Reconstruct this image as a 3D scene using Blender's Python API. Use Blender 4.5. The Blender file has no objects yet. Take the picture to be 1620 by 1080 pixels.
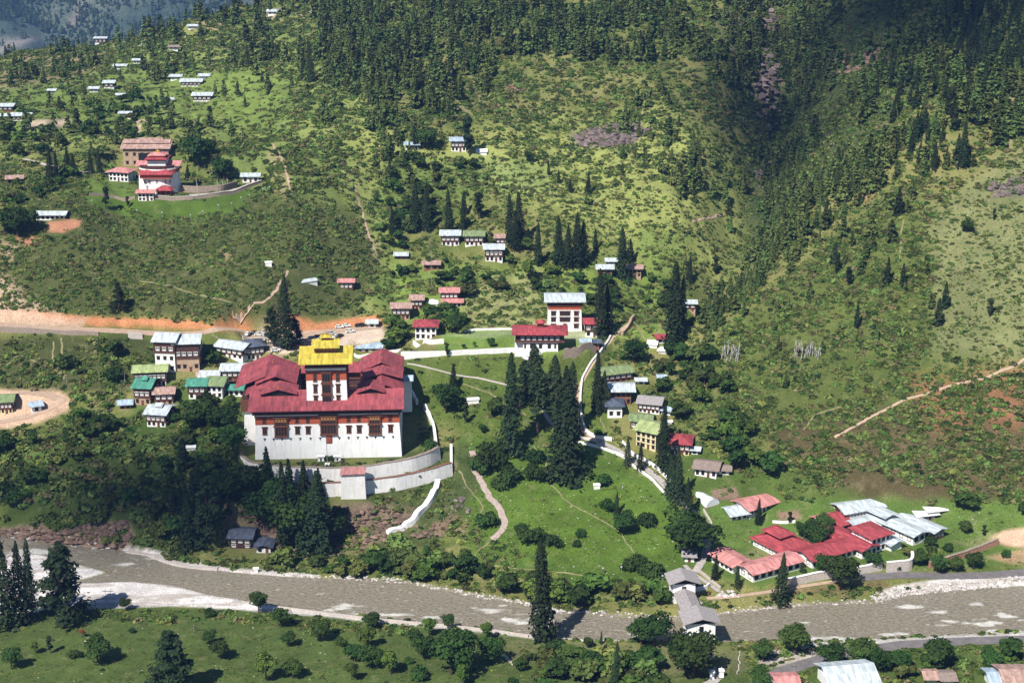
import bpy, math, random
import numpy as np
from mathutils import Vector, Matrix

random.seed(7)
rng = np.random.default_rng(7)
R = math.radians
scene = bpy.context.scene
COL = scene.collection

# ---------------------------------------------------------------- camera
PITCH = R(17.75)
CAMZ = 267.0
FPX = 2493.0
cam_data = bpy.data.cameras.new("camera")
cam = bpy.data.objects.new("camera", cam_data)
COL.objects.link(cam)
cam.location = (0, 0, CAMZ)
cam.rotation_euler = (R(90) - PITCH, 0, 0)
cam_data.sensor_width = 36.0
cam_data.lens = 36.0 * FPX / 1620.0
cam_data.clip_start = 1.0
cam_data.clip_end = 14000.0
scene.camera = cam

# ---------------------------------------------------------------- sky, sun, exposure
SUN_EL, SUN_AZ = 49.0, -148.0      # azimuth measured from +Y (away from the camera) clockwise
world = bpy.data.worlds.new("World")
scene.world = world
world.use_nodes = True
wn = world.node_tree
bg = wn.nodes["Background"]
sky = wn.nodes.new("ShaderNodeTexSky")
sky.sky_type = 'NISHITA'
sky.sun_disc = False
sky.sun_elevation = R(SUN_EL)
sky.sun_rotation = R(SUN_AZ)
sky.altitude = 2300
wn.links.new(sky.outputs[0], bg.inputs[0])
bg.inputs[1].default_value = 0.052
sd = bpy.data.lights.new("sun", 'SUN')
sd.energy = 4.8
sd.angle = R(0.6)
sd.color = (1.0, 0.96, 0.88)
sun = bpy.data.objects.new("sun", sd)
COL.objects.link(sun)
_sv = Vector((math.sin(R(SUN_AZ)) * math.cos(R(SUN_EL)), math.cos(R(SUN_AZ)) * math.cos(R(SUN_EL)), math.sin(R(SUN_EL))))
sun.rotation_euler = _sv.to_track_quat('Z', 'Y').to_euler()
sun.location = _sv * 800
scene.view_settings.view_transform = 'Standard'
scene.view_settings.look = 'None'
scene.view_settings.exposure = 0.68
scene.view_settings.gamma = 1.0
scene.view_settings.use_curve_mapping = False
scene.cycles.volume_bounces = 0
scene.cycles.max_bounces = 5
scene.cycles.diffuse_bounces = 2
scene.cycles.glossy_bounces = 2
scene.cycles.transparent_max_bounces = 6

# ---------------------------------------------------------------- geometry of the view (used to survey the valley)
CP, SP = math.cos(PITCH), math.sin(PITCH)

def ray(u, v):
    a = (u - 810.0) / FPX
    b = (540.0 - v) / FPX
    return np.array([a, CP + b * SP, -SP + b * CP])

def at_y(u, v, Y):
    d = ray(u, v)
    t = Y / d[1]
    return (d[0] * t, Y, CAMZ + d[2] * t)

def at_z(u, v, z):
    d = ray(u, v)
    t = (z - CAMZ) / d[2]
    return (d[0] * t, d[1] * t, z)

def project(x, y, z):
    zz = z - CAMZ
    f = y * CP - zz * SP
    up = y * SP + zz * CP
    return 810.0 + FPX * x / f, 540.0 - FPX * up / f, f

def smooth(t):
    t = np.clip(t, 0, 1)
    return t * t * (3 - 2 * t)

def _hash(ix, iy, seed):
    h = (ix.astype(np.int64) * 374761393 + iy.astype(np.int64) * 668265263 + seed * 974711) & 0xFFFFFFFF
    h = ((h ^ (h >> 13)) * 1274126177) & 0xFFFFFFFF
    h = h ^ (h >> 16)
    return (h & 0xFFFF) / 65535.0

def vnoise(x, y, seed=0):
    ix = np.floor(x); iy = np.floor(y)
    fx = x - ix; fy = y - iy
    fx = fx * fx * (3 - 2 * fx); fy = fy * fy * (3 - 2 * fy)
    ix = ix.astype(np.int64); iy = iy.astype(np.int64)
    a = _hash(ix, iy, seed); b = _hash(ix + 1, iy, seed)
    c = _hash(ix, iy + 1, seed); d = _hash(ix + 1, iy + 1, seed)
    return (a + (b - a) * fx) * (1 - fy) + (c + (d - c) * fx) * fy

def fbm(x, y, seed=0, octv=4):
    s = np.zeros_like(x, dtype=float); amp = 0.5
    for o in range(octv):
        s += amp * (vnoise(x, y, seed + o * 17) - 0.5) * 2
        x = x * 2.03 + 11.3; y = y * 2.03 - 7.1
        amp *= 0.5
    return s

def sdist(px, py, poly):
    """signed distance to a polygon, negative inside"""
    P = np.asarray(poly, float)[:, :2]
    n = len(P)
    best = np.full(px.shape, 1e12)
    inside = np.zeros(px.shape, bool)
    for i in range(n):
        ax, ay = P[i]; bx, by = P[(i + 1) % n]
        dx, dy = bx - ax, by - ay
        L = dx * dx + dy * dy + 1e-12
        t = np.clip(((px - ax) * dx + (py - ay) * dy) / L, 0, 1)
        q = (px - ax - t * dx) ** 2 + (py - ay - t * dy) ** 2
        best = np.minimum(best, q)
        c = ((ay > py) != (by > py))
        if c.any():
            xx = (bx - ax) * (py - ay) / ((by - ay) if by != ay else 1e-9) + ax
            inside ^= c & (px < xx)
    d = np.sqrt(best)
    return np.where(inside, -d, d)

def ldist(px, py, line):
    best = np.full(px.shape, 1e12)
    for (ax, ay), (bx, by) in zip([p[:2] for p in line[:-1]], [p[:2] for p in line[1:]]):
        dx, dy = bx - ax, by - ay
        t = np.clip(((px - ax) * dx + (py - ay) * dy) / (dx * dx + dy * dy + 1e-12), 0, 1)
        best = np.minimum(best, (px - ax - t * dx) ** 2 + (py - ay - t * dy) ** 2)
    return np.sqrt(best)

# ---------------------------------------------------------------- survey points: (u, v, Y) or (u, v, None, z)
CTRL = [
 (-150,1080,0,6),(0,1080,0,6),(400,1080,0,6),(810,1080,0,6),(1200,1080,0,5),(1620,1080,0,7),(1800,1080,0,7),
 (-150,1180,0,9),(400,1180,0,9),(810,1180,0,9),(1200,1180,0,8),(1800,1180,0,9),
 (-150,975,0,1.5),(0,975,0,1.5),(200,965,0,1.5),(400,968,0,1.2),(600,985,0,1.5),(850,1012,0,1.2),(1000,1022,0,1.5),(1200,1030,0,2.2),(1400,1015,0,2.6),(1620,1006,0,3),(1800,1000,0,3),
 (-150,840,0,.6),(0,845,0,.6),(150,864,0,.6),(230,872,0,1),(300,888,0,1),(450,903,0,1.6),(600,912,0,1),(800,945,0,1),(1000,965,0,1.5),(1100,950,0,3),(1200,945,0,2.5),(1300,935,0,2.5),(1450,915,0,2.6),(1620,903,0,3),(1800,895,0,3),
 (0,800,0,9),(100,825,0,8),(220,835,0,7),
 (60,740,600),(200,720,610),(200,660,642),(60,680,632),(100,640,650),(60,580,672),(280,640,647),(280,580,672),(380,560,687),(330,720,606),(350,780,585),(360,850,572),(430,850,571),(520,860,570),(450,785,583),(600,800,581),(540,830,574),(660,790,583),(600,855,568),(700,840,571),
 (100,530,690),(300,528,698),(500,538,712),(560,517,726),(620,541,706),(430,530,703),
 (100,490,703),(300,498,708),(450,495,717),(560,490,735),(100,380,744),(350,480,712),(450,440,733),(350,400,752),
 (250,372,768),(100,330,770),(250,308,800),(400,292,815),(330,300,808),(60,250,865),(150,270,845),(240,245,860),(250,180,965),(400,150,1000),(540,100,1025),(480,30,1190),
 (100,150,1060),(60,100,1190),(0,87,1240),(170,67,1235),(300,32,1250),(400,8,1250),(-150,110,1240),(-150,250,880),(-150,400,740),(-150,530,690),(-150,640,650),
 (250,120,1100),(380,80,1130),
 (480,280,820),(520,400,768),(560,200,905),(450,220,885),(600,300,852),(620,420,785),(620,470,755),(680,470,752),
 (520,590,0,34),(640,600,668),(660,660,640),(690,720,612),(380,640,645),
 (750,760,599),(900,850,561),(900,700,622),(800,620,656),(750,562,686),(700,545,697),(780,540,698),(900,530,702),(870,592,670),(930,600,668),(1000,850,563),(1060,900,541),(750,850,566),(850,900,546),(1000,920,535),(780,700,622),
 (1000,620,657),(1060,720,612),(1130,800,580),(1200,862,0,4.5),(1400,870,0,5),(1300,850,0,6),(1200,815,0,8),(1350,815,0,7.5),(1560,850,0,5.5),(1480,830,0,6.5),(1100,900,0,4),(1150,860,0,5),
 (1150,750,598),(1250,770,590),(1450,790,583),(1620,800,577),(1350,780,586),(1800,800,577),
 (1120,620,657),(1150,565,682),(1200,650,634),(1300,650,632),(1300,500,692),(1300,400,740),(1500,700,607),(1500,550,660),(1500,400,718),(1500,250,785),
 (1620,400,706),(1620,600,636),(1620,250,772),(1620,130,845),(1620,0,965),(1800,130,830),(1800,400,690),(1800,600,620),(1800,0,940),(1200,560,678),
 (1400,270,795),(1350,300,785),(1260,350,765),(1180,440,732),(1110,530,696),
 (1500,100,895),(1400,150,865),(1350,0,1085),(1500,0,1005),
 (1150,420,785),(1190,300,865),(1220,200,965),(1240,100,1065),(1235,0,1185),(1100,480,745),
 (1130,200,930),(1150,100,1012),(1100,300,852),(1180,15,1085),
 (1000,440,778),(900,470,757),(750,500,733),(800,400,792),(1000,330,842),(900,330,840),(750,250,890),(900,150,972),(1050,150,962),(700,100,1022),(850,0,1112),(600,0,1155),(1050,0,1092),(950,500,725),(1030,510,712),(1050,560,690),(700,330,835),
]
W = []
for c in CTRL:
    if len(c) == 3:
        W.append(at_y(*c))
    else:
        W.append(at_z(c[0], c[1], c[3]))
# ground hidden from the photograph: behind the ridges, out of frame
for x in range(-700, 1001, 170):
    zz = 190 if x > -60 else 40
    W.append((x, 1420 if x > -60 else 1470, zz))
    W.append((x * 0.55, 330, 16))
for u_, v_, Y_ in [(-300,135,1240),(-150,110,1240),(0,87,1240),(85,77,1240),(170,66,1235),(235,49,1240),(300,32,1250),(350,20,1250),(400,8,1250),(440,-3,1255)]:
    p_ = at_y(u_, v_, Y_)
    W.append((p_[0] * 1.04, p_[1] + 55, p_[2] - 12)); W.append((p_[0] * 1.09, p_[1] + 120, p_[2] - 45))
W = np.array(W)
SX, SY = 100.0, 100.0

def _tps(r2):
    return 0.5 * r2 * np.log(r2 + 1e-9)

n = len(W)
_px, _py = W[:, 0] / SX, W[:, 1] / SY
K = _tps((_px[:, None] - _px[None]) ** 2 + (_py[:, None] - _py[None]) ** 2) + np.eye(n) * 0.01
A = np.zeros((n + 3, n + 3))
A[:n, :n] = K
A[:n, n] = 1; A[:n, n + 1] = _px; A[:n, n + 2] = _py
A[n:, :n] = A[:n, n:].T
sol = np.linalg.solve(A, np.concatenate([W[:, 2], [0, 0, 0]]))

def base_h(X, Y):
    x = X.ravel() / SX; y = Y.ravel() / SY
    out = np.empty_like(x)
    for i in range(0, len(x), 40000):
        a, b = x[i:i + 40000], y[i:i + 40000]
        k = _tps((a[:, None] - _px[None]) ** 2 + (b[:, None] - _py[None]) ** 2)
        out[i:i + 40000] = k @ sol[:n] + sol[n] + sol[n + 1] * a + sol[n + 2] * b
    return out.reshape(X.shape)

# fan-shaped height grid: finer near the town
Y0, Y1, NR, NC = 400.0, 1460.0, 640, 560
S0, S1 = -0.50, 0.50
KY = math.log(Y1 / Y0) / (NR - 1)
DS = (S1 - S0) / (NC - 1)
gy = Y0 * np.exp(KY * np.arange(NR))
gs = S0 + DS * np.arange(NC)
GY, GS = np.meshgrid(gy, gs, indexing='ij')
GX = GY * GS
# base field evaluated coarsely then interpolated
ci = np.arange(0, NR + 3, 4); cj = np.arange(0, NC + 3, 4)
cY, cS = np.meshgrid(Y0 * np.exp(KY * ci), S0 + DS * cj, indexing='ij')
cH = base_h(cY * cS, cY)
fi, fj = np.arange(NR) / 4.0, np.arange(NC) / 4.0
i0, j0 = fi.astype(int), fj.astype(int)
ti, tj = (fi - i0)[:, None], (fj - j0)[None]
H = (cH[i0][:, j0] * (1 - ti) * (1 - tj) + cH[i0 + 1][:, j0] * ti * (1 - tj) + cH[i0][:, j0 + 1] * (1 - ti) * tj + cH[i0 + 1][:, j0 + 1] * ti * tj)

# natural relief on the slopes
FAR_BANK = [(-220,832),(-100,838),(0,846),(48,852),(100,861),(141,865),(193,869),(237,877),(267,891),(315,897),(370,904),(444,910),(540,914),(644,921),(733,939),(837,956),(886,968),(989,975),(1079,979),(1107,974),(1170,967),(1237,959),(1300,955),(1383,952),(1421,942),(1497,933),(1620,925),(1850,912)]
NEAR_BANK = [(1850,992),(1620,1000),(1555,1003),(1432,1011),(1275,1018),(1134,1017),(1007,1014),(937,1015),(886,1011),(834,1006),(782,997),(661,985),(600,978),(540,972),(480,965),(400,954),(333,943),(274,927),(207,921),(118,924),(0,925),(-100,925),(-220,925)]
RIVER = [at_z(u, v, 0)[:2] for u, v in FAR_BANK + NEAR_BANK]
ISLAND = [at_z(u, v, 0)[:2] for u, v in [(-60,884),(0,881),(60,878),(112,892),(163,905),(120,916),(40,921),(-60,920)]]
SDR = np.full(H.shape, 400.0)
nearrows = gy < 660
SDR[nearrows] = sdist(GX[nearrows], GY[nearrows], RIVER)
uphill = smooth((GY - 640) / 120.0)
relief = fbm(GX / 75.0, GY / 75.0, 3, 3) * 7.0 * uphill + fbm(GX / 22.0, GY / 22.0, 9, 3) * (0.35 + 2.0 * uphill)
relief += fbm(GX / 6.0, GY / 6.0, 21, 2) * (0.12 + 0.45 * uphill)
# gullies running down the slopes
gul = np.abs(fbm(GX / 34.0 + 0.4 * GY / 60.0, GY / 130.0, 33, 3))
relief -= (0.35 - np.minimum(gul, 0.35)) * 9.0 * smooth((GY - 700) / 100.0)
side = smooth((GX - 150) / 60.0) * smooth((GY - 590) / 30.0)
relief += fbm(GX / 28.0, GY / 60.0, 41, 3) * 4.0 * side * (1 - uphill)
H = H + relief * smooth(np.maximum(SDR - 4, 0) / 25.0)
# craggy bluff above the left bank and below the fortress
bl = smooth((SDR - 2) / 6.0) * (1 - smooth((SDR - 34) / 10.0)) * smooth((30 - GX) / 20.0) * (GY > 540)
H += fbm(GX / 7.0, GY / 7.0, 55, 4) * 3.0 * bl

# ---------------------------------------------------------------- level ground under buildings, lawns and roads
def zpoly(pts, z):
    return [at_z(u, v, z)[:2] for u, v in pts]

def pad(poly, z, feather=4.0, grow=0.0):
    global H
    P = np.array(poly)
    m = 15 + feather
    rows = (gy > P[:, 1].min() - m) & (gy < P[:, 1].max() + m)
    x, y = GX[rows], GY[rows]
    d = sdist(x, y, poly) - grow
    w = 1 - smooth(d / feather)
    h = H[rows]
    H[rows] = h + (z - h) * w

RAMP_A = [(377,697),(381,722),(396,733),(412,736),(457,741),(515,742),(567,741),(619,733),(651,727),(680,717),(694,709)]
RAMP_A_Z = 24.0
_ra = zpoly(RAMP_A, RAMP_A_Z)
DZ = at_z(520, 724, 24.0)           # foot of the fortress front
upper_pad = _ra + [(_ra[-1][0] + 3, 640), (_ra[-1][0] - 5, 655), (_ra[0][0] + 4, 655), (_ra[0][0] - 2, 620)]
LOWB = [(500,766),(540,764),(577,761),(626,756),(660,748),(684,742),(714,733)]
_rb = zpoly(LOWB, 19.5)
lower_pad = _rb + [(_rb[-1][0] + 1, _rb[-1][1] + 5), (_ra[-1][0], _ra[-1][1] + 2), (_ra[-4][0], _ra[-4][1] + 2), (_ra[4][0], _ra[4][1] + 2), (_rb[0][0] - 4, _rb[0][1] + 3)]
# rear half of the fortress terrace slopes up with the hill
pad([(_rb[i][0], _rb[i][1] - 0.5) for i in range(len(_rb))] + [(_rb[-1][0] + 3, _rb[-1][1] - 9), (_rb[3][0], _rb[3][1] - 12), (_rb[0][0], _rb[0][1] - 9)], 14.2, 4.0)
pad(lower_pad, 19.0, 1.2, -0.9)
front_pad = _ra + [(_ra[-1][0], DZ[1] + 16), (_ra[0][0], DZ[1] + 16)]
pad(front_pad, 23.8, 1.2, -1.3)
pad(zpoly([(610,572),(640,561),(700,559),(760,556),(826,553),(826,568),(760,571),(700,573),(640,577)], 43.0), 43.0, 5)
FIELD = [(650,556),(690,530),(760,524),(930,522),(952,530),(945,552),(880,560),(822,550),(760,553),(700,556)]
pad(zpoly(FIELD, 46.0), 46.0, 2.5)
LOT = [(440,534),(480,524),(545,517),(600,519),(606,532),(560,538),(520,552),(470,556),(430,556),(380,533)]
pad(zpoly(LOT, 43.0), 43.0, 7)
TA = [(168,290),(190,306),(240,311),(300,309),(345,306),(384,296),(412,292),(412,284),(330,282),(270,270),(190,270)]
_hT = 90.0
pad(zpoly(TA, _hT), _hT, 8)
SCH = [(1130,900),(1190,925),(1275,905),(1330,895),(1400,885),(1500,862),(1490,835),(1400,838),(1300,850),(1200,862),(1140,880)]
pad(zpoly(SCH, 5.0), 5.0, 8)

# river bed, banks and gravel island
k = 2.6 - 2.0 * smooth((GX + 150) / 120.0)
bank = 0.45 + k * np.maximum(SDR, 0)
H = np.where(SDR > 0, np.minimum(H, bank), H)
H = np.where(SDR <= 0, np.maximum(-1.6, 0.45 + SDR * 0.9), H)
H = np.where((SDR > 0) & (SDR < 30), np.maximum(H, 0.45 + 0.03 * SDR), H)
di = np.full(H.shape, 99.0); di[nearrows] = sdist(GX[nearrows], GY[nearrows], ISLAND)
H = np.where((SDR < 0) & (di < 6), np.maximum(H, 0.35 - 0.35 * smooth(di / 6.0) * 5), H)

def height(x, y):
    x = np.asarray(x, float); y = np.asarray(y, float)
    r = np.clip(np.log(np.maximum(y, Y0) / Y0) / KY, 0, NR - 1.001)
    c = np.clip((x / np.maximum(y, 1) - S0) / DS, 0, NC - 1.001)
    a = r.astype(int); b = c.astype(int)
    fr = r - a; fc = c - b
    return (H[a, b] * (1 - fr) * (1 - fc) + H[a + 1, b] * fr * (1 - fc) + H[a, b + 1] * (1 - fr) * fc + H[a + 1, b + 1] * fr * fc)

_T = np.concatenate([np.arange(420, 760, 0.6), np.arange(760, 1600, 1.2)])

def hit(u, v):
    d = ray(u, v)
    x, y, z = d[0] * _T, d[1] * _T, CAMZ + d[2] * _T
    h = height(x, y)
    b = np.nonzero((z < h) & (y < Y1))[0]
    if len(b) == 0:
        return at_z(u, v, 60.0) if d[2] < -0.05 else at_y(u, v, 1300)
    i = max(b[0], 1)
    f0 = z[i - 1] - h[i - 1]; f1 = z[i] - h[i]
    t = _T[i - 1] + (_T[i] - _T[i - 1]) * f0 / (f0 - f1 + 1e-9)
    X, Y = d[0] * t, d[1] * t
    return (X, Y, float(height(X, Y)))

def ppm(p):
    return FPX / project(*p)[2]

# sharpen the side valley and the spur beside it
_gl = [hit(u, v)[:2] for u, v in [(1085,560),(1100,520),(1125,470),(1150,420),(1175,350),(1195,300),(1215,220),(1232,150),(1240,80),(1236,10)]]
_sp = [hit(u, v)[:2] for u, v in [(1120,560),(1150,500),(1190,440),(1262,350),(1350,298),(1420,262),(1500,215),(1600,150)]]
_m = (GX > 40) & (GX < 420) & (GY > 660)
_x, _y = GX[_m], GY[_m]
H[_m] += -32.0 * np.exp(-(ldist(_x, _y, _gl) / 27.0) ** 2) * smooth((_y - 700) / 60) + 6.0 * np.exp(-(ldist(_x, _y, _sp) / 17.0) ** 2) * smooth((_y - 690) / 50)
# cultivated terraces
for _poly, _st in [([(235,130),(400,108),(475,135),(440,170),(350,198),(240,192)], 2.4), ([(0,150),(230,140),(230,200),(0,215)], 2.6), ([(740,250),(860,255),(880,305),(790,315),(735,290)], 2.2), ([(720,455),(860,435),(870,500),(850,515),(745,512)], 1.8)]:
    _w = [hit(u, v)[:2] for u, v in _poly]
    _P = np.array(_w)
    _r = (gy > _P[:, 1].min() - 12) & (gy < _P[:, 1].max() + 12)
    _d = sdist(GX[_r], GY[_r], _w); _h = H[_r]
    _q = _h / _st; _f = _q - np.floor(_q)
    H[_r] = _h + ((np.floor(_q) + smooth((_f - .62) / .3)) * _st - _h) * (1 - smooth((_d + 6) / 12.0)) * .9

# roads are benched into the ground
def bench(px, halfw, feather=2.5, follow=True):
    """level the ground across a road; px = list of pixels surveyed on the ground. returns the dense 3-D centreline"""
    global H
    pts = [hit(u, v) for u, v in px]
    L = []
    for (ax, ay, az), (bx, by, bz) in zip(pts[:-1], pts[1:]):
        m = max(1, int(math.hypot(bx - ax, by - ay) / 2.0))
        for i in range(m):
            t = i / m
            L.append([ax + (bx - ax) * t, ay + (by - ay) * t])
    L.append([pts[-1][0], pts[-1][1]])
    L = np.array(L)
    for _ in range(3):
        if len(L) > 4:
            L[1:-1] = (L[:-2] + 2 * L[1:-1] + L[2:]) / 4
    Z = height(L[:, 0], L[:, 1])
    kk = min(9, len(Z))
    Zs = np.convolve(np.pad(Z, (kk // 2, kk - 1 - kk // 2), mode='edge'), np.ones(kk) / kk, mode='valid')
    best = np.full(H.shape, 1e9); zz = np.zeros(H.shape)
    m = halfw + feather + 3
    rows = np.nonzero((gy > L[:, 1].min() - m) & (gy < L[:, 1].max() + m))[0]
    r0, r1 = (rows[0], rows[-1] + 1) if len(rows) else (0, 1)
    cmin = int(max(0, ((L[:, 0] - m) / np.maximum(L[:, 1], 1)).min() / DS - S0 / DS - 2)); cmax = int(min(NC, ((L[:, 0] + m) / L[:, 1]).max() / DS - S0 / DS + 3))
    x = GX[r0:r1, cmin:cmax]; y = GY[r0:r1, cmin:cmax]
    b = np.full(x.shape, 1e9); z = np.zeros(x.shape)
    for i in range(len(L) - 1):
        ax, ay = L[i]; bx, by = L[i + 1]
        dx, dy = bx - ax, by - ay
        t = np.clip(((x - ax) * dx + (y - ay) * dy) / (dx * dx + dy * dy + 1e-9), 0, 1)
        d = (x - ax - t * dx) ** 2 + (y - ay - t * dy) ** 2
        c = d < b
        b = np.where(c, d, b); z = np.where(c, Zs[i] + (Zs[i + 1] - Zs[i]) * t, z)
    w = 1 - smooth((np.sqrt(b) - halfw) / feather)
    h = H[r0:r1, cmin:cmax]
    H[r0:r1, cmin:cmax] = h + (z - h) * w
    return np.column_stack([L, Zs])
# ---------------------------------------------------------------- materials
MATS = {}

def mat(name, col, rough=0.85, var=0.25, scale=0.6, bump=0.0, bscale=3.0, metallic=0.0, stripes=0.0, col2=None, spec=0.3, rand=0.0, detail=5.0, streak=0.0):
    if name in MATS:
        return MATS[name]
    m = bpy.data.materials.new(name)
    m.use_nodes = True
    nt = m.node_tree
    b = nt.nodes["Principled BSDF"]
    b.inputs["Roughness"].default_value = rough
    b.inputs["Metallic"].default_value = metallic
    b.inputs["Specular IOR Level"].default_value = spec
    tc = nt.nodes.new("ShaderNodeTexCoord")
    nz = nt.nodes.new("ShaderNodeTexNoise")
    nz.inputs["Scale"].default_value = scale
    nz.inputs["Detail"].default_value = detail
    nz.inputs["Roughness"].default_value = 0.65
    nt.links.new(tc.outputs["Object"], nz.inputs["Vector"])
    ramp = nt.nodes.new("ShaderNodeMapRange")
    ramp.inputs[1].default_value = 0.3
    ramp.inputs[2].default_value = 0.7
    nt.links.new(nz.outputs["Fac"], ramp.inputs[0])
    mix = nt.nodes.new("ShaderNodeMix")
    mix.data_type = 'RGBA'
    c2 = col2 if col2 else tuple(c * (1 - var) for c in col)
    c1 = col if col2 else tuple(min(1, c * (1 + var * 0.5)) for c in col)
    mix.inputs[6].default_value = (*c2, 1)
    mix.inputs[7].default_value = (*c1, 1)
    nt.links.new(ramp.outputs[0], mix.inputs[0])
    out = mix.outputs[2]
    if rand > 0:
        oi = nt.nodes.new("ShaderNodeObjectInfo")
        hsv = nt.nodes.new("ShaderNodeHueSaturation")
        mr = nt.nodes.new("ShaderNodeMapRange")
        mr.inputs[3].default_value = 1 - rand; mr.inputs[4].default_value = 1 + rand
        nt.links.new(oi.outputs["Random"], mr.inputs[0])
        nt.links.new(mr.outputs[0], hsv.inputs["Value"])
        mh = nt.nodes.new("ShaderNodeMath"); mh.operation = 'MULTIPLY'; mh.inputs[1].default_value = 7.31
        fr = nt.nodes.new("ShaderNodeMath"); fr.operation = 'FRACT'
        m2 = nt.nodes.new("ShaderNodeMapRange"); m2.inputs[3].default_value = 0.5 - 0.06 * rand; m2.inputs[4].default_value = 0.5 + 0.06 * rand
        nt.links.new(oi.outputs["Random"], mh.inputs[0]); nt.links.new(mh.outputs[0], fr.inputs[0]); nt.links.new(fr.outputs[0], m2.inputs[0])
        nt.links.new(m2.outputs[0], hsv.inputs["Hue"])
        nt.links.new(out, hsv.inputs["Color"])
        out = hsv.outputs[0]
    if streak > 0:
        mp = nt.nodes.new("ShaderNodeMapping"); mp.inputs["Scale"].default_value = (1.1, 1.1, 0.10)
        nt.links.new(tc.outputs["Object"], mp.inputs[0])
        rn = nt.nodes.new("ShaderNodeTexNoise"); rn.inputs["Scale"].default_value = 1.0; rn.inputs["Detail"].default_value = 5.0
        nt.links.new(mp.outputs[0], rn.inputs["Vector"])
        a2 = nt.nodes.new("ShaderNodeMapRange"); a2.inputs[1].default_value = 0.28; a2.inputs[2].default_value = 0.5; a2.inputs[3].default_value = 1 - streak; a2.inputs[4].default_value = 1.0
        nt.links.new(rn.outputs["Fac"], a2.inputs[0])
        vs = nt.nodes.new("ShaderNodeVectorMath"); vs.operation = 'SCALE'
        nt.links.new(out, vs.inputs[0]); nt.links.new(a2.outputs[0], vs.inputs["Scale"])
        out = vs.outputs[0]
    if stripes > 0:
        # single sheets differ a little in fading, with rust runs down the slope
        sn = nt.nodes.new("ShaderNodeVectorMath"); sn.operation = 'SNAP'; sn.inputs[1].default_value = (0.95, 3.2, 50.0)
        nt.links.new(tc.outputs["Object"], sn.inputs[0])
        wno = nt.nodes.new("ShaderNodeTexWhiteNoise"); nt.links.new(sn.outputs[0], wno.inputs["Vector"])
        mp = nt.nodes.new("ShaderNodeMapping"); mp.inputs["Scale"].default_value = (1.3, 0.18, 0.18)
        nt.links.new(tc.outputs["Object"], mp.inputs[0])
        rn = nt.nodes.new("ShaderNodeTexNoise"); rn.inputs["Scale"].default_value = 1.0; rn.inputs["Detail"].default_value = 4.0
        nt.links.new(mp.outputs[0], rn.inputs["Vector"])
        a1 = nt.nodes.new("ShaderNodeMapRange"); a1.inputs[3].default_value = 0.80; a1.inputs[4].default_value = 1.14
        nt.links.new(wno.outputs["Value"], a1.inputs[0])
        a2 = nt.nodes.new("ShaderNodeMapRange"); a2.inputs[1].default_value = 0.35; a2.inputs[2].default_value = 0.65; a2.inputs[3].default_value = 0.78; a2.inputs[4].default_value = 1.12
        nt.links.new(rn.outputs["Fac"], a2.inputs[0])
        am = nt.nodes.new("ShaderNodeMath"); am.operation = 'MULTIPLY'
        nt.links.new(a1.outputs[0], am.inputs[0]); nt.links.new(a2.outputs[0], am.inputs[1])
        vs = nt.nodes.new("ShaderNodeVectorMath"); vs.operation = 'SCALE'
        nt.links.new(out, vs.inputs[0]); nt.links.new(am.outputs[0], vs.inputs["Scale"])
        out = vs.outputs[0]
    nt.links.new(out, b.inputs["Base Color"])
    height_out = None
    if stripes > 0:
        wv = nt.nodes.new("ShaderNodeTexWave")
        wv.bands_direction = 'X'
        wv.inputs["Scale"].default_value = stripes
        wv.inputs["Distortion"].default_value = 0.3
        nt.links.new(tc.outputs["Object"], wv.inputs["Vector"])
        height_out = wv.outputs["Fac"]
    if bump > 0:
        bn = nt.nodes.new("ShaderNodeBump")
        bn.inputs["Strength"].default_value = min(1, bump)
        bn.inputs["Distance"].default_value = 0.15
        if height_out is None:
            n2 = nt.nodes.new("ShaderNodeTexNoise")
            n2.inputs["Scale"].default_value = bscale
            n2.inputs["Detail"].default_value = 4
            nt.links.new(tc.outputs["Object"], n2.inputs["Vector"])
            height_out = n2.outputs["Fac"]
        nt.links.new(height_out, bn.inputs["Height"])
        nt.links.new(bn.outputs[0], b.inputs["Normal"])
    MATS[name] = m
    return m

white = mat("whitewash", (0.86, 0.85, 0.84), 0.9, 0.08, 0.35, 0.25, 2.0, streak=0.16)
white_old = mat("stained_whitewash", (0.86, 0.85, 0.84), 0.95, 0, 0.42, 0.5, 1.5, col2=(0.76, 0.73, 0.71), streak=0.2)
red_band = mat("red_ochre_band", (0.42, 0.095, 0.05), 0.9, 0.2, 1.0)
timber = mat("dark_painted_timber", (0.075, 0.035, 0.03), 0.8, 0.4, 1.5)
bay_wood = mat("carved_bay_timber", (0.16, 0.06, 0.035), 0.75, 0.5, 2.5)
gilt = mat("ochre_carving", (0.36, 0.18, 0.06), 0.7, 0.4, 3.0)
dark = mat("shade_black", (0.012, 0.010, 0.010), 0.7, 0.2, 1.0)  # near-black painted as the shade inside openings; hair uses it too
glass = mat("window_glass", (0.016, 0.018, 0.022), 0.5, 0.3, 2.0, spec=0.25)
pale_frame = mat("white_window_frame", (0.72, 0.70, 0.68), 0.8, 0.1, 1.0)
dz_roof = mat("weathered_red_roof", (0.41, 0.085, 0.095), 0.7, 0, 0.22, 0.4, stripes=1.6, col2=(0.24, 0.062, 0.078))
gold = mat("gilded_yellow_roof", (0.58, 0.46, 0.07), 0.45, 0.15, 0.5, 0.3, stripes=1.6)
brass = mat("brass_finial", (0.70, 0.42, 0.08), 0.35, 0.1, 1.0, metallic=0.6)
stone = mat("rubble_stone", (0.33, 0.26, 0.21), 0.95, 0.45, 1.6, 0.6, 2.5)
stone_pale = mat("pale_dressed_stone", (0.52, 0.46, 0.42), 0.95, 0.3, 1.2, 0.5, 2.5)
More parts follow.
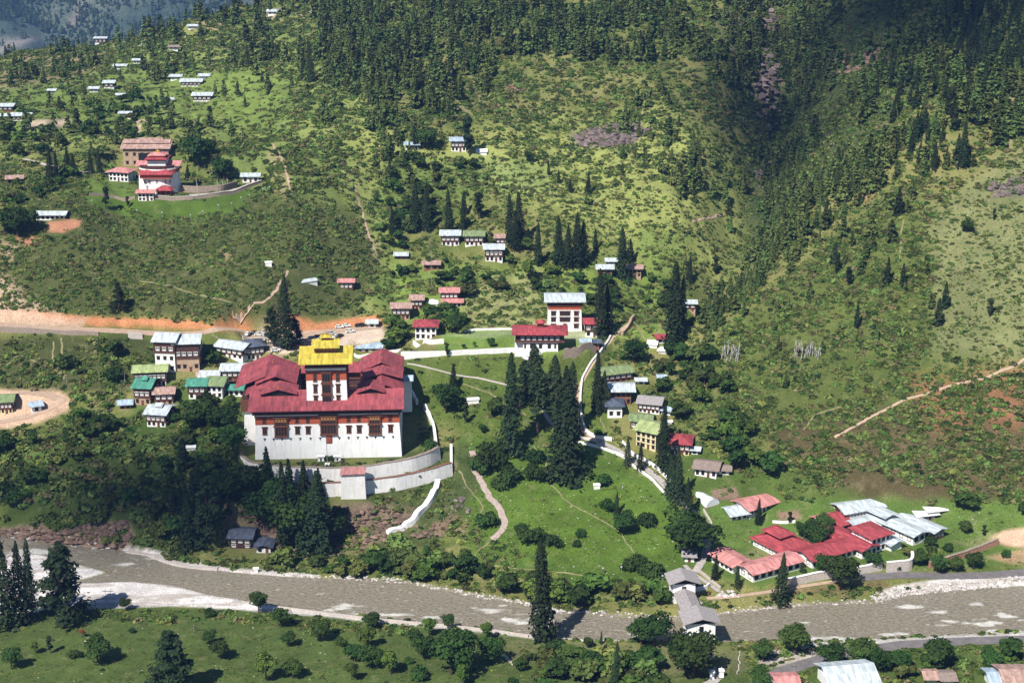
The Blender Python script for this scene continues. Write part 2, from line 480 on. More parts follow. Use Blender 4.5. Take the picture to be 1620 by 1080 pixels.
mud = mat("tan_mud_wall", (0.46, 0.32, 0.22), 0.95, 0.25, 0.6, 0.3, 2.0)
brick_w = mat("brown_earth_wall", (0.24, 0.11, 0.075), 0.95, 0.35, 0.8, 0.4, 2.0)
cream = mat("cream_plaster", (0.68, 0.60, 0.36), 0.9, 0.12, 0.5)
bark = mat("bark", (0.10, 0.065, 0.05), 0.95, 0.4, 2.0)
metal_pole = mat("grey_pole", (0.35, 0.35, 0.36), 0.6, 0.1, 1.0)
tyre = mat("tyre_rubber", (0.015, 0.015, 0.016), 0.9, 0.2, 2.0)
ROOF = {
 'red': mat("red_tin_roof", (0.44, 0.075, 0.085), 0.6, 0, 0.3, 0.3, stripes=1.6, col2=(0.30, 0.06, 0.07)),
 'pink': mat("faded_pink_roof", (0.62, 0.27, 0.25), 0.55, 0.2, 0.25, 0.3, stripes=1.6),
 'rust': mat("rusty_pale_roof", (0.52, 0.36, 0.31), 0.7, 0, 0.5, 0.3, stripes=1.6, col2=(0.33, 0.19, 0.15)),
 'white': mat("pale_zinc_roof", (0.56, 0.62, 0.65), 0.5, 0.15, 0.3, 0.3, stripes=1.6),
 'blue': mat("blue_grey_roof", (0.42, 0.52, 0.62), 0.5, 0.2, 0.3, 0.3, stripes=1.6),
 'slate': mat("slate_blue_roof", (0.10, 0.12, 0.17), 0.6, 0.3, 0.5, 0.3, stripes=1.6),
 'grey': mat("old_grey_shingle_roof", (0.34, 0.31, 0.31), 0.9, 0.4, 1.6, 0.6, 3.0),
 'brown': mat("brown_plank_roof", (0.27, 0.21, 0.18), 0.9, 0.4, 1.2, 0.5, 3.0),
 'green': mat("olive_green_roof", (0.23, 0.30, 0.14), 0.6, 0.2, 0.3, 0.3, stripes=1.6),
 'teal': mat("teal_green_roof", (0.09, 0.30, 0.22), 0.55, 0.2, 0.3, 0.3, stripes=1.6),
 'paleg': mat("faded_lime_roof", (0.38, 0.45, 0.20), 0.6, 0.2, 0.3, 0.3, stripes=1.6),
 'dzred': dz_roof, 'gold': gold,
 'tarp': mat("white_canvas", (0.80, 0.80, 0.80), 0.8, 0.08, 0.5),
}
WALL = {'white': white, 'old': white_old, 'mud': mud, 'brick': brick_w, 'stone': stone, 'cream': cream, 'timber': timber}

# ---------------------------------------------------------------- mesh helpers
class MB:
    def __init__(self):
        self.v = []; self.f = []; self.m = []

    def poly(self, pts, faces, mi=0):
        b = len(self.v)
        self.v += [tuple(p) for p in pts]
        for f in faces:
            self.f.append(tuple(b + i for i in f)); self.m.append(mi)
        return self

    def box(self, x0, x1, y0, y1, z0, z1, mi=0, bat=0.0):
        """axis aligned box; bat = how far the top is drawn in on each side"""
        p = [(x0, y0, z0), (x1, y0, z0), (x1, y1, z0), (x0, y1, z0),
             (x0 + bat, y0 + bat, z1), (x1 - bat, y0 + bat, z1), (x1 - bat, y1 - bat, z1), (x0 + bat, y1 - bat, z1)]
        return self.poly(p, [(3, 2, 1, 0), (4, 5, 6, 7), (0, 1, 5, 4), (1, 2, 6, 5), (2, 3, 7, 6), (3, 0, 4, 7)], mi)

    def gable_x(self, x0, x1, y0, y1, ze, zr, th=0.22, mi=0, yr=None):
        """roof with its ridge along x"""
        ym = (y0 + y1) / 2 if yr is None else yr
        s = [(y0, ze), (ym, zr), (y1, ze), (y1, ze - th), (ym, zr - th), (y0, ze - th)]
        p = [(x0, a, b) for a, b in s] + [(x1, a, b) for a, b in s]
        return self.poly(p, [(0, 6, 7, 1), (1, 7, 8, 2), (2, 8, 9, 3), (3, 9, 10, 4), (4, 10, 11, 5), (5, 11, 6, 0),
                             (0, 1, 4, 5), (1, 2, 3, 4), (6, 11, 10, 7), (7, 10, 9, 8)], mi)

    def gable_y(self, x0, x1, y0, y1, ze, zr, th=0.22, mi=0):
        xm = (x0 + x1) / 2
        s = [(x0, ze), (xm, zr), (x1, ze), (x1, ze - th), (xm, zr - th), (x0, ze - th)]
        p = [(a, y0, b) for a, b in s] + [(a, y1, b) for a, b in s]
        return self.poly(p, [(1, 7, 6, 0), (2, 8, 7, 1), (3, 9, 8, 2), (4, 10, 9, 3), (5, 11, 10, 4), (0, 6, 11, 5),
                             (5, 4, 1, 0), (4, 3, 2, 1), (7, 10, 11, 6), (8, 9, 10, 7)], mi)

    def hip(self, x0, x1, y0, y1, ze, zr, th=0.22, mi=0, top=0.0):
        w, d = x1 - x0, y1 - y0
        i = min(w, d) / 2 * (1 - top)
        p = [(x0, y0, ze - th), (x1, y0, ze - th), (x1, y1, ze - th), (x0, y1, ze - th),
             (x0, y0, ze), (x1, y0, ze), (x1, y1, ze), (x0, y1, ze),
             (x0 + i, y0 + i, zr), (x1 - i, y0 + i, zr), (x1 - i, y1 - i, zr), (x0 + i, y1 - i, zr)]
        return self.poly(p, [(3, 2, 1, 0), (0, 1, 5, 4), (1, 2, 6, 5), (2, 3, 7, 6), (3, 0, 4, 7),
                             (4, 5, 9, 8), (5, 6, 10, 9), (6, 7, 11, 10), (7, 4, 8, 11), (8, 9, 10, 11)], mi)

    def tube(self, a, b, r0, r1, k=7, mi=0):
        a = Vector(a); b = Vector(b)
        q = (b - a).to_track_quat('Z', 'Y')
        p = []
        for c, r in ((a, r0), (b, r1)):
            for i in range(k):
                t = 2 * math.pi * i / k
                p.append(c + q @ Vector((math.cos(t) * r, math.sin(t) * r, 0)))
        f = [(i, (i + 1) % k, k + (i + 1) % k, k + i) for i in range(k)] + [tuple(range(k))[::-1], tuple(range(k, 2 * k))]
        return self.poly(p, f, mi)

    def mesh(self, name, mats):
        me = bpy.data.meshes.new(name)
        me.from_pydata(self.v, [], self.f)
        mats = mats if isinstance(mats, (list, tuple)) else [mats]
        for m in mats:
            me.materials.append(m)
        if len(mats) > 1:
            me.polygons.foreach_set("material_index", self.m)
        return me

    def build(self, name, mats, parent=None, loc=None):
        return link(name, self.mesh(name, mats), parent, loc)

def link(name, me, parent=None, loc=None, rz=None, sc=None):
    o = bpy.data.objects.new(name, me)
    COL.objects.link(o)
    if parent is not None:
        o.parent = parent
    if loc is not None:
        o.location = loc
    if rz is not None:
        o.rotation_euler = (0, 0, rz)
    if sc is not None:
        o.scale = sc if isinstance(sc, (tuple, list)) else (sc, sc, sc)
    return o

def thing(name, label, cat, loc=(0, 0, 0), rz=0.0, group=None):
    o = bpy.data.objects.new(name, None)
    o.empty_display_size = 0.5
    COL.objects.link(o)
    o.location = loc
    o.rotation_euler = (0, 0, rz)
    o["label"] = label
    o["category"] = cat
    if group:
        o["group"] = group
    return o

def tag(o, label=None, cat=None, group=None, kind=None):
    if label: o["label"] = label
    if cat: o["category"] = cat
    if group: o["group"] = group
    if kind: o["kind"] = kind
    return o

MESHES = {}
def cached(key, fn):
    if key not in MESHES:
        MESHES[key] = fn()
    return MESHES[key]
# ---------------------------------------------------------------- roads and paths (surveyed lines, benched into the slope)
DIRT_ROAD = bench([(-120,508),(0,514),(60,518),(104,521),(207,525),(337,526),(384,528),(430,532),(470,532),(520,524),(575,519),(605,516)], 4.0, 2.0)
LOWER_DIRT = bench([(-60,672),(0,668),(50,657),(85,643),(100,630),(70,622),(30,620)], 3.0, 3.0)
NEAR_ROAD = bench([(1150,1110),(1195,1085),(1222,1068),(1275,1049),(1333,1034),(1421,1020),(1520,1014),(1620,1011),(1720,1008)], 3.2, 3.0)
FAR_ROAD = bench([(1740,897),(1620,905),(1574,909),(1517,911),(1421,909),(1360,914)], 3.2, 2.0)
FAR_TRACK = bench([(1362,914),(1310,921),(1268,927),(1222,936),(1160,945),(1118,946)], 1.6, 2.0)
LANE = bench([(944,700),(971,706),(1000,728),(1018,738),(1045,759),(1066,785),(1090,806),(1111,818),(1121,838),(1121,860),(1112,885),(1100,905)], 1.5, 2.0)
LANE_LOW = bench([(1083,893),(1095,906),(1120,922),(1138,936)], 1.2, 1.5)
DIAG = bench([(644,575),(688,585),(757,597),(825,615),(855,640),(872,672),(905,690),(944,700)], 1.2, 1.5)
UP_TRACK = bench([(971,694),(944,697),(925,690),(916,660),(913,632),(921,600),(940,575),(957,552),(975,527),(1000,510)], 1.3, 1.5)
TA_DRIVE = bench([(37,252),(67,259),(107,272),(160,273),(195,272)], 2.0, 2.5)
TA_ROAD = bench([(300,309),(333,307),(383,297),(413,289)], 1.8, 2.0)

def strip(name, line, w, matr, up=0.12, seg=3):
    L = line
    t = np.gradient(L[:, :2], axis=0)
    t /= np.linalg.norm(t, axis=1)[:, None] + 1e-9
    nx, ny = -t[:, 1], t[:, 0]
    V = []; F = []
    for k_ in range(seg + 1):
        o = (k_ / seg - 0.5) * 2 * w
        x = L[:, 0] + nx * o; y = L[:, 1] + ny * o
        z = np.maximum(height(x, y), L[:, 2] - 0.3) + up
        V.append(np.column_stack([x, y, z]))
    n_ = len(L)
    V = np.concatenate(V)
    for k_ in range(seg):
        for i in range(n_ - 1):
            F.append((k_ * n_ + i, k_ * n_ + i + 1, (k_ + 1) * n_ + i + 1, (k_ + 1) * n_ + i))
    me = bpy.data.meshes.new(name)
    me.from_pydata(V.tolist(), [], F)
    me.materials.append(matr)
    o = link(name, me)
    o["kind"] = "structure"
    return o

asphalt = mat("worn_asphalt", (0.17, 0.155, 0.155), 0.9, 0.3, 0.4, 0.3, 4.0)
dirt_m = mat("pale_dirt_track", (0.46, 0.33, 0.24), 0.95, 0.25, 0.5, 0.4, 2.0)
path_m = mat("trodden_footpath", (0.24, 0.22, 0.11), 0.95, 0.4, 0.5, 0.3, 2.0)
paving = mat("concrete_paving", (0.42, 0.38, 0.36), 0.95, 0.35, 0.9, 0.3, 2.0)

strip("dirt_road", DIRT_ROAD, 3.4, dirt_m)
strip("dirt_road", LOWER_DIRT, 2.6, dirt_m)
strip("road", NEAR_ROAD, 2.7, asphalt)
strip("road", FAR_ROAD, 2.7, asphalt)
strip("dirt_track", FAR_TRACK, 1.1, dirt_m)
strip("paved_lane", LANE, 1.5, paving)
strip("paved_lane", LANE_LOW, 0.9, paving)
strip("paved_path", DIAG, 0.9, stone_pale)
strip("dirt_track", UP_TRACK, 0.9, dirt_m)
strip("driveway", TA_DRIVE, 1.8, stone_pale)
strip("driveway", TA_ROAD, 1.8, stone_pale)

def trail(px, w, name="footpath", m=None, up=0.10):
    pts = [hit(u, v) for u, v in px]
    L = []
    for i_, ((ax, ay, _), (bx, by, _)) in enumerate(zip(pts[:-1], pts[1:])):
        k_ = max(1, int(math.hypot(bx - ax, by - ay) / 1.2))
        for i in range(k_):
            L.append((ax + (bx - ax) * i / k_, ay + (by - ay) * i / k_))
    L.append(pts[-1][:2]); L = np.array(L)
    for _ in range(4):
        if len(L) > 4: L[1:-1] = (L[:-2] + 2 * L[1:-1] + L[2:]) / 4
    s = np.arange(len(L)) * 0.45
    L[:, 0] += fbm(s, s * 0, 5, 2) * 0.9
    L = np.column_stack([L, height(L[:, 0], L[:, 1])])
    o = strip(name, L, w * .7 if name == 'footpath' else w, m or path_m, up, 2)
    return L

T_TRAILS = []
for px_, w_ in [
    ([(560,876),(600,880),(651,885),(734,890),(790,896),(844,901),(920,910),(979,919),(1030,925)], 0.55),
    ([(835,700),(862,724),(865,745),(872,768),(900,796),(942,818),(978,840),(992,859),(1010,882),(1038,909),(1042,925)], 0.40),
    ([(725,745),(742,775),(765,800),(758,825)], 0.35),
    ([(742,888),(760,868),(778,853)], 0.5),
    ([(730,607),(775,622),(800,640),(833,657)], 0.6),
    ([(1000,510),(1020,540),(1042,528),(1052,510),(1050,500)], 0.6),
    ([(1000,512),(1030,500),(1045,480)], 0.5),
    ([(1620,568),(1560,598),(1480,618),(1430,632),(1380,658),(1320,692)], 0.9),
    ([(1428,345),(1425,380),(1424,410)], 0.5),
    ([(96,535),(97,560),(104,580),(101,600)], 0.6),
    ([(84,540),(82,560),(84,570)], 0.5),
    ([(60,575),(30,560),(8,580)], 0.4),
    ([(560,285),(568,320),(580,360),(592,400)], 0.7),
    ([(430,228),(450,260),(458,300)], 0.8),
    ([(455,428),(440,455),(415,480),(370,505)], 0.8),
    ([(220,445),(270,452),(330,470),(370,485)], 0.5),
    ([(1145,338),(1120,346),(1095,352)], 0.8),
    ([(840,410),(880,380),(900,370)], 0.5),
    ([(340,200),(300,196),(283,199),(240,196),(217,190),(224,215)], 1.6),
    ([(770,495),(800,482),(830,470)], 0.6), ([(760,506),(800,505),(850,503)], 0.5), ([(740,500),(790,478),(840,455)], 0.5),
    ([(333,530),(355,540),(400,556),(420,575)], 0.6),
    ([(1210,840),(1216,850),(1224,861)], 0.4),
    ([(1005,722),(960,690),(950,660)], 0.4),
    ([(1270,680),(1290,655),(1340,640)], 0.5),
    ([(740,1020),(757,1040)], 0.4)]:
    T_TRAILS.append(trail(px_, w_, m=dirt_m if w_ >= 0.7 else path_m))
# stony dry stream down the meadow
STREAM = trail([(746,713),(748,730),(752,745),(765,770),(778,790),(797,815),(799,830),(790,846),(778,853)], 1.3, "dry_stream", mat("pink_stream_gravel", (0.42, 0.33, 0.29), 0.95, 0.4, 1.2, 0.8, 3.0))
T_TRAILS.append(STREAM)

# ---------------------------------------------------------------- ground cover colours
C_SCRUB = (0.10, 0.13, 0.03)
C_TAN = (0.21, 0.20, 0.07)
C_GRASS = (0.075, 0.125, 0.020)
C_BRIGHT = (0.165, 0.225, 0.052)
C_LAWN = (0.12, 0.20, 0.04)
C_DARK = (0.032, 0.052, 0.014)
C_EARTH = (0.50, 0.215, 0.10)
C_PINK = (0.56, 0.40, 0.30)
C_ROCK = (0.20, 0.15, 0.125)
C_GRAV = (0.66, 0.62, 0.60)
U, V, _f = project(GX, GY, H)
wn_u = U + fbm(GX / 9.0, GY / 9.0, 71, 3) * 14
wn_v = V + fbm(GX / 9.0, GY / 9.0, 72, 3) * 9
col = np.zeros(H.shape + (3,))
n1 = fbm(GX / 30.0, GY / 30.0, 81, 4)[..., None]
n2 = fbm(GX / 5.0, GY / 5.0, 82, 3)[..., None]
def mixc(a, b, t):
    return np.array(a) * (1 - t) + np.array(b) * t
col[:] = mixc(C_SCRUB, C_TAN, smooth(0.5 + n1 * 1.0 + n2 * 0.5))
ZONES = [
 # (polygon in survey pixels, colour, feather, amount)
 ([(0,90),(480,20),(560,90),(640,330),(640,480),(560,500),(430,470),(400,300),(250,210),(0,260)], (0.20,0.25,0.065), 20, .8),
 ([(0,120),(200,100),(420,110),(480,180),(430,215),(330,195),(230,190),(0,225)], (0.14,0.195,0.045), 18, .9),
 ([(235,130),(400,110),(470,135),(440,165),(350,195),(240,190)], C_BRIGHT, 10, .8),
 ([(0,262),(240,300),(420,300),(560,330),(600,420),(560,500),(380,505),(0,495)], (0.070,0.082,0.026), 18, .92),
 ([(140,282),(200,300),(300,318),(400,300),(415,300),(380,330),(300,352),(200,345),(140,320)], C_GRASS, 6, 1),
 ([(80,285),(180,262),(215,300),(200,312),(140,300),(90,310)], (0.13,0.19,0.04), 6, .8),
 ([(300,215),(420,225),(440,270),(360,290),(330,260)], (0.13,0.17,0.05), 10, .7),
 ([(560,180),(700,220),(900,180),(1060,170),(1200,250),(1170,420),(1080,440),(960,400),(850,330),(720,300),(560,330)], (0.27,0.30,0.085), 30, .88),
 ([(740,250),(860,255),(880,300),(800,310),(740,290)], (0.19,0.25,0.08), 14, .7),
 ([(600,260),(740,260),(760,320),(680,350),(590,340)], (0.10,0.16,0.035), 16, .7),
 ([(600,420),(1080,420),(1100,520),(1010,560),(960,530),(860,520),(720,530),(620,520),(600,470)], (0.16,0.23,0.045), 14, .85),
 ([(1010,365),(1090,365),(1100,410),(1040,430),(1010,400)], C_BRIGHT, 10, .8),
 ([(720,450),(860,430),(875,500),(860,525),(740,520)], (0.25,0.25,0.10), 12, .8),
 ([(700,528),(760,520),(820,527),(900,524),(952,526),(945,552),(880,560),(812,556),(690,562)], (0.17,0.26,0.05), 4, 1),
 ([(820,522),(865,510),(950,528),(930,542),(860,530)], (0.42,0.45,0.28), 4, .8),
 ([(760,535),(700,530),(820,518),(850,510),(822,530)], (0.55,0.55,0.42), 4, .25),
 ([(560,560),(800,560),(960,570),(970,700),(900,720),(760,700),(640,660)], (0.085,0.125,0.024), 16, .9),
 ([(730,690),(960,708),(1040,760),(1110,840),(1110,880),(1060,930),(960,935),(760,905),(700,800)], C_GRASS, 10, 1),
 ([(800,770),(1000,760),(1080,830),(1040,900),(850,880),(800,840)], (0.09,0.15,0.02), 25, .7),
 ([(0,680),(380,680),(400,760),(300,880),(0,870)], (0.052,0.082,0.018), 16, .9),
 ([(0,690),(90,685),(110,720),(60,745),(0,740)], (0.09,0.15,0.03), 10, .7),
 ([(-100,530),(210,530),(330,560),(210,620),(110,625),(0,615),(-100,615)], (0.055,0.065,0.022), 8, .9),
 ([(210,600),(400,600),(400,690),(210,690)], (0.055,0.10,0.02), 12, .8),
 ([(600,720),(740,700),(760,760),(700,860),(600,880),(560,830)], (0.062,0.082,0.026), 12, .9),
 ([(1090,560),(1250,430),(1420,290),(1480,330),(1480,480),(1460,640),(1240,700),(1120,680)], (0.085,0.112,0.026), 22, .85),
 ([(1470,330),(1620,230),(1760,200),(1760,560),(1620,570),(1480,560)], (0.19,0.20,0.085), 24, .85),
 ([(1200,660),(1460,640),(1760,580),(1760,800),(1500,810),(1250,770)], (0.085,0.064,0.032), 18, .9),
 ([(1430,600),(1760,560),(1760,660),(1480,680)], (0.27,0.125,0.065), 22, .75),
 ([(1230,0),(1400,0),(1500,140),(1380,220),(1250,350),(1180,430),(1170,300),(1200,150)], (0.055,0.075,0.028), 22, .85),
 ([(1060,700),(1250,740),(1400,800),(1300,830),(1140,830),(1060,760)], (0.07,0.115,0.022), 14, .8),
 ([(1100,790),(1620,790),(1760,800),(1760,890),(1400,900),(1200,930),(1100,900)], (0.085,0.145,0.028), 10, .9),
 ([(1190,868),(1270,845),(1300,858),(1270,905),(1180,890)], (0.19,0.20,0.08), 6, .9),
 ([(1560,850),(1590,838),(1640,832),(1760,830),(1760,870),(1640,868),(1590,862)], (0.55,0.36,0.25), 4, 1),
 ([(1500,862),(1560,838),(1580,850),(1560,862)], (0.20,0.20,0.09), 5, .6),
 ([(1560,880),(1620,868),(1760,868),(1760,882),(1600,892)], (0.40,0.26,0.16), 4, .8),
 ([(1125,775),(1165,770),(1172,788),(1130,792)], (0.22,0.15,0.11), 3, 1),
 ([(1228,808),(1262,806),(1268,820),(1232,822)], (0.24,0.16,0.11), 3, 1),
 # meadow on the near bank
 ([(-300,962),(400,962),(560,976),(700,992),(850,1012),(1000,1024),(1180,1030),(1220,1060),(1150,1200),(-300,1200)], (0.078, 0.112, 0.028), 3, 1),
 ([(780,1010),(1000,1020),(1180,1024),(1190,1060),(1050,1070),(900,1060),(790,1040)], (0.17,0.17,0.075), 10, .7),
 ([(1180,1060),(1300,1020),(1640,1005),(1900,1005),(1900,1200),(1180,1200)], (0.075,0.115,0.025), 6, .9),
 ([(1200,1040),(1215,1024),(1290,1022),(1290,1040),(1250,1050),(1200,1060)], (0.48,0.42,0.37), 4, 1),
 # riverside gravel and embankments
 ([(-300,920),(118,921),(207,918),(274,924),(333,940),(400,952),(440,958),(440,967),(400,966),(290,958),(130,962),(40,970),(-300,972)], C_GRAV, 1.5, 1),
 ([(-60,880),(60,876),(112,890),(168,905),(120,918),(0,922),(-60,922)], C_GRAV, 2, 1),
 ([(440,958),(540,970),(661,983),(782,995),(850,1004),(850,1010),(782,1002),(661,990),(540,978),(440,969)], (0.50,0.47,0.45), 1.5, 1),
 ([(1280,1014),(1432,1006),(1555,998),(1640,994),(1900,985),(1900,1004),(1620,1006),(1432,1016),(1280,1024)], (0.55,0.52,0.50), 2, .9),
 ([(1390,935),(1421,925),(1500,914),(1640,908),(1900,900),(1900,916),(1620,928),(1497,936),(1421,945)], (0.60,0.57,0.55), 2, 1),
 ([(1110,972),(1237,957),(1383,948),(1383,955),(1237,963),(1110,980)], (0.25,0.21,0.19), 2, .9),
 ([(1220,930),(1400,916),(1420,930),(1360,942),(1230,945)], (0.17,0.12,0.06), 8, .7),
 ([(540,911),(644,918),(733,936),(837,953),(989,972),(1079,976),(1079,982),(886,972),(837,960),(733,943),(644,925),(540,919)], (0.20,0.17,0.15), 1.5, .9),
 ([(196,866),(237,868),(270,875),(330,892),(370,899),(440,902),(500,908),(500,914),(444,914),(370,908),(315,902),(264,894),(233,881),(190,874)], (0.55,0.50,0.48), 2, 1),
 # rock bluffs
 ([(0,836),(50,832),(100,838),(150,828),(205,826),(215,850),(190,872),(100,864),(0,852)], (0.30,0.20,0.15), 4, .9),
 ([(350,800),(420,795),(480,800),(560,795),(650,800),(650,840),(560,870),(480,880),(420,880),(350,850)], (0.22,0.15,0.115), 8, .6),
 ([(680,830),(720,815),(735,840),(690,848)], (0.24,0.15,0.11), 6, .7),
 ([(900,215),(960,200),(1010,192),(1030,205),(990,232),(930,232)], (0.17,0.125,0.13), 6, .95),
 ([(800,135),(830,132),(830,146),(800,146)], (0.26,0.12,0.09), 4, .8),
 ([(1200,10),(1225,20),(1228,80),(1232,180),(1200,195),(1190,140),(1160,120),(1130,20)], (0.17,0.135,0.13), 12, .7),
 ([(1320,90),(1390,78),(1400,95),(1330,120)], (0.20,0.12,0.10), 6, .8),
 ([(1560,290),(1620,280),(1620,310),(1570,312)], (0.14,0.12,0.13), 8, .6),
 ([(1195,265),(1225,255),(1228,285),(1200,290)], (0.15,0.12,0.12), 6, .7),
 ([(1580,130),(1625,120),(1625,200),(1590,240),(1580,200)], (0.28,0.24,0.13), 8, .8),
 # bare earth cuts
 ([(-100,480),(0,486),(60,492),(130,500),(200,503),(300,506),(340,512),(400,508),(440,500),(470,498),(500,512),(560,502),(600,498),(612,514),(560,520),(480,528),(380,524),(250,520),(100,514),(-100,502)], C_EARTH, 3, 1),
 ([(-100,480),(0,488),(90,498),(140,506),(120,518),(0,512),(-100,505)], C_PINK, 6, .8),
 ([(380,530),(440,526),(520,522),(600,514),(612,530),(600,540),(560,546),(520,556),(440,560),(380,540)], (0.58,0.46,0.36), 3, 1),
 ([(470,540),(500,530),(545,526),(540,536),(500,543),(478,552)], (0.46,0.24,0.13), 3, .8),
 ([(-60,612),(40,618),(92,618),(116,634),(104,652),(60,668),(20,676),(-60,684)], (0.50,0.34,0.24), 4, 1),
 ([(0,425),(30,450),(40,470),(100,490),(0,492)], C_PINK, 12, .65),
 ([(75,352),(130,345),(128,358),(100,368),(78,366)], (0.42,0.20,0.12), 3, 1),
 ([(25,376),(60,365),(65,385),(40,388)], (0.42,0.20,0.12), 4, .9),
 ([(0,380),(30,390),(20,420),(0,415)], (0.42,0.30,0.2), 6, .7),
 ([(340,170),(345,180),(350,190)], C_EARTH, 4, .5),
 ([(50,190),(110,188),(112,200),(60,205),(38,200)], (0.42,0.33,0.24), 3, 1),
 ([(0,110),(60,85),(130,70),(165,72),(160,110),(90,125),(0,140)], (0.27,0.17,0.13), 8, .7),
 ([(180,68),(290,55),(270,70),(200,82)], (0.40,0.33,0.25), 5, .8),
 ([(290,35),(350,28),(365,45),(320,52)], (0.36,0.25,0.17), 6, .6),
 ([(470,22),(560,0),(545,12),(480,30)], (0.52,0.42,0.32), 4, .8),
 ([(390,25),(440,15),(440,30),(400,32)], (0.42,0.34,0.28), 4, .7),
 ([(350,395),(365,385),(370,410),(345,420)], (0.36,0.22,0.15), 6, .5),
 ([(430,230),(460,265),(455,310),(440,300),(425,245)], (0.34,0.26,0.15), 6, .6),
 ([(570,345),(600,390),(600,420),(585,400)], (0.36,0.28,0.17), 6, .6),
 ([(1225,110),(1240,100),(1240,140),(1225,140)], (0.3,0.2,0.15), 5, .5),
 ([(715,140),(760,115),(770,150),(720,190),(700,190)], (0.28,0.22,0.13), 8, .7),
 ([(1355,305),(1385,300),(1385,320),(1360,318)], (0.36,0.2,0.11), 5, .8),
]
for poly_, c_, fe_, am_ in ZONES:
    P_ = np.array(poly_)
    mk = (wn_u > P_[:, 0].min() - fe_) & (wn_u < P_[:, 0].max() + fe_) & (wn_v > P_[:, 1].min() - fe_) & (wn_v < P_[:, 1].max() + fe_)
    fe2 = fe_
    if not mk.any():
        continue
    uu = wn_u[mk] if fe_ > 4 else U[mk] * 0.8 + wn_u[mk] * 0.2
    vv = wn_v[mk] if fe_ > 4 else V[mk] * 0.85 + wn_v[mk] * 0.15
    d = sdist(uu, vv, poly_)
    w = (smooth(0.5 - d / (2 * fe2)) * am_)[:, None]
    jit = 1 + 0.32 * n2[mk] + 0.18 * n1[mk]
    col[mk] = col[mk] * (1 - w) + np.array(c_) * jit * w
# muddy streaks through the pale gravel
gm_ = smooth((col.min(axis=2, keepdims=True) - .38) / .12) * smooth((fbm(GX / 14.0, GY / 2.6, 97, 4)[..., None] - .08) / .2)
col = col * (1 - gm_ * .6) + np.array((0.30, 0.25, 0.20)) * gm_ * .6
# steep ground shows rock and earth
gz = np.gradient(H, axis=1) / (GY * DS)
gzy = np.gradient(H, axis=0) / np.gradient(GY, axis=0)
slope = np.sqrt(gz ** 2 + gzy ** 2)[..., None]
st = smooth((slope - 1.35) / 0.6) * (GY < 640)[..., None]
col = col * (1 - st * .8) + np.array((0.24, 0.165, 0.125)) * st * .8
# worn patches and stones in the grass
wp = smooth((fbm(GX / 3.0, GY / 3.0, 95, 3)[..., None] - 0.32) / 0.12) * 0.45
col = col * (1 - wp) + (col * 0.6 + np.array((0.13, 0.11, 0.06))) * wp
col = np.clip(col, 0.01, 0.9)

def ground_material(name, fine=1.6):
    m = bpy.data.materials.new(name)
    m.use_nodes = True
    nt = m.node_tree; b = nt.nodes["Principled BSDF"]
    b.inputs["Roughness"].default_value = 0.95
    b.inputs["Specular IOR Level"].default_value = 0.1
    at = nt.nodes.new("ShaderNodeAttribute"); at.attribute_name = "cover"
    tc = nt.nodes.new("ShaderNodeTexCoord")
    nz = nt.nodes.new("ShaderNodeTexNoise"); nz.inputs["Scale"].default_value = fine; nz.inputs["Detail"].default_value = 6; nz.inputs["Roughness"].default_value = 0.75
    nt.links.new(tc.outputs["Object"], nz.inputs["Vector"])
    mr = nt.nodes.new("ShaderNodeMapRange"); mr.inputs[1].default_value = 0.3; mr.inputs[2].default_value = 0.7; mr.inputs[3].default_value = 0.45; mr.inputs[4].default_value = 1.5
    nt.links.new(nz.outputs["Fac"], mr.inputs[0])
    mul = nt.nodes.new("ShaderNodeVectorMath"); mul.operation = 'SCALE'
    nt.links.new(at.outputs["Color"], mul.inputs[0]); nt.links.new(mr.outputs[0], mul.inputs["Scale"])
    nt.links.new(mul.outputs[0], b.inputs["Base Color"])
    bp = nt.nodes.new("ShaderNodeBump"); bp.inputs["Strength"].default_value = 0.8; bp.inputs["Distance"].default_value = 0.5
    n3 = nt.nodes.new("ShaderNodeTexNoise"); n3.inputs["Scale"].default_value = 1.1; n3.inputs["Detail"].default_value = 6; n3.inputs["Roughness"].default_value = 0.7
    nt.links.new(tc.outputs["Object"], n3.inputs["Vector"])
    nt.links.new(n3.outputs["Fac"], bp.inputs["Height"]); nt.links.new(bp.outputs[0], b.inputs["Normal"])
    return m

ground_mat = ground_material("hillside_ground")

def grid_mesh(name, X, Y, Z, colr, r0, r1, matr):
    X, Y, Z = X[r0:r1], Y[r0:r1], Z[r0:r1]
    nr, nc = X.shape
    co = np.stack([X, Y, Z], -1).reshape(-1, 3)
    idx = np.arange(nr * nc).reshape(nr, nc)
    q = np.stack([idx[:-1, :-1], idx[:-1, 1:], idx[1:, 1:], idx[1:, :-1]], -1).reshape(-1, 4)
    me = bpy.data.meshes.new(name)
    me.vertices.add(len(co)); me.vertices.foreach_set("co", co.ravel())
    me.loops.add(q.size); me.loops.foreach_set("vertex_index", q.ravel().astype(np.int32))
    me.polygons.add(len(q)); me.polygons.foreach_set("loop_start", np.arange(0, q.size, 4, dtype=np.int32))
    me.polygons.foreach_set("use_smooth", np.ones(len(q), bool))
    me.update(calc_edges=True)
    if colr is not None:
        a = me.attributes.new("cover", 'FLOAT_COLOR', 'POINT')
        c = np.concatenate([colr[r0:r1].reshape(-1, 3), np.ones((nr * nc, 1))], 1)
        a.data.foreach_set("color", c.ravel())
    me.materials.append(matr)
    return link(name, me)

o = grid_mesh("hillside", GX, GY, H, col, 0, NR, ground_mat); o["kind"] = "structure"

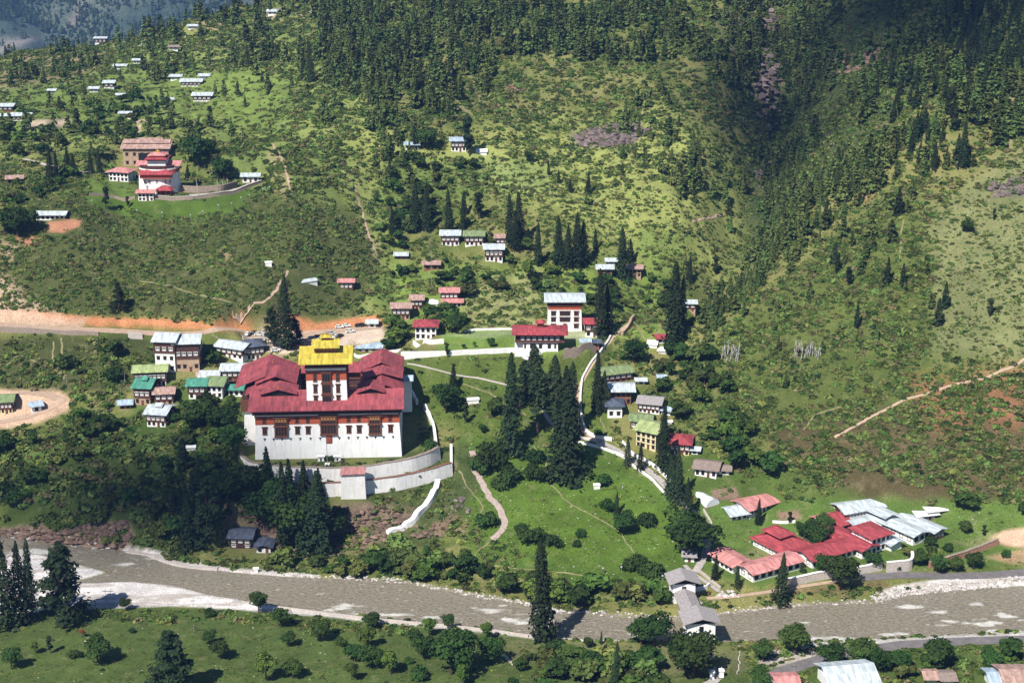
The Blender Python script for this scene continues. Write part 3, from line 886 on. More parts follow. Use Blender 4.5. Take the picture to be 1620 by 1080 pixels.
# ---------------------------------------------------------------- river water
def river_surface():
    xs = np.arange(-330, 331, 0.8); ys = np.arange(470, 640, 0.8)
    X, Y = np.meshgrid(xs, ys)
    d = sdist(X, Y, RIVER)
    dm = ldist(X, Y, [at_z(u, v, 0)[:2] for u, v in [(640,955),(780,975),(840,985),(880,1000),(1000,1000)]])
    # broken water where the bed is shallow or the current piles up
    spots = [(200,893,9,5),(228,885,8,4),(540,962,14,5),(600,972,18,3),(500,968,12,4),(790,965,12,6),(815,980,12,6),(845,975,8,6),(700,975,14,4),(880,990,10,5),(1000,1000,12,4),(1480,968,10,4),(1510,985,12,4),(1560,985,12,5),(1580,1000,12,4),(1330,1010,12,3),(1290,1012,10,3),(1440,960,7,3),(1545,955,8,3),(1600,975,10,4),(1275,985,6,2),(40,875,22,6),(110,940,8,4),(1400,1003,14,3),(640,985,20,2.5)]
    fo = np.zeros(X.shape)
    for u, v, a, b_ in spots:
        cx, cy = at_z(u, v, 0)[:2]
        fo = np.maximum(fo, np.exp(-(((X - cx) / a * 1.2) ** 2 + ((Y - cy) / b_ * 1.2) ** 2)))
    flow = X * 0.95 + Y * 0.2
    st_ = fbm(flow / 5.0, (Y * 1.0) / 1.7, 201, 4)
    fl = np.clip(fo, 0, 1)
    amt = smooth((st_ * 1.0 + fl * 0.9 - 0.45) / 0.6)
    amt = np.maximum(amt, smooth((fbm(X / 2.0, Y / 0.9, 207, 3) - 0.36) / 0.2) * 0.75)  # small whitecaps, also painted on as sparkle of the water
    Z = fbm(X / 2.6, Y / 1.4, 211, 3) * (0.16 + 0.35 * fl) + 0.10 * amt
    nr, nc = X.shape
    keep = d < 2.5
    idx = -np.ones(X.shape, int); idx[keep] = np.arange(keep.sum())
    q = np.stack([idx[:-1, :-1], idx[:-1, 1:], idx[1:, 1:], idx[1:, :-1]], -1).reshape(-1, 4)
    q = q[(q >= 0).all(1)]
    co = np.stack([X[keep], Y[keep], Z[keep]], -1)
    me = bpy.data.meshes.new("river")
    me.vertices.add(len(co)); me.vertices.foreach_set("co", co.ravel())
    me.loops.add(q.size); me.loops.foreach_set("vertex_index", q.ravel().astype(np.int32))
    me.polygons.add(len(q)); me.polygons.foreach_set("loop_start", np.arange(0, q.size, 4, dtype=np.int32))
    me.polygons.foreach_set("use_smooth", np.ones(len(q), bool))
    me.update(calc_edges=True)
    a = me.attributes.new("foam_sparkle", 'FLOAT', 'POINT'); a.data.foreach_set("value", amt[keep].ravel())
    m = bpy.data.materials.new("silty_river_water"); m.use_nodes = True
    nt = m.node_tree; b = nt.nodes["Principled BSDF"]
    b.inputs["Specular IOR Level"].default_value = 0.4
    at = nt.nodes.new("ShaderNodeAttribute"); at.attribute_name = "foam_sparkle"
    tc = nt.nodes.new("ShaderNodeTexCoord")
    mp = nt.nodes.new("ShaderNodeMapping"); mp.inputs["Scale"].default_value = (0.5, 1.1, 1.0)
    nt.links.new(tc.outputs["Object"], mp.inputs[0])
    nz = nt.nodes.new("ShaderNodeTexNoise"); nz.inputs["Scale"].default_value = 1.3; nz.inputs["Detail"].default_value = 5; nz.inputs["Roughness"].default_value = 0.7
    nt.links.new(mp.outputs[0], nz.inputs["Vector"])
    m1 = nt.nodes.new("ShaderNodeMix"); m1.data_type = 'RGBA'
    m1.inputs[6].default_value = (0.16, 0.136, 0.098, 1); m1.inputs[7].default_value = (0.37, 0.325, 0.25, 1)  # dark and pale ripple tones painted into the silty water colour
    nr = nt.nodes.new('ShaderNodeMapRange'); nr.inputs[1].default_value = 0.36; nr.inputs[2].default_value = 0.66
    nt.links.new(nz.outputs["Fac"], nr.inputs[0]); nt.links.new(nr.outputs[0], m1.inputs[0])
    m2 = nt.nodes.new("ShaderNodeMix"); m2.data_type = 'RGBA'; m2.inputs[7].default_value = (0.75, 0.73, 0.68, 1)
    n9 = nt.nodes.new("ShaderNodeTexNoise"); n9.inputs["Scale"].default_value = 2.2; n9.inputs["Detail"].default_value = 6; n9.inputs["Roughness"].default_value = 0.8
    nt.links.new(mp.outputs[0], n9.inputs["Vector"])
    ad = nt.nodes.new("ShaderNodeMath"); ad.operation = 'MULTIPLY'
    nt.links.new(at.outputs["Fac"], ad.inputs[0]); nt.links.new(n9.outputs["Fac"], ad.inputs[1])
    th = nt.nodes.new("ShaderNodeMapRange"); th.inputs[1].default_value = 0.14; th.inputs[2].default_value = 0.60
    nt.links.new(ad.outputs[0], th.inputs[0])
    nt.links.new(th.outputs[0], m2.inputs[0]); nt.links.new(m1.outputs[2], m2.inputs[6])
    nt.links.new(m2.outputs[2], b.inputs["Base Color"])
    mr = nt.nodes.new("ShaderNodeMapRange"); mr.inputs[3].default_value = 0.28; mr.inputs[4].default_value = 0.8
    nt.links.new(at.outputs["Fac"], mr.inputs[0]); nt.links.new(mr.outputs[0], b.inputs["Roughness"])
    bp = nt.nodes.new("ShaderNodeBump"); bp.inputs["Strength"].default_value = 1.0; bp.inputs["Distance"].default_value = 0.9
    nt.links.new(nz.outputs["Fac"], bp.inputs["Height"]); nt.links.new(bp.outputs[0], b.inputs["Normal"])
    me.materials.append(m)
    o = link("river", me); o["kind"] = "structure"
river_surface()

# ---------------------------------------------------------------- far mountain across the side valley
def far_mountain():
    ys = np.concatenate([np.linspace(1450, 3600, 30), np.linspace(3620, 6400, 240)])
    ss = np.linspace(-0.55, 0.50, 300)
    Yg, Sg = np.meshgrid(ys, ss, indexing='ij'); Xg = Yg * Sg
    base = np.interp(ys, [1450, 2000, 3600, 4000, 6400], [10, -150, -350, -320, 980])[:, None] + 0 * Xg
    rg = np.abs(fbm(Xg / 330.0 + Yg / 1500, Yg / 900.0, 301, 4))
    Z = base + (rg * 220 + fbm(Xg / 110.0, Yg / 110.0, 305, 3) * 26) * smooth((Yg - 3500) / 500)
    base2 = smooth((1650 - Yg) / 200)
    c = np.zeros(Xg.shape + (3,))
    nn = fbm(Xg / 130.0, Yg / 200.0, 311, 4)[..., None]
    c[:] = mixc((0.055, 0.080, 0.055), (0.11, 0.13, 0.085), smooth(0.4 + nn * 1.4))
    u_, v_, _ = project(Xg, Yg, Z)
    for pl, cc, fe in [([(128,0),(138,0),(118,45),(104,48)], (0.28,0.22,0.19), 6), ([(0,62),(60,60),(30,75),(0,85)], (0.32,0.28,0.25), 8)]:
        w = smooth(0.5 - sdist(u_, v_, pl) / (2 * fe))[..., None] * .8
        c = c * (1 - w) + np.array(cc) * w
    o = grid_mesh("mountain", Xg, Yg, Z, c, 0, len(ys), ground_material("mountain_ground", 0.1))
    o["kind"] = "structure"
    return Xg, Yg, Z, c
MTN = far_mountain()

# land running on out of the photograph: a wide sheet far below and around
gmb = MB()
gmb.poly([(-5000, -50, -420), (5000, -50, -420), (5000, 7300, -420), (-5000, 7300, -420)], [(0, 1, 2, 3)])
o = gmb.build("ground", mat("distant_ground", (0.07, 0.10, 0.04), 0.95, 0.3, 0.01)); o["kind"] = "structure"
# ---------------------------------------------------------------- buildings
FOOT = []          # (x, y, radius) kept clear of scattered plants

def claim(root, w, d, m=2.0):
    c, s = math.cos(root.rotation_euler[2]), math.sin(root.rotation_euler[2])
    nx = max(1, int(w / 4)); ny = max(1, int(d / 4))
    for i in range(nx + 1):
        for j in range(ny + 1):
            x = -w / 2 + w * i / nx; y = d * j / ny
            FOOT.append((root.location[0] + c * x - s * y, root.location[1] + s * x + c * y, m + 1.2))
    # a strip in front stays low so the facade shows
    for i in range(nx + 1):
        x = -w / 2 + w * i / nx
        FOOT.append((root.location[0] + c * x + s * 4, root.location[1] + s * x - c * 4, 2.6))

def win_mesh(w, h, style):
    """window standing proud of the wall: surround, sill, head, glazing bars"""
    def f():
        mb = MB(); t = 0.14
        mb.box(-w / 2, -w / 2 + t, -0.10, 0.05, 0, h); mb.box(w / 2 - t, w / 2, -0.10, 0.05, 0, h)
        mb.box(-w / 2 + t, w / 2 - t, -0.10, 0.05, 0, t); mb.box(-w / 2 + t, w / 2 - t, -0.10, 0.05, h - t, h)
        mb.box(-w / 2 - 0.18, w / 2 + 0.18, -0.22, 0.05, h, h + 0.18)
        if style == 'pale':
            mb.box(-0.07, 0.07, -0.09, 0.04, t, h - t)
            mb.box(-w / 2 + t, w / 2 - t, -0.08, 0.04, h * 0.3 - 0.25, h * 0.3 + 0.3)
        return mb.mesh("window_frame_" + style, pale_frame if style == 'pale' else timber)
    return cached(("win", round(w, 1), round(h, 1), style), f)

def pane_mesh(w, h):
    def f():
        mb = MB(); mb.box(-w / 2 + 0.14, w / 2 - 0.14, -0.03, 0.03, 0.14, h - 0.14)
        return mb.mesh("pane", glass)
    return cached(("pane", round(w, 1), round(h, 1)), f)

def window(parent, x, y, z, w, h, style, rz=0.0, pane=True):
    w = round(w, 1); h = round(h, 1)
    o = link("window", win_mesh(w, h, style), parent, (x, y, z), rz)
    if pane:
        link("pane", pane_mesh(w, h), o, (0, -0.02, 0))
    return o

def house(name, label, cat, front, hpx, depth, wall='white', roof='white', rtype='gable', storeys=2, timbered=1, nw=4, over=1.3,
          rise=0.16, group=None, lower='dark', door=True, sides=1, gap=0.55, z=None, lev=True, attic=True, band=None, raised=False, pane=True, lower_wall=None):
    """front = two pixels surveyed at the foot of the front wall; hpx = height of the wall in pixels; depth in metres"""
    (u1, v1), (u2, v2) = front
    pm = hit((u1 + u2) / 2, (v1 + v2) / 2)
    zz = pm[2] if z is None else z
    a = at_z(u1, v1, zz); b = at_z(u2, v2, zz)
    w = math.hypot(b[0] - a[0], b[1] - a[1]); yaw = math.atan2(b[1] - a[1], b[0] - a[0])
    cx, cy = (a[0] + b[0]) / 2, (a[1] + b[1]) / 2
    pp = ppm((cx, cy, zz))
    ang = math.atan2(CAMZ - zz, cy)
    h = hpx / (pp * math.cos(ang))
    t = thing(name, label, cat, (cx, cy, zz), yaw, group)
    # how far the ground falls or rises round the house
    claim(t, w, depth)
    fd = 5.0
    sh = h / storeys
    wm = WALL[wall]
    body = MB()
    top_low = h - sh * timbered if timbered else h
    body.box(-w / 2, w / 2, 0, depth, -fd, top_low, 0, 0.0)
    body.build("wall", WALL[lower_wall] if lower_wall else wm, t)
    if timbered:
        tb = MB(); tb.box(-w / 2 - 0.25, w / 2 + 0.25, -0.25, depth + 0.25, top_low, h)
        tb.build("timber_storey", timber, t)
        cb = MB()
        cb.box(-w / 2 - 0.42, w / 2 + 0.42, -0.42, depth + 0.42, top_low - 0.18, top_low + 0.06)
        cb.box(-w / 2 - 0.42, w / 2 + 0.42, -0.42, depth + 0.42, h - 0.10, h + 0.16)
        cb.build("cornice", bay_wood, t)
    if band:
        bb = MB(); bb.box(-w / 2 - 0.05, w / 2 + 0.05, -0.05, depth + 0.05, h - sh * 0.45, h - sh * 0.12)
        bb.build("painted_band", red_band, t)
    # windows
    ww = min(1.9 if cat == 'school building' else 1.5, max(0.7, (w - 1.0) / (nw * 1.55))) if nw else 0
    for s in range(storeys):
        zb = h - sh * (s + 1)
        up = s < timbered
        wh = min(1.7, sh * 0.62)
        for i in range(nw):
            x = -w / 2 + (i + 0.5) * w / nw
            if door and s == storeys - 1 and i == nw // 2:
                continue
            window(t, x, -0.25 if up else 0.0, zb + sh * (0.18 if up else 0.25), ww * (1.15 if up else 1.0), wh, 'pale' if up else lower, pane=pane)
        if sides:
            ns = max(1, int(depth / 4)) if sides else 0
            for sx in ((-1,) if cx > 30 else ((1,) if cx < -30 else (-1, 1))):
                for j in range(ns):
                    window(t, sx * (w / 2 + (0.25 if up else 0.0)), (j + 0.5) * depth / ns, zb + sh * 0.22, ww, wh, 'pale' if up else lower, R(90) * sx, pane=False)
    if door:
        dm = MB(); dm.box(-0.55, 0.55, -0.10, 0.05, 0, 2.0); dm.box(-0.75, 0.75, -0.16, 0.05, 2.0, 2.2)
        link("door", cached(("door",), lambda: dm.mesh("door", bay_wood)), t, (-w / 2 + (nw // 2 + 0.5) * w / max(nw, 1), 0, 0))
    # solid dark box stands in for the shaded attic gap below a floating roof
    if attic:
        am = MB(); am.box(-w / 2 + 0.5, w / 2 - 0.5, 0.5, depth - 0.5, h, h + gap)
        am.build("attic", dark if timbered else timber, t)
    else:
        gap = 0.05
    rz_ = h + gap + 0.2
    rr = rise * (depth if rtype in ('gable', 'hip') else w) + 0.3
    rm = MB()
    if rtype == 'gable':
        rm.gable_x(-w / 2 - over, w / 2 + over, -over, depth + over, rz_, rz_ + rr)
    elif rtype == 'gabley':
        rm.gable_y(-w / 2 - over, w / 2 + over, -over, depth + over, rz_, rz_ + rr)
    elif rtype == 'hip':
        rm.hip(-w / 2 - over, w / 2 + over, -over, depth + over, rz_, rz_ + rr * 1.1)
    elif rtype == 'shed':
        p = [(-w / 2 - over, -over, rz_), (w / 2 + over, -over, rz_), (w / 2 + over, depth + over, rz_ + rr * 1.2), (-w / 2 - over, depth + over, rz_ + rr * 1.2)]
        p += [(x, y, q - 0.2) for x, y, q in p]
        rm.poly(p, [(0, 1, 2, 3), (7, 6, 5, 4), (0, 4, 5, 1), (1, 5, 6, 2), (2, 6, 7, 3), (3, 7, 4, 0)])
    ro = rm.build("roof", ROOF[roof], t)
    # a gable roof over plain masonry: close the gable ends
    if rtype == 'gable' and w > 5:
        for sx in (-1, 1):
            gm = MB()
            x = sx * (w / 2 - 0.35)
            p = [(x - 0.1, 0.4, rz_ - 0.35), (x - 0.1, depth - 0.4, rz_ - 0.35), (x - 0.1, depth / 2, rz_ + rr * 0.9 - 0.3),
                 (x + 0.1, 0.4, rz_ - 0.35), (x + 0.1, depth - 0.4, rz_ - 0.35), (x + 0.1, depth / 2, rz_ + rr * 0.9 - 0.3)]
            gm.poly(p, [(0, 2, 1), (3, 4, 5), (0, 1, 4, 3), (1, 2, 5, 4), (2, 0, 3, 5)])
            gm.build("gable_end", timber if timbered else wm, t)
    if raised:
        q = MB()
        yc = depth / 2; a_ = w * 0.22
        q.gable_x(-a_, a_, yc - depth * 0.22, yc + depth * 0.22, rz_ + rr * 0.9 + 0.35, rz_ + rr * 1.25 + 0.5)
        q.build("raised_roof", ROOF[roof], t)
        q = MB(); q.box(-a_ * 0.8, a_ * 0.8, yc - depth * 0.12, yc + depth * 0.12, rz_ + rr * 0.5, rz_ + rr * 0.95 + 0.2); q.build("roof_vent", dark, t)
    t["hh"] = h; t["ww"] = w
    return t, w, h

def H_(label, u1, v1, u2, v2, hpx, depth, **k):
    return house(k.pop('name', 'house'), label, k.pop('cat', 'house'), ((u1, v1), (u2, v2)), hpx, depth, **k)

# village left of the fortress
H_("four storey white house with pale zinc roof above the village left of the fortress", 247, 588, 278, 589, 46, 12, storeys=3, nw=3, roof='white')
H_("brown stone house with dark timber top joined to the tall white house", 279, 588, 316, 587, 42, 13, storeys=2, nw=4, wall='mud', roof='white', lower='dark')
H_("long white house under a lime green roof below the tall white house", 214, 613, 263, 611, 22, 9, storeys=2, nw=7, roof='paleg')
H_("tan house under a faded teal roof beside the lime roofed house", 214, 640, 238, 641, 25, 12, storeys=2, nw=3, wall='mud', roof='teal', raised=True)
H_("low brown house under a rusty pale roof right of the faded teal roofed house", 246, 641, 274, 640, 16, 8, storeys=2, nw=3, wall='mud', roof='rust')
H_("white house with bright white roof lowest in the village left of the fortress", 233, 674, 262, 676, 18, 11, storeys=2, nw=4, roof='white', raised=True)
H_("small open shed with sheet roof at the far left edge of the village", 190, 648, 207, 647, 6, 5, name='shed', cat='shed', storeys=1, timbered=0, nw=2, wall='mud', roof='blue', door=False, sides=0)
H_("white timbered house under a bright teal roof in the village left of the fortress", 299, 631, 325, 631, 19, 9, storeys=2, nw=3, roof='teal')
H_("white house under an olive roof joined to the bright teal roofed house", 327, 629, 352, 630, 18, 11, storeys=2, nw=3, roof='green', timbered=0)
H_("long low white house with teal roof against the fortress", 362, 627, 387, 627, 9, 6, storeys=1, nw=3, timbered=0, roof='teal', door=False)
H_("house with plain white roof hidden behind the teal and olive roofed pair", 318, 606, 344, 606, 8, 8, storeys=1, nw=3, roof='white', timbered=1, door=False)
H_("dark brown house under a wide white roof above the olive roofed house", 352, 603, 385, 603, 15, 9, storeys=2, nw=4, wall='brick', roof='white')
H_("small white house with white roof just left of the red fortress roof", 402, 598, 414, 598, 10, 7, storeys=1, nw=2, timbered=0, roof='white')
H_("low timbered house with half rusted white roof above the village", 343, 563, 384, 569, 14, 9, storeys=2, nw=5, roof='white')
H_("white house with slate blue roof highest in the village by the car park", 391, 571, 418, 568, 20, 9, storeys=2, nw=4, roof='slate', rtype='hip')
H_("tiny pink roofed hut behind the bright teal roofed house", 314, 602, 325, 602, 6, 4, name='hut', cat='hut', storeys=1, timbered=0, nw=1, roof='rust', sides=0, door=False)
H_("yellow and brown house with olive roof beside the dirt yard at left", -4, 655, 20, 654, 17, 9, storeys=2, nw=4, wall='cream', roof='green')
H_("small shed with white sheet roof beside the yellow house and dirt yard", 51, 653, 66, 651, 8, 5, name='shed', cat='shed', storeys=1, timbered=0, nw=1, roof='blue', sides=0, door=False)
# around the field
H_("tan and white farmhouse with rusty pink roof, lowest of the cluster left of the terraces", 621, 506, 648, 506, 17, 8, storeys=2, nw=4, wall='mud', roof='rust')
H_("small square farmhouse with pale pink roof behind the rusty roofed farmhouse", 651, 490, 668, 490, 14, 8, storeys=2, nw=3, wall='mud', roof='rust')
H_("farmhouse with pink roof and dark timber front above the white terrace wing", 698, 478, 724, 478, 14, 7, storeys=2, nw=4, roof='pink')
H_("low white wing with pink roof in front of the dark timber farmhouse", 702, 487, 730, 487, 7, 5, name='farm_wing', cat='house', storeys=1, timbered=0, nw=4, roof='pink', door=False)
H_("white canvas shelter between the two pink roofed farmhouses", 676, 484, 692, 484, 3, 6, name='canvas_shelter', cat='shelter', storeys=1, timbered=0, nw=0, roof='tarp', rtype='hip', door=False, sides=0, attic=False, over=.5)
H_("two storey white house with red hip roof at the left end of the lawn", 657, 537, 690, 537, 19, 9, storeys=2, nw=4, timbered=0, roof='red', rtype='hip', lower='dark')
H_("long blue grey roofed hall behind the golden tower roof", 548, 556, 602, 556, 4, 17, name='hall', cat='hall', storeys=1, timbered=1, nw=5, roof='blue', rtype='gable', rise=.10, door=False, wall='timber')
H_("small hut with white sheet roof at the right end of the car park", 582, 518, 595, 518, 5, 5, name='hut', cat='hut', storeys=1, timbered=0, nw=1, roof='white', sides=0, door=False)
# scattered on the slope above
H_("white house with white roof under the tall firs, left of the green roofed house", 699, 389, 726, 389, 15, 9, storeys=2, nw=4, roof='white')
H_("white and brown house with green roof under the tall firs", 736, 389, 764, 389, 14, 9, storeys=2, nw=4, roof='green')
H_("dark low hut with rusty roof right of the green roofed house", 785, 384, 804, 384, 6, 6, name='hut', cat='hut', storeys=1, timbered=1, nw=3, roof='rust', wall='brick', door=False)
H_("dark timber house with white roof and three white windows below the firs", 768, 414, 795, 414, 18, 9, storeys=2, nw=4, roof='white', wall='old')
H_("low brown hut with white roof alone in bushes above the pink roofed farms", 626, 410, 643, 410, 4, 5, name='hut', cat='hut', storeys=1, timbered=0, nw=2, roof='white', wall='brick', sides=0, door=False)
H_("brown shed with pale roof on a cleared terrace above the pink roofed farms", 671, 427, 694, 427, 7, 6, name='shed', cat='shed', storeys=1, timbered=0, nw=2, roof='rust', wall='brick', sides=0, door=False)
H_("white farmhouse with blue grey roof beside the lone column tree high on the slope", 714, 240, 737, 240, 15, 8, storeys=2, nw=4, roof='blue')
H_("white canvas shelter right of the lone column tree high on the slope", 754, 245, 770, 245, 4, 6, name='canvas_shelter', cat='shelter', storeys=1, timbered=0, nw=0, roof='tarp', rtype='gable', door=False, sides=0, attic=False, over=.5)
H_("white and grey cottage left of the round tree high on the slope", 642, 237, 662, 237, 6, 6, storeys=1, nw=3, timbered=0, roof='blue', wall='old')
H_("brown brick house with white roof left of the dark pines in the green hollow", 946, 439, 968, 439, 12, 7, storeys=2, nw=2, timbered=0, wall='brick', roof='white')
H_("small white roofed hut behind the brown brick house in the green hollow", 960, 421, 974, 421, 6, 5, name='hut', cat='hut', storeys=1, nw=2, timbered=1, roof='white', door=False)
H_("long tan brick house with rusty roof right of the dark pines in the green hollow", 988, 438, 1014, 438, 11, 7, storeys=2, nw=4, timbered=0, wall='mud', roof='rust')
H_("brown house with white roof at the mouth of the gully beside the tall fir", 1082, 492, 1100, 492, 10, 6, storeys=2, nw=2, wall='mud', roof='white')
H_("small pink hut alone on the slope above the golden tower roof", 538, 456, 558, 456, 8, 5, name='hut', cat='hut', storeys=1, nw=3, wall='brick', roof='pink', door=False)
H_("long white roofed animal shed alone on the slope above the golden tower roof", 470, 451, 502, 446, 2, 4, name='shed', cat='shed', storeys=1, nw=0, timbered=0, roof='white', door=False, sides=0, attic=False, over=.3)
# east of the meadow
H_("brown timber house under two olive roofs behind the long white roof", 955, 607, 999, 602, 12, 9, storeys=2, nw=5, wall='brick', roof='green', door=False)
H_("brown brick house under a long blue white roof left of the rubble yard", 966, 640, 998, 640, 20, 9, storeys=2, nw=4, timbered=0, wall='brick', roof='white', over=2.0)
H_("small white house with slate blue hip roof beside the walled track", 961, 661, 984, 661, 17, 8, storeys=1, nw=2, timbered=0, roof='slate', rtype='hip', door=False)
H_("white and dark house with grey sheet roof right of the slate roofed house", 1010, 652, 1043, 655, 13, 9, storeys=2, nw=5, roof='grey')
H_("dark timber house with olive roof behind the yellow house", 998, 677, 1028, 679, 10, 8, storeys=1, nw=4, roof='green', door=False)
H_("yellow three storey house under a pink and olive roof beside the lane", 1006, 706, 1037, 713, 25, 12, storeys=3, nw=4, timbered=0, wall='cream', roof='paleg', lower='dark')
H_("dark timber house with red roof standing right of the tall firs by the lane", 1060, 719, 1090, 721, 16, 10, storeys=2, nw=4, wall='cream', roof='red', rtype='hip')
H_("long low white house with old brown roof below the red roofed timber house", 1099, 752, 1133, 756, 10, 9, storeys=1, nw=4, timbered=0, roof='brown')
H_("small brown roofed hut right of the long low white house", 1137, 750, 1153, 751, 5, 5, name='hut', cat='hut', storeys=1, nw=1, timbered=0, wall='old', roof='brown', sides=0, door=False)
H_("white canvas shelter nearer the walled track behind the round tree", 1024, 550, 1039, 551, 5, 6, name='canvas_shelter', cat='shelter', storeys=1, nw=0, timbered=0, roof='tarp', rtype='gable', door=False, sides=0, attic=False, over=.4, wall='old')
H_("white canvas shelter below the big dark fir", 1041, 559, 1055, 560, 4, 5, name='canvas_shelter', cat='shelter', storeys=1, nw=0, timbered=0, roof='tarp', rtype='hip', door=False, sides=0, attic=False, over=.6, wall='old')
H_("red sheet roofed shed at the foot of the big dark fir", 1040, 543, 1058, 542, 6, 5, name='shed', cat='shed', storeys=1, nw=2, timbered=0, roof='red', wall='old', sides=0, door=False)
H_("tiny white sheet hut alone in the bushes right of the grey roofed house", 1093, 718, 1104, 719, 5, 3, name='hut', cat='hut', storeys=1, nw=1, timbered=0, roof='white', wall='old', sides=0, door=False)
H_("pale sheet roofed lean-to right of the grey roofed house", 1046, 655, 1060, 657, 5, 4, name='lean_to', cat='shed', storeys=1, nw=1, timbered=0, roof='blue', wall='old', sides=0, door=False)
H_("low white outhouse above the rubble yard", 1008, 608, 1020, 608, 4, 3, name='outhouse', cat='shed', storeys=1, nw=1, timbered=0, roof='white', wall='old', sides=0, door=False)
H_("small bluish hut in dark bushes right of the olive roofed house", 1043, 603, 1051, 603, 4, 3, name='hut', cat='hut', storeys=1, nw=1, timbered=0, roof='blue', wall='old', sides=0, door=False)
# beside the watch tower
H_("small white house with red roof against the tall white temple", 926, 533, 945, 533, 19, 8, storeys=2, nw=2, roof='red')
H_("small blue roofed hut at the top of the walled track", 921, 548, 932, 548, 5, 4, name='hut', cat='hut', storeys=1, nw=1, timbered=0, roof='blue', wall='brick', sides=0, door=False)
H_("low dark roofed hut beside the walled track above the stone wall", 935, 550, 948, 550, 6, 4, name='hut', cat='hut', storeys=1, nw=1, timbered=0, roof='slate', wall='brick', sides=0, door=False)
# left edge and high terraces
H_("row of white sheds with zinc roof above the red ploughed plot", 57, 348, 102, 348, 6, 6, name='shed', cat='shed', storeys=1, nw=6, timbered=0, roof='white', door=False)
H_("brown hut with pink roof at the left edge below the white road", 12, 292, 35, 291, 7, 6, name='hut', cat='hut', storeys=1, nw=3, timbered=0, wall='mud', roof='rust', door=False, sides=0)
for lab, u1, u2, v, hp, dp, kw in [
    ("dark timbered farmhouse with white windows lowest on the high green terraces", 306, 334, 161, 8, 8, {}),
    ("long low shed left of the timbered farmhouse on the high green terraces", 257, 273, 162, 3, 4, dict(nm='shed')),
    ("wide pale roofed farmhouse in the middle of the high green terraces", 287, 318, 137, 6, 8, {}),
    ("small white roofed farmhouse upper left of the wide pale roofed farmhouse", 270, 286, 127, 4, 6, {}),
    ("small white roofed farmhouse upper right of the wide pale roofed farmhouse", 316, 330, 126, 4, 6, {}),
    ("square dark fronted farmhouse alone on the green terraces at left", 165, 180, 140, 7, 7, {}),
    ("low farmhouse just lower left of the square dark fronted farmhouse", 142, 155, 146, 4, 5, {}),
    ("small white roofed hut on the terraces near the left edge", 77, 87, 148, 3, 4, dict(nm='hut')),
    ("brown farmhouse with white roof at the very left edge of the terraces", -2, 20, 177, 7, 7, dict(wall='brick')),
    ("long white roofed farmhouse above the bare brown plot at left", 19, 47, 191, 6, 7, {}),
    ("low white roof at the left edge beside the long white roofed farmhouse", -3, 15, 188, 3, 5, dict(nm='hut')),
    ("white house on the ridge below the blue mountain", 150, 168, 67, 5, 7, {}),
    ("tiny dark roofed house on the ridge line below the blue mountain", 224, 236, 53, 4, 5, dict(roof='slate')),
    ("pale roofed house on the upper ridge right of the tiny dark roofed house", 298, 313, 46, 3, 5, {}),
    ("large pale house high on the bare ridge crest", 424, 446, 24, 4, 7, {}),
    ("low white roofed house between dark trees under the ridge", 181, 199, 109, 3, 5, {}),
    ("small white walled hut between dark trees under the ridge", 211, 221, 101, 4, 4, dict(nm='hut')),
    ("low blue white roof above the museum road", 190, 206, 184, 3, 4, dict(nm='shed')),
    ("small pale roof left of the long shed on the high green terraces", 185, 196, 154, 2, 4, dict(nm='hut')),
    ("dark roofed hut on the terraces below the bare ridge", 268, 281, 80, 4, 5, dict(nm='hut', roof='brown'))]:
    H_(lab, u1, v, u2, v, hp, dp, name=kw.get('nm', 'farmhouse'), cat='hut' if kw.get('nm') else 'farmhouse', storeys=2 if hp > 5 else 1, timbered=1 if hp > 4 else 0,
       nw=max(2, int((u2 - u1) / 6)), roof=kw.get('roof', 'white'), wall=kw.get('wall', 'white'), sides=0, door=False, pane=False)

# museum hill
H_("long tan museum building with layered pale pink roof behind the round watchtower", 196, 263, 268, 263, 26, 14, name='museum', cat='museum', storeys=2, timbered=0, nw=6, wall='mud', roof='rust', rtype='gable', rise=.2, door=False)
H_("farmhouse with pale roof just above the museum building", 221, 236, 253, 236, 9, 9, name='farmhouse', cat='farmhouse', storeys=1, nw=4, wall='mud', roof='rust', door=False)
H_("small white annex with red roof left of the round watchtower", 173, 286, 203, 288, 13, 8, name='annex', cat='annex', storeys=2, nw=5, timbered=0, roof='pink', rtype='hip')
H_("small two storey white gatehouse in front of the round watchtower", 219, 318, 243, 318, 11, 5, name='gatehouse', cat='gatehouse', storeys=2, nw=4, timbered=0, roof='pink')
H_("low white shed with zinc roof at the right end of the museum terrace", 384, 289, 409, 289, 8, 6, name='shed', cat='shed', storeys=1, timbered=0, nw=3, roof='white')

# ---------------------------------------------------------------- school below the right slope
S = dict(cat='school building', name='school_building', attic=False, door=False)
H_("long pink roofed school wing nearest the bridge", 1126, 888, 1159, 907, 11, 8, storeys=1, timbered=0, nw=5, roof='pink', rise=.14, z=5.0, **S)
H_("long pink roofed school wing behind the big dark fir by the river", 1191, 921, 1266, 900, 13, 8, storeys=1, timbered=0, nw=7, roof='pink', rise=.14, z=5.0, **S)
H_("square red roofed school hall with raised upper roof", 1237, 885, 1278, 871, 11, 16, storeys=1, timbered=0, nw=2, roof='red', rtype='hip', rise=.14, z=5.0, **S)
H_("long red roofed school wing in front of the blue white roofed blocks", 1285, 899, 1356, 878, 12, 10, storeys=1, timbered=0, nw=8, roof='red', rise=.16, z=5.0, **S)
H_("red roofed school wing running back between the trees", 1363, 884, 1386, 876, 13, 27, storeys=1, timbered=0, nw=3, roof='red', rtype='gabley', rise=.14, z=5.0, **S)
H_("two storey white school block with red hip roof", 1378, 876, 1407, 867, 24, 11, storeys=2, timbered=0, nw=4, roof='red', rtype='hip', rise=.08, z=5.0, **S)
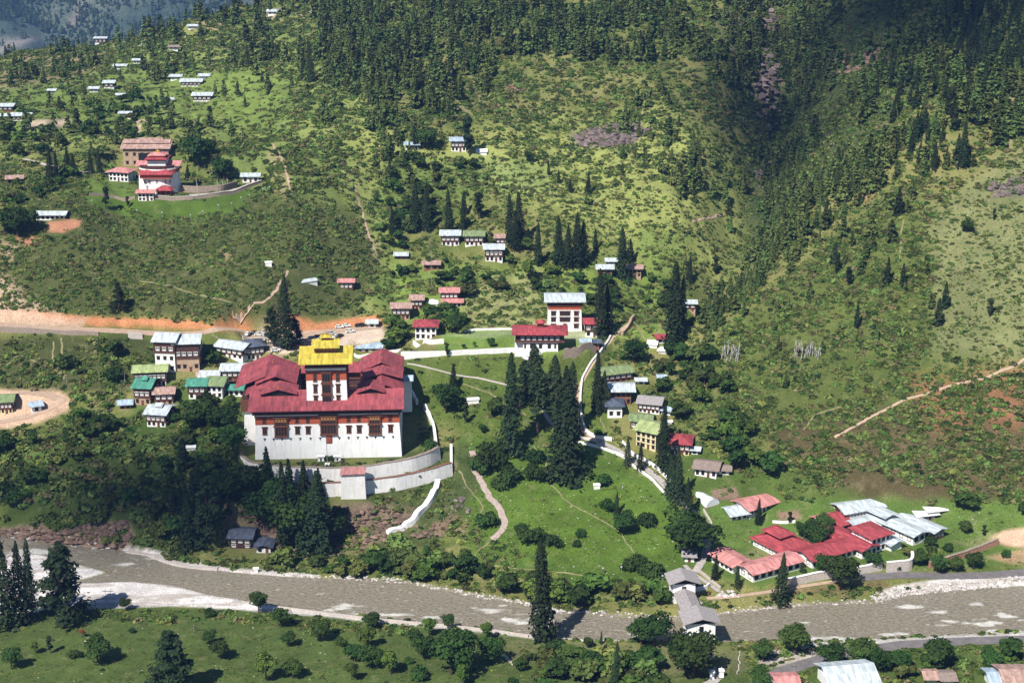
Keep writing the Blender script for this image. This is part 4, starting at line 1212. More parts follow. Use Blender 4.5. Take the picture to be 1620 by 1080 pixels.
H_("small white store with grey gabled roof beside the two storey school block", 1409, 872, 1426, 867, 10, 9, storeys=1, timbered=0, nw=0, roof='white', rtype='gabley', z=5.0, name='store', cat='shed', attic=False, door=False, sides=0)
H_("white school block with red roof behind the dark trees of the school yard", 1322, 842, 1344, 836, 9, 12, storeys=1, timbered=0, nw=2, roof='red', z=6.0, **S)
H_("faded pink roofed school store behind the dark trees of the school yard", 1302, 836, 1320, 831, 6, 9, storeys=1, timbered=0, nw=2, roof='pink', z=6.5, **S)
H_("long timbered school dormitory with blue white roof at the slope foot", 1337, 822, 1396, 811, 10, 10, storeys=1, timbered=1, nw=12, roof='white', rise=.14, **S)
H_("blue white roofed school wing reaching left from the courtyard block", 1360, 847, 1446, 824, 9, 11, storeys=1, timbered=1, nw=14, roof='white', rise=.12, z=5.5, **S)
H_("blue white roofed school wing whose white gable faces the river road", 1444, 861, 1463, 854, 13, 24, storeys=1, timbered=0, nw=2, roof='white', rtype='gabley', rise=.10, z=5.5, **S)
H_("blue white roofed timbered school wing at the right of the courtyard", 1477, 853, 1492, 847, 11, 32, storeys=1, timbered=1, nw=3, roof='white', rtype='gabley', rise=.10, z=5.5, **S)
H_("pale cream roofed workshop behind the courtyard block", 1452, 823, 1480, 820, 7, 7, storeys=1, timbered=1, nw=3, roof='tarp', rise=.10, name='workshop', cat='workshop', attic=False, door=False)
H_("pale cream roofed shed at the far right end of the school", 1469, 815, 1494, 812, 6, 7, storeys=1, timbered=0, nw=1, roof='tarp', rise=.10, name='shed', cat='shed', attic=False, door=False)
H_("long white barn with faded pink roof above the school", 1186, 816, 1231, 802, 9, 11, storeys=1, timbered=0, nw=7, roof='pink', rise=.14, name='barn', cat='barn', attic=False)
H_("small white barn wing with blue white roof left of the pink barn", 1157, 824, 1182, 820, 8, 9, storeys=1, timbered=0, nw=3, roof='white', rise=.14, name='barn', cat='barn', attic=False)
# timber house by the river below the cliff
H_("dark timber riverside house with slate grey roof below the cliff", 365, 866, 397, 867, 14, 9, storeys=2, timbered=2, nw=3, roof='slate', wall='brick', name='riverside_house')
H_("small white riverside hut with slate grey roof beside the timber house", 406, 874, 428, 874, 7, 6, storeys=1, timbered=0, nw=2, roof='slate', rtype='gabley', name='hut', cat='hut')
# bottom right corner
H_("blue white gabled roof of a house at the bottom edge beside the near road", 1315, 1098, 1386, 1092, 12, 13, storeys=1, timbered=0, nw=5, roof='white', rtype='gable', rise=.2, sides=0)
H_("pink sheet roof at the bottom edge below the near road", 1232, 1095, 1262, 1094, 6, 8, storeys=1, timbered=0, nw=2, roof='pink', name='shed', cat='shed', sides=0)
H_("pale roofed shed in the bottom right corner of the near bank", 1592, 1096, 1640, 1096, 10, 12, storeys=1, timbered=0, nw=3, roof='rust', name='shed', cat='shed', sides=0)
H_("small blue sheet roof left of the corner shed on the near bank", 1570, 1092, 1584, 1092, 8, 9, storeys=1, timbered=0, nw=1, roof='blue', name='shed', cat='shed', sides=0)
H_("tiny tan sheet hut on the near bank beyond the bottom hedge", 1466, 1078, 1482, 1078, 3, 5, storeys=1, timbered=0, nw=0, roof='rust', name='hut', cat='hut', sides=0, door=False)
H_("tiny brown sheet hut right of the tan sheet hut on the near bank", 1492, 1080, 1508, 1080, 3, 5, storeys=1, timbered=0, nw=0, roof='brown', name='hut', cat='hut', sides=0, door=False)
H_("small grey roofed shrine hut beside the lane above the bridge", 1083, 888, 1098, 889, 7, 5, storeys=1, timbered=0, nw=0, roof='grey', name='hut', cat='hut', sides=0)

# raised upper roof on the square school hall
for o_ in [q for q in scene.objects if q.get("label", "").startswith("square red roofed school hall")]:
    w_, h_ = o_["ww"], o_["hh"]
    q = MB(); q.box(-w_ * .22, w_ * .22, 5.5, 13.5, h_ + 1.2, h_ + 3.4); q.build("roof_vent", dark, o_)
    q = MB(); q.hip(-w_ * .30, w_ * .30, 4.2, 14.8, h_ + 3.5, h_ + 5.2); q.build("raised_roof", ROOF['red'], o_)
for o_ in [q for q in scene.objects if q.get("label", "").startswith("blue white roofed school wing whose")]:
    q = MB(); q.gable_y(-4, 4, 14, 24, o_["hh"] + 2.4, o_["hh"] + 3.1); q.build("raised_roof", ROOF['white'], o_)
# museum: second roof tier and the big window
for o_ in [q for q in scene.objects if q.get("category") == "museum"]:
    w_, h_ = o_["ww"], o_["hh"]
    q = MB(); q.gable_x(-w_ / 2 - .5, w_ / 2 + .5, 3, 12, h_ + 3.2, h_ + 4.6); q.build("raised_roof", ROOF['rust'], o_)
    q = MB(); q.box(-w_ * .16, w_ * .06, -0.5, 0.1, h_ * .25, h_ * .8); q.build("hall_window", glass, o_)
# canvas tunnel greenhouse
def greenhouse():
    a = hit(1103, 776); b = hit(1128, 800)
    L = math.hypot(b[0] - a[0], b[1] - a[1])
    t = thing("greenhouse", "white plastic tunnel greenhouse beside the lane above the school", "greenhouse", (a[0], a[1], min(a[2], b[2])), math.atan2(b[1] - a[1], b[0] - a[0]))
    mb = MB(); K = 10; r = 3.4
    pts = []; fs = []
    for i, x in enumerate(np.linspace(-2, L, 9)):
        for k_ in range(K + 1):
            th = math.pi * k_ / K
            pts.append((x, math.cos(th) * r, math.sin(th) * r * 0.85 + 0.08 * math.sin(i * 2.4)))
    for i in range(8):
        for k_ in range(K):
            fs.append((i * (K + 1) + k_, i * (K + 1) + k_ + 1, (i + 1) * (K + 1) + k_ + 1, (i + 1) * (K + 1) + k_))
    mb.poly(pts, fs + [tuple(range(K + 1)), tuple(range(8 * (K + 1), 9 * (K + 1)))[::-1]])
    mb.build("plastic_cover", mat("white_polythene", (0.72, 0.76, 0.78), 0.4, 0.15, 0.6), t)
    hb = MB()
    for x in np.linspace(-2, L, 9):
        for k_ in range(K):
            t0, t1 = math.pi * k_ / K, math.pi * (k_ + 1) / K
            hb.tube((x, math.cos(t0) * (r + .05), math.sin(t0) * (r * .85 + .05)), (x, math.cos(t1) * (r + .05), math.sin(t1) * (r * .85 + .05)), 0.05, 0.05, 4)
    hb.build("hoop", metal_pole, t)
    hb = MB(); hb.box(-2.3, L + .3, -r - .3, r + .3, -3, 0.15); hb.build("base", stone, t)
    FOOT.append((a[0] + 3, a[1], 6)); FOOT.append((b[0], b[1], 5))
greenhouse()
# ---------------------------------------------------------------- the fortress
def fortress():
    bx, by, bz = DZ
    t = thing("fortress", "great white walled fortress with weathered red roofs round a courtyard on its terrace", "fortress", (bx, by, bz - 0.2), R(3.2))
    t2 = t
    def box(name, m, *a, **k):
        q = MB(); q.box(*a, **k); return q.build(name, m, t)
    # front wing wall, battered
    q = MB()
    p = [(-30.2, 0, -3), (30.2, 0, -3), (30.2, 16, -3), (-30.2, 16, -3), (-29, 1.1, 19.3), (29, 1.1, 19.3), (29, 15.4, 19.3), (-29, 15.4, 19.3)]
    q.poly(p, [(3, 2, 1, 0), (4, 5, 6, 7), (0, 1, 5, 4), (1, 2, 6, 5), (2, 3, 7, 6), (3, 0, 4, 7)])
    q.build("front_wall", white, t)
    def fy(z):      # front face at height z
        return 1.1 * (z + 3) / 22.3
    box("red_band", red_band, -29.3, 29.3, fy(14.9) - 0.10, 3.0, 14.9, 18.1)
    box("string_course", bay_wood, -29.6, 29.6, fy(18.1) - 0.28, 3.0, 18.1, 18.4)
    box("attic", timber, -29.6, 29.6, 0.5, 15.6, 19.3, 21.6)
    box("cornice", bay_wood, -30.3, 30.3, -0.1, 16.0, 19.31, 19.7)
    box("cornice", bay_wood, -30.8, 30.8, -0.7, 16.2, 20.7, 21.05)
    # rafter ends under the eave
    q = MB()
    for i in range(58):
        x = -30.0 + i * 60 / 57
        q.box(x - .12, x + .12, -2.2, 0.4, 21.45, 21.75)
    o = q.build("rafter", bay_wood, t); o["kind"] = "stuff"
    # bay windows
    def bay(x, w, z0, z1, y=None, tiers=2):
        yb = (fy((z0 + z1) / 2) if y is None else y)
        q = MB(); q.box(-w / 2, w / 2, -0.9, 0.6, z0, z1)
        q.box(-w / 2 - .35, w / 2 + .35, -1.15, 0.6, z1, z1 + .35)
        q.box(-w / 2 - .55, w / 2 + .55, -1.35, 0.6, z1 + .35, z1 + .6)
        zm = z0 + (z1 - z0) * .55
        q.box(-w / 2 - .4, w / 2 + .4, -1.15, 0.6, zm - .2, zm + .25)
        q.box(-w / 2 - .2, w / 2 + .2, -1.05, 0.6, z0 - .35, z0 + .1)
        b = q.build("bay_window", bay_wood, t, (x, yb, 0))
        n = max(3, int(w / 1.15))
        for ti in range(2):
            a0 = z0 + .55 if ti == 0 else zm + .55
            a1 = zm - .45 if ti == 0 else z1 - .3
            pw = (w - .8) / n
            for i in range(n):
                xc = -w / 2 + .4 + (i + .5) * pw
                rows = 2
                for r_ in range(rows):
                    h0 = a0 + (a1 - a0) * r_ / rows + .08; h1 = a0 + (a1 - a0) * (r_ + 1) / rows - .08
                    g = MB(); g.box(xc - pw * .36, xc + pw * .36, -0.96, -0.8, h0, h1)
                    g.build("pane", gilt if (ti == 1 and r_ == 1) else glass, b)
        g = MB(); g.box(-w / 2 + .2, w / 2 - .2, -1.2, -0.8, z1 + .02, z1 + .2); g.build("carved_head", gilt, b)
        return b
    bay(-18.9, 5.4, 9.9, 17.7); bay(0.4, 6.8, 10.4, 18.2); bay(19.2, 5.0, 10.2, 17.9)
    def win(x, z, w, h, y=None, rz=0, flare=True):
        q = cached(("dzwin", w, h), lambda: _dzwin(w, h))
        o = link("window", q, t, (x, fy(z) if y is None else y, z), rz)
        link("pane", cached(("dzp", w, h), lambda: MB().box(-w / 2 + .25, w / 2 - .25, -.16, 0, .25, h - .2).mesh("pane", glass)), o)
        return o
    def _dzwin(w, h):
        q = MB()
        q.box(-w / 2, -w / 2 + .28, -.22, .3, 0, h); q.box(w / 2 - .28, w / 2, -.22, .3, 0, h)
        q.box(-.08, .08, -.2, .1, .2, h); q.box(-w / 2 + .28, w / 2 - .28, -.2, .1, h * .55, h * .55 + .14)
        q.box(-w / 2 + .28, w / 2 - .28, -.22, .3, 0, .25)
        q.box(-w / 2 - .3, w / 2 + .3, -.4, .3, h, h + .3)
        q.box(-w / 2 - .12, w / 2 + .12, -.3, .3, -.2, 0)
        return q.mesh("window_surround", bay_wood)
    for x in (-25.6, -12.3, -8.0, 8.6, 12.8, 25.6):
        win(x, 15.4, 1.6, 2.3)
        win(x, 10.8, 1.9, 3.0)
    # loopholes
    for x in (-25.7, -22.1, -18.7, -15.1, -11.3, -7.1, -3.2, 4.6, 8.4, 12.2, 15.9, 19.4, 22.8, 26.6):
        q = MB(); q.box(-.5, .5, -.12, .3, .75, 1.05); q.box(-.22, .22, -.08, .3, 0, .75)
        link("loophole", cached(("loop",), lambda: q.mesh("loophole", dark)), t, (x, fy(8.2), 8.0))
    q = MB(); q.box(-1.25, 1.25, -.25, .3, 0, 3.3); q.box(-1.5, 1.5, -.4, .3, 3.3, 3.6)
    o = q.build("gate", bay_wood, t, (0.4, fy(8), 6.4))
    q = MB(); q.box(-.85, .85, -.32, .1, .35, 2.9); q.build("gate_panel", mat("red_painted_door", (0.38, 0.07, 0.04), 0.8, 0.2, 1.0), o)
    # buttress stones at the foot
    # left block: stands further out and back
    q = MB()
    p = [(-36.4, 16, -6), (-14, 16, -6), (-14, 50, -6), (-36.4, 50, -6), (-35.2, 16.6, 19.0), (-14, 16.6, 19.0), (-14, 49.4, 19.0), (-35.2, 49.4, 19.0)]
    q.poly(p, [(3, 2, 1, 0), (4, 5, 6, 7), (0, 1, 5, 4), (1, 2, 6, 5), (2, 3, 7, 6), (3, 0, 4, 7)])
    q.build("left_wall", white_old, t)
    box("timber_gallery", timber, -35.9, -13.6, 16.1, 49.9, 19.0, 22.3)
    box("corner_bay", bay_wood, -36.6, -31.0, 15.2, 20, 15.5, 20.5)
    q = MB()
    p = [(13.5, 16, -4), (30.2, 16, -4), (30.6, 54, -4), (13.5, 54, -4), (13.5, 16.6, 19.0), (29, 16.6, 19.0), (29.4, 53, 19.0), (13.5, 53, 19.0)]
    q.poly(p, [(3, 2, 1, 0), (4, 5, 6, 7), (0, 1, 5, 4), (1, 2, 6, 5), (2, 3, 7, 6), (3, 0, 4, 7)])
    q.build("right_wall", white, t)
    box("timber_gallery", timber, 13.2, 29.5, 16.1, 36, 19.0, 22.2)
    # rear block right, white upper wall with timber framing
    box("rear_block", white, 13.4, 29.4, 38.5, 52.5, 19.0, 24.6)
    for x in np.linspace(13.8, 28.8, 8):
        box("timber_post", timber, x - .2, x + .2, 38.3, 38.6, 21.0, 24.6)
    box("timber_rail", timber, 13.3, 29.3, 38.2, 38.7, 21.0, 21.4)
    for x in (13, 16, 19, 22, 25):
        win(x, 21.6, 1.1, 1.6, y=38.4)
    # rear wing
    box("rear_wall", timber, -14, 13.3, 46, 55, 6, 21.5)
    box("courtyard", paving, -14, 13.5, 15.5, 46, 8, 10.2)
    # gallery fronts round the courtyard
    for zz in (11.5, 15.0, 18.5):
        box("gallery_beam", bay_wood, -14.3, -13.5, 17, 46, zz, zz + .5)
        box("gallery_beam", bay_wood, 13.0, 13.7, 17, 38, zz, zz + .5)
        box("gallery_beam", bay_wood, -13.4, 12.9, 45.5, 46.2, zz + .02, zz + .52)
    # roofs
    def roof(name, kind, *a, m=dz_roof, **k):
        q = MB(); getattr(q, kind)(*a, **k); return q.build(name, m, t)
    rl = roof("front_roof", "gable_x", -31.8, -8.3, -2.6, 16.5, 22.0, 26.6, .3, yr=10)
    roof("front_roof", "gable_x", -8.3, 8.4, -2.6, 8.0, 22.0, 24.0, .3, yr=3.6)
    roof("front_roof", "gable_x", 8.4, 31.4, -2.6, 16.5, 22.0, 26.6, .3, yr=10)
    # raised gablets
    def gablet(x0, x1, y0, y1, ze, zr):
        g = roof("gablet_roof", "gable_y", x0, x1, y0, y1, ze, zr, .25)
        q = MB(); q.poly([(x0 + 1.4, y0 + 1.2, ze - 1.5), (x1 - 1.4, y0 + 1.2, ze - 1.5), (x1 - 1.4, y0 + 1.2, ze - .05), ((x0 + x1) / 2, y0 + 1.2, zr - .5), (x0 + 1.4, y0 + 1.2, ze - .05),
                          (x0 + 1.4, y1 - 1.2, ze - 1.5), (x1 - 1.4, y1 - 1.2, ze - 1.5), (x1 - 1.4, y1 - 1.2, ze - .05), ((x0 + x1) / 2, y1 - 1.2, zr - .5), (x0 + 1.4, y1 - 1.2, ze - .05)],
                         [(0, 1, 2, 3, 4), (9, 8, 7, 6, 5), (0, 5, 6, 1), (1, 6, 7, 2), (4, 9, 5, 0)])
        q.build("gablet_shade", dark, g)  # solid dark body painted as the shade beneath the gablet
    gablet(-27.5, -12.2, 5.2, 16.5, 26.4, 28.6)
    gablet(12.0, 23.5, 5.8, 17.5, 26.3, 28.2)
    roof("left_roof", "gable_y", -39.6, -14.2, 22.0, 52.0, 23.6, 28.6, .3)
    roof("left_roof", "gable_y", -34.4, -13.8, 13.2, 22.4, 23.4, 27.6, .3)
    roof("left_upper_roof", "gable_y", -30.8, -13.4, 19.0, 34.0, 26.2, 29.6, .25)
    roof("right_roof", "gable_y", 12.6, 31.0, 14.5, 37.2, 23.4, 27.4, .3)
    roof("right_upper_roof", "gable_y", 13.5, 30.8, 24.0, 35.0, 26.0, 28.4, .25)
    roof("rear_right_roof", "gable_y", 12.0, 31.0, 35.8, 55.0, 25.2, 29.4, .3)
    roof("rear_roof", "gable_x", -13.6, 12.4, 44.0, 57.0, 22.3, 24.8, .3)
    roof("annex_roof", "gable_x", 27.5, 35.0, 36.0, 43.0, 20.5, 22.0, .25, m=ROOF['blue'])
    box("annex_wall", white, 28.5, 34.2, 37.0, 42.0, 6, 20.3)
    # small roof finials
    for x, y, z in ((-22, 10, 27), (18, 10, 27), (-25, 40, 28.6), (20, 30, 28.4), (-19.8, 6, 28.6), (20.5, 44, 29.4)):
        q = MB(); q.tube((0, 0, -.1), (0, 0, .5), .25, .2, 6); q.tube((0, 0, .5), (0, 0, 1.5), .12, .03, 6)
        link("roof_finial", cached(("fin",), lambda: q.mesh("roof_finial", brass)), t, (x, y, z))
    # the central tower
    tw = thing("central_tower", "tall white central tower with golden yellow tiered roof inside the red roofed fortress", "tower", t.location[:], t.rotation_euler[2])
    t = tw
    yT = 3.3
    q = MB()
    p = [(-8.6, yT, 6), (8.6, yT, 6), (8.6, yT + 17, 6), (-8.6, yT + 17, 6), (-8.0, yT + .7, 38.0), (8.0, yT + .7, 38.0), (8.0, yT + 16.3, 38.0), (-8.0, yT + 16.3, 38.0)]
    q.poly(p, [(3, 2, 1, 0), (4, 5, 6, 7), (0, 1, 5, 4), (1, 2, 6, 5), (2, 3, 7, 6), (3, 0, 4, 7)])
    q.build("wall", white, t)
    def ty(z):
        return yT + .7 * (z - 6) / 32
    q = MB(); q.box(-8.15, 8.15, ty(33) - .08, yT + 16.5, 32.6, 36.4); q.build("red_band", red_band, t)
    q = MB(); q.box(-8.3, 8.3, ty(37) - .2, yT + 16.6, 36.4, 36.7); q.build("string_course", bay_wood, t)
    q = MB(); q.box(-8.6, 8.6, yT - .1, yT + 17.2, 38.0, 38.5); q.build("cornice", bay_wood, t)
    q = MB(); q.box(-7.6, 7.6, yT + 1.2, yT + 15.8, 38.5, 41.0); q.build("attic", timber, t)
    # central bay and flanking windows
    for k_, (z0, z1) in enumerate(((22.2, 26.3), (27.1, 31.2), (32.0, 36.0))):
        q = MB(); q.box(-1.9, 1.9, -.8, .5, z0, z1); q.box(-2.3, 2.3, -1.05, .5, z1, z1 + .35); q.box(-2.1, 2.1, -.95, .5, z0 - .25, z0)
        b = q.build("bay_window", bay_wood, t, (0, ty(z0), 0))
        for i in range(3):
            g = MB(); g.box(-1.6 + i * 1.1, -.65 + i * 1.1, -.87, -.7, z0 + .5, z1 - .5); g.build("pane", glass, b)
    def w2(x, z, w, h, y=None, rz=0):
        q = cached(("dzwin", w, h), lambda: _dzwin(w, h))
        o = link("window", q, t, (x, ty(z) if y is None else y, z), rz)
        link("pane", cached(("dzp", w, h), lambda: MB().box(-w / 2 + .25, w / 2 - .25, -.16, 0, .25, h - .2).mesh("pane", glass)), o)
    for x in (-4.6, 4.6):
        for z in (22.6, 27.4, 32.2):
            w2(x, z, 1.6, 3.4)
    w2(0, 18.6, 1.8, 2.4); w2(4.4, 19.6, .9, 1.6)
    for yy in (yT + 4, yT + 8.5, yT + 13):
        for z in (22.6, 27.4, 32.2):
            w2(8.25, z, 1.6, 3.2, y=yy, rz=R(90)); w2(-8.25, z, 1.6, 3.2, y=yy, rz=R(-90))
    q = MB(); q.gable_x(-10.9, 10.9, yT - 3.2, yT + 19.0, 40.9, 45.0, .35); lo = q.build("golden_roof", gold, t)
    q = MB(); q.box(-4.6, 4.6, yT + 3.6, yT + 12.2, 42.4, 46.0); q.build("lantern", bay_wood, t)
    q = MB()
    for i in range(6):
        x = -4.0 + i * 1.6
        q.box(x - .1, x + .1, yT + 3.4, yT + 3.7, 43.7, 45.8)
    q.box(-4.8, 4.8, yT + 3.3, yT + 3.7, 44.4, 44.7); q.build("lantern_rail", gilt, t)
    q = MB(); q.gable_x(-5.7, 5.7, yT + 1.6, yT + 14.2, 46.1, 47.9, .3); q.build("upper_golden_roof", gold, t)
    q = MB(); q.box(-1.7, 1.7, yT + 7.2, yT + 9.8, 47.0, 49.0); q.build("cupola", bay_wood, t)
    q = MB(); q.hip(-2.5, 2.5, yT + 6.2, yT + 10.8, 49.0, 49.8, .2); q.build("cupola_roof", gold, t)
    q = MB(); q.tube((0, yT + 8.5, 49.6), (0, yT + 8.5, 50.4), .7, .45, 8); q.tube((0, yT + 8.5, 50.4), (0, yT + 8.5, 51.6), .3, .04, 8); q.build("finial", brass, t)
    # forecourt: a flagpole and two little whitewashed kiosks flanking the steps
    gx, gy_ = bx, by
    for u, lab in ((508, "left of the two small whitewashed gate posts on the lawn before the fortress"), (534, "right of the two small whitewashed gate posts on the lawn before the fortress")):
        p = at_z(u, 728, 24.0)
        k_ = thing("gate_post", lab, "gate post", (p[0], p[1], 23.8), R(3), "gate posts before the fortress")
        q = MB(); q.box(-1.3, 1.3, -.8, .8, -.5, 2.2, bat=.08); q.build("wall", white_old, k_)
        q = MB(); q.hip(-1.7, 1.7, -1.2, 1.2, 2.25, 2.8, .12); q.build("roof", white_old, k_)
        q = MB(); q.box(-.3, .3, -.85, -.6, .3, 1.5); q.build("niche", dark, k_)
    p = at_z(518, 736, 24.0)
    fp = thing("flagpole", "tall thin flagpole on the lawn in front of the fortress", "flagpole", (p[0], p[1], 23.8))
    q = MB(); q.tube((0, 0, -1), (0, 0, 13), .14, .07, 6); q.build("pole", metal_pole, fp)
    q = MB(); q.box(-1.0, 1.0, -1.0, 1.0, -.4, 1.1); q.build("base", white, fp)
    # dark yew-like hedge mound before the gate is added with the plants
fortress()

# ---------------------------------------------------------------- free standing walls
def wall_line(name, label, cat, line, top_w, hgt, matr, batter=0.0, coping=None, group=None, below=3.0, zfix=None, kind=None, hvar=0.0, follow=True, step=1.5, seed=0):
    """a masonry wall along world points (x, y); top follows the ground or sits at zfix"""
    L = []
    for (a, b) in zip(line[:-1], line[1:]):
        m = max(1, int(math.hypot(b[0] - a[0], b[1] - a[1]) / step))
        for i in range(m):
            L.append((a[0] + (b[0] - a[0]) * i / m, a[1] + (b[1] - a[1]) * i / m))
    L.append(tuple(line[-1][:2])); L = np.array(L)
    for _ in range(2):
        if len(L) > 4: L[1:-1] = (L[:-2] + 2 * L[1:-1] + L[2:]) / 4
    t_ = np.gradient(L, axis=0); t_ /= np.linalg.norm(t_, axis=1)[:, None] + 1e-9
    nx, ny = -t_[:, 1], t_[:, 0]
    g = height(L[:, 0], L[:, 1])
    top = (np.full(len(L), zfix) if zfix is not None else g) + hgt
    if hvar:
        top = top + fbm(np.arange(len(L)) * 0.35 + seed, np.zeros(len(L)), 5 + seed, 3) * hvar
    bot = np.minimum(g, top) - below
    V = []; F = []
    hb = top_w / 2 + batter
    for i in range(len(L)):
        x, y = L[i]
        V += [(x - nx[i] * hb, y - ny[i] * hb, bot[i]), (x - nx[i] * top_w / 2, y - ny[i] * top_w / 2, top[i]),
              (x + nx[i] * top_w / 2, y + ny[i] * top_w / 2, top[i]), (x + nx[i] * hb, y + ny[i] * hb, bot[i])]
    for i in range(len(L) - 1):
        a = i * 4; b = a + 4
        F += [(a, a + 1, b + 1, b), (a + 1, a + 2, b + 2, b + 1), (a + 2, a + 3, b + 3, b + 2)]
    F += [(0, 3, 2, 1), (len(V) - 4, len(V) - 3, len(V) - 2, len(V) - 1)]
    mid = L[len(L) // 2]
    t = thing(name, label, cat, (0, 0, 0), 0, group)
    t.location = (mid[0], mid[1], float(g[len(L) // 2]))
    V = [(a - t.location[0], b - t.location[1], c - t.location[2]) for a, b, c in V]
    q = MB(); q.poly(V, F); q.build("masonry", matr, t)
    if coping:
        V = []; F = []
        for i in range(len(L)):
            x, y = L[i]; c = top_w / 2 + 0.15
            for s_, zz in ((-c, 0.02), (-c, .2), (c, .2), (c, 0.02)):
                V.append((x + nx[i] * s_ - t.location[0], y + ny[i] * s_ - t.location[1], top[i] + zz - t.location[2]))
        for i in range(len(L) - 1):
            a = i * 4; b = a + 4
            F += [(a, a + 1, b + 1, b), (a + 1, a + 2, b + 2, b + 1), (a + 2, a + 3, b + 3, b + 2), (a + 3, a, b, b + 3)]
        F += [(0, 3, 2, 1), (len(V) - 4, len(V) - 3, len(V) - 2, len(V) - 1)]
        q = MB(); q.poly(V, F); q.build("coping", coping, t)
    if kind: t["kind"] = kind
    for i in range(0, len(L), 2):
        FOOT.append((L[i][0], L[i][1], 1.3)); FOOT.append((L[i][0] - 0.5, L[i][1] - 2.5, 1.4))
    return t

PX = lambda pts: [hit(u, v)[:2] for u, v in pts]
wall_line("rampart", "curved white stained rampart holding up the fortress lawn", "rampart", _ra, 1.1, 0.9, white_old, 1.0, stone, below=7, zfix=23.8, hvar=.35)
wall_line("rampart", "lower white rampart curving round the right front of the fortress", "rampart", _rb, 1.0, 0.5, white_old, 0.9, brick_w, below=6, zfix=19.5, hvar=.35, seed=3)
# end wall joining the two ramparts
wall_line("rampart", "short white end wall where the two ramparts meet at right", "rampart", [_rb[-1], (_ra[-1][0] + 5, _ra[-1][1] + 5)], 1.0, 2.0, white_old, 0.3, None, below=5, hvar=.4, seed=9)
wall_line("stair_wall", "broken white stair wall running down the cliff below the ramparts", "wall", PX([(693,763),(690,775),(682,790),(672,802),(662,812),(655,825),(642,832),(630,838),(613,847)]), 2.2, 1.5, white_old, 0.5, None, hvar=1.1, seed=5)
wall_line("boundary_wall", "crumbling white wall climbing behind bushes right of the fortress", "wall", PX([(690,705),(688,690),(684,672),(680,660),(672,648)]), 1.0, 2.4, white_old, 0.2, None, hvar=1.2, seed=7)
wall_line("boundary_wall", "short white wall fragment higher right of the fortress roof", "wall", PX([(660,640),(655,630),(650,618),(640,606)]), 0.9, 2.0, white_old, 0.2, None, hvar=1.4, seed=8)
wall_line("field_wall", "long white retaining wall below the bright lawn", "wall", zpoly([(634,558),(700,557),(760,554),(824,551)], 46.0), 0.8, 0.5, white_old, 0.2, None, hvar=.1, seed=11, below=5, zfix=46.0)
wall_line("path_wall", "long white wall beside the road above the red roofed fortress", "wall", PX([(560,562),(600,560),(634,556)]), 0.6, 1.2, white, 0.1, None, seed=12)
wall_line("garden_wall", "white garden wall in front of the red hip roofed house", "wall", PX([(654,545),(680,545),(702,543)]), 0.6, 2.2, white, 0.1, None, seed=13)
wall_line("terrace_wall", "brown stone wall right of the long red roofed gatehouse", "wall", PX([(892,562),(915,561),(942,557)]), 0.8, 3.0, stone, 0.2, None, hvar=.4, seed=14)
wall_line("track_wall", "white wall curving down along the dirt track right of the meadow", "wall", PX([(966,534),(950,560),(934,578),(921,600),(918,632),(920,664),(927,684),(943,693),(968,697)]), 0.7, 1.5, white_old, 0.1, None, hvar=.25, seed=15)
wall_line("lane_wall", "low white wall on the meadow side of the paved lane", "wall", PX([(900,697),(925,702),(960,712),(985,722),(1004,740),(1030,757),(1052,782)]), 0.6, 1.0, white_old, 0.1, None, hvar=.2, seed=16)
wall_line("lane_wall", "white wall on the uphill side of the paved lane by the firs", "wall", PX([(985,702),(1002,722),(1020,730),(1040,742),(1056,757),(1068,775)]), 0.6, 1.5, white, 0.1, None, hvar=.2, seed=17)
wall_line("lane_wall", "narrow pale wall along the lane beside the school", "wall", PX([(1113,808),(1126,828),(1127,850),(1118,872)]), 0.5, 1.0, stone_pale, 0.1, None, hvar=.2, seed=18)
wall_line("road_wall", "grey stone retaining wall under the dirt road at left", "wall", PX([(-60,519),(0,521),(60,524),(120,527),(156,529)]), 0.8, 1.2, stone, 0.3, None, seed=19)
wall_line("road_wall", "short grey retaining wall under the middle of the dirt road", "wall", PX([(203,532),(226,533)]), 0.9, 2.0, stone_pale, 0.3, None, seed=20)
wall_line("road_wall", "grey masonry wall under the parked cars at the road end", "wall", PX([(384,536),(410,538),(436,537)]), 0.9, 1.8, stone_pale, 0.3, None, seed=21)
wall_line("terrace_wall", "curved brown retaining wall along the museum terrace", "wall", PX([(243,314),(300,316),(345,310),(385,300),(414,290)]), 0.9, 1.6, stone, 0.3, stone_pale, hvar=.1, seed=22)
wall_line("terrace_wall", "brown upper retaining wall behind the museum lawn", "wall", PX([(286,303),(310,305),(350,303),(375,296)]), 0.9, 3.4, stone, 0.3, None, hvar=.1, seed=23)
wall_line("terrace_wall", "brown retaining wall left of the round watchtower", "wall", PX([(142,309),(180,312),(214,313)]), 0.9, 1.2, stone, 0.3, None, hvar=.1, seed=24)
wall_line("river_wall", "long stone retaining wall with white coping between school and river road", "wall", PX([(1244,926),(1290,916),(1340,908),(1395,899)]), 0.8, 2.8, stone_pale, 0.2, white, seed=25)
wall_line("river_wall", "raised stone terrace wall with white coping right of the school steps", "wall", PX([(1402,905),(1425,903),(1443,901),(1442,888)]), 0.8, 4.2, stone_pale, 0.2, white, seed=26)
wall_line("orchard_wall", "reddish earth wall behind the round orchard trees", "wall", PX([(1470,898),(1510,886),(1545,873),(1578,860)]), 0.9, 2.4, mat("red_mud_wall", (0.36, 0.19, 0.13), 0.95, 0.35, 1.2, 0.5), 0.2, stone, hvar=.3, seed=27)
wall_line("embankment", "pale stepped stone embankment on the far river bank", "embankment", PX([(200,872),(236,876),(262,886),(280,893),(310,898),(345,899)]), 2.0, 0.5, stone_pale, 1.2, None, hvar=.2, seed=28)
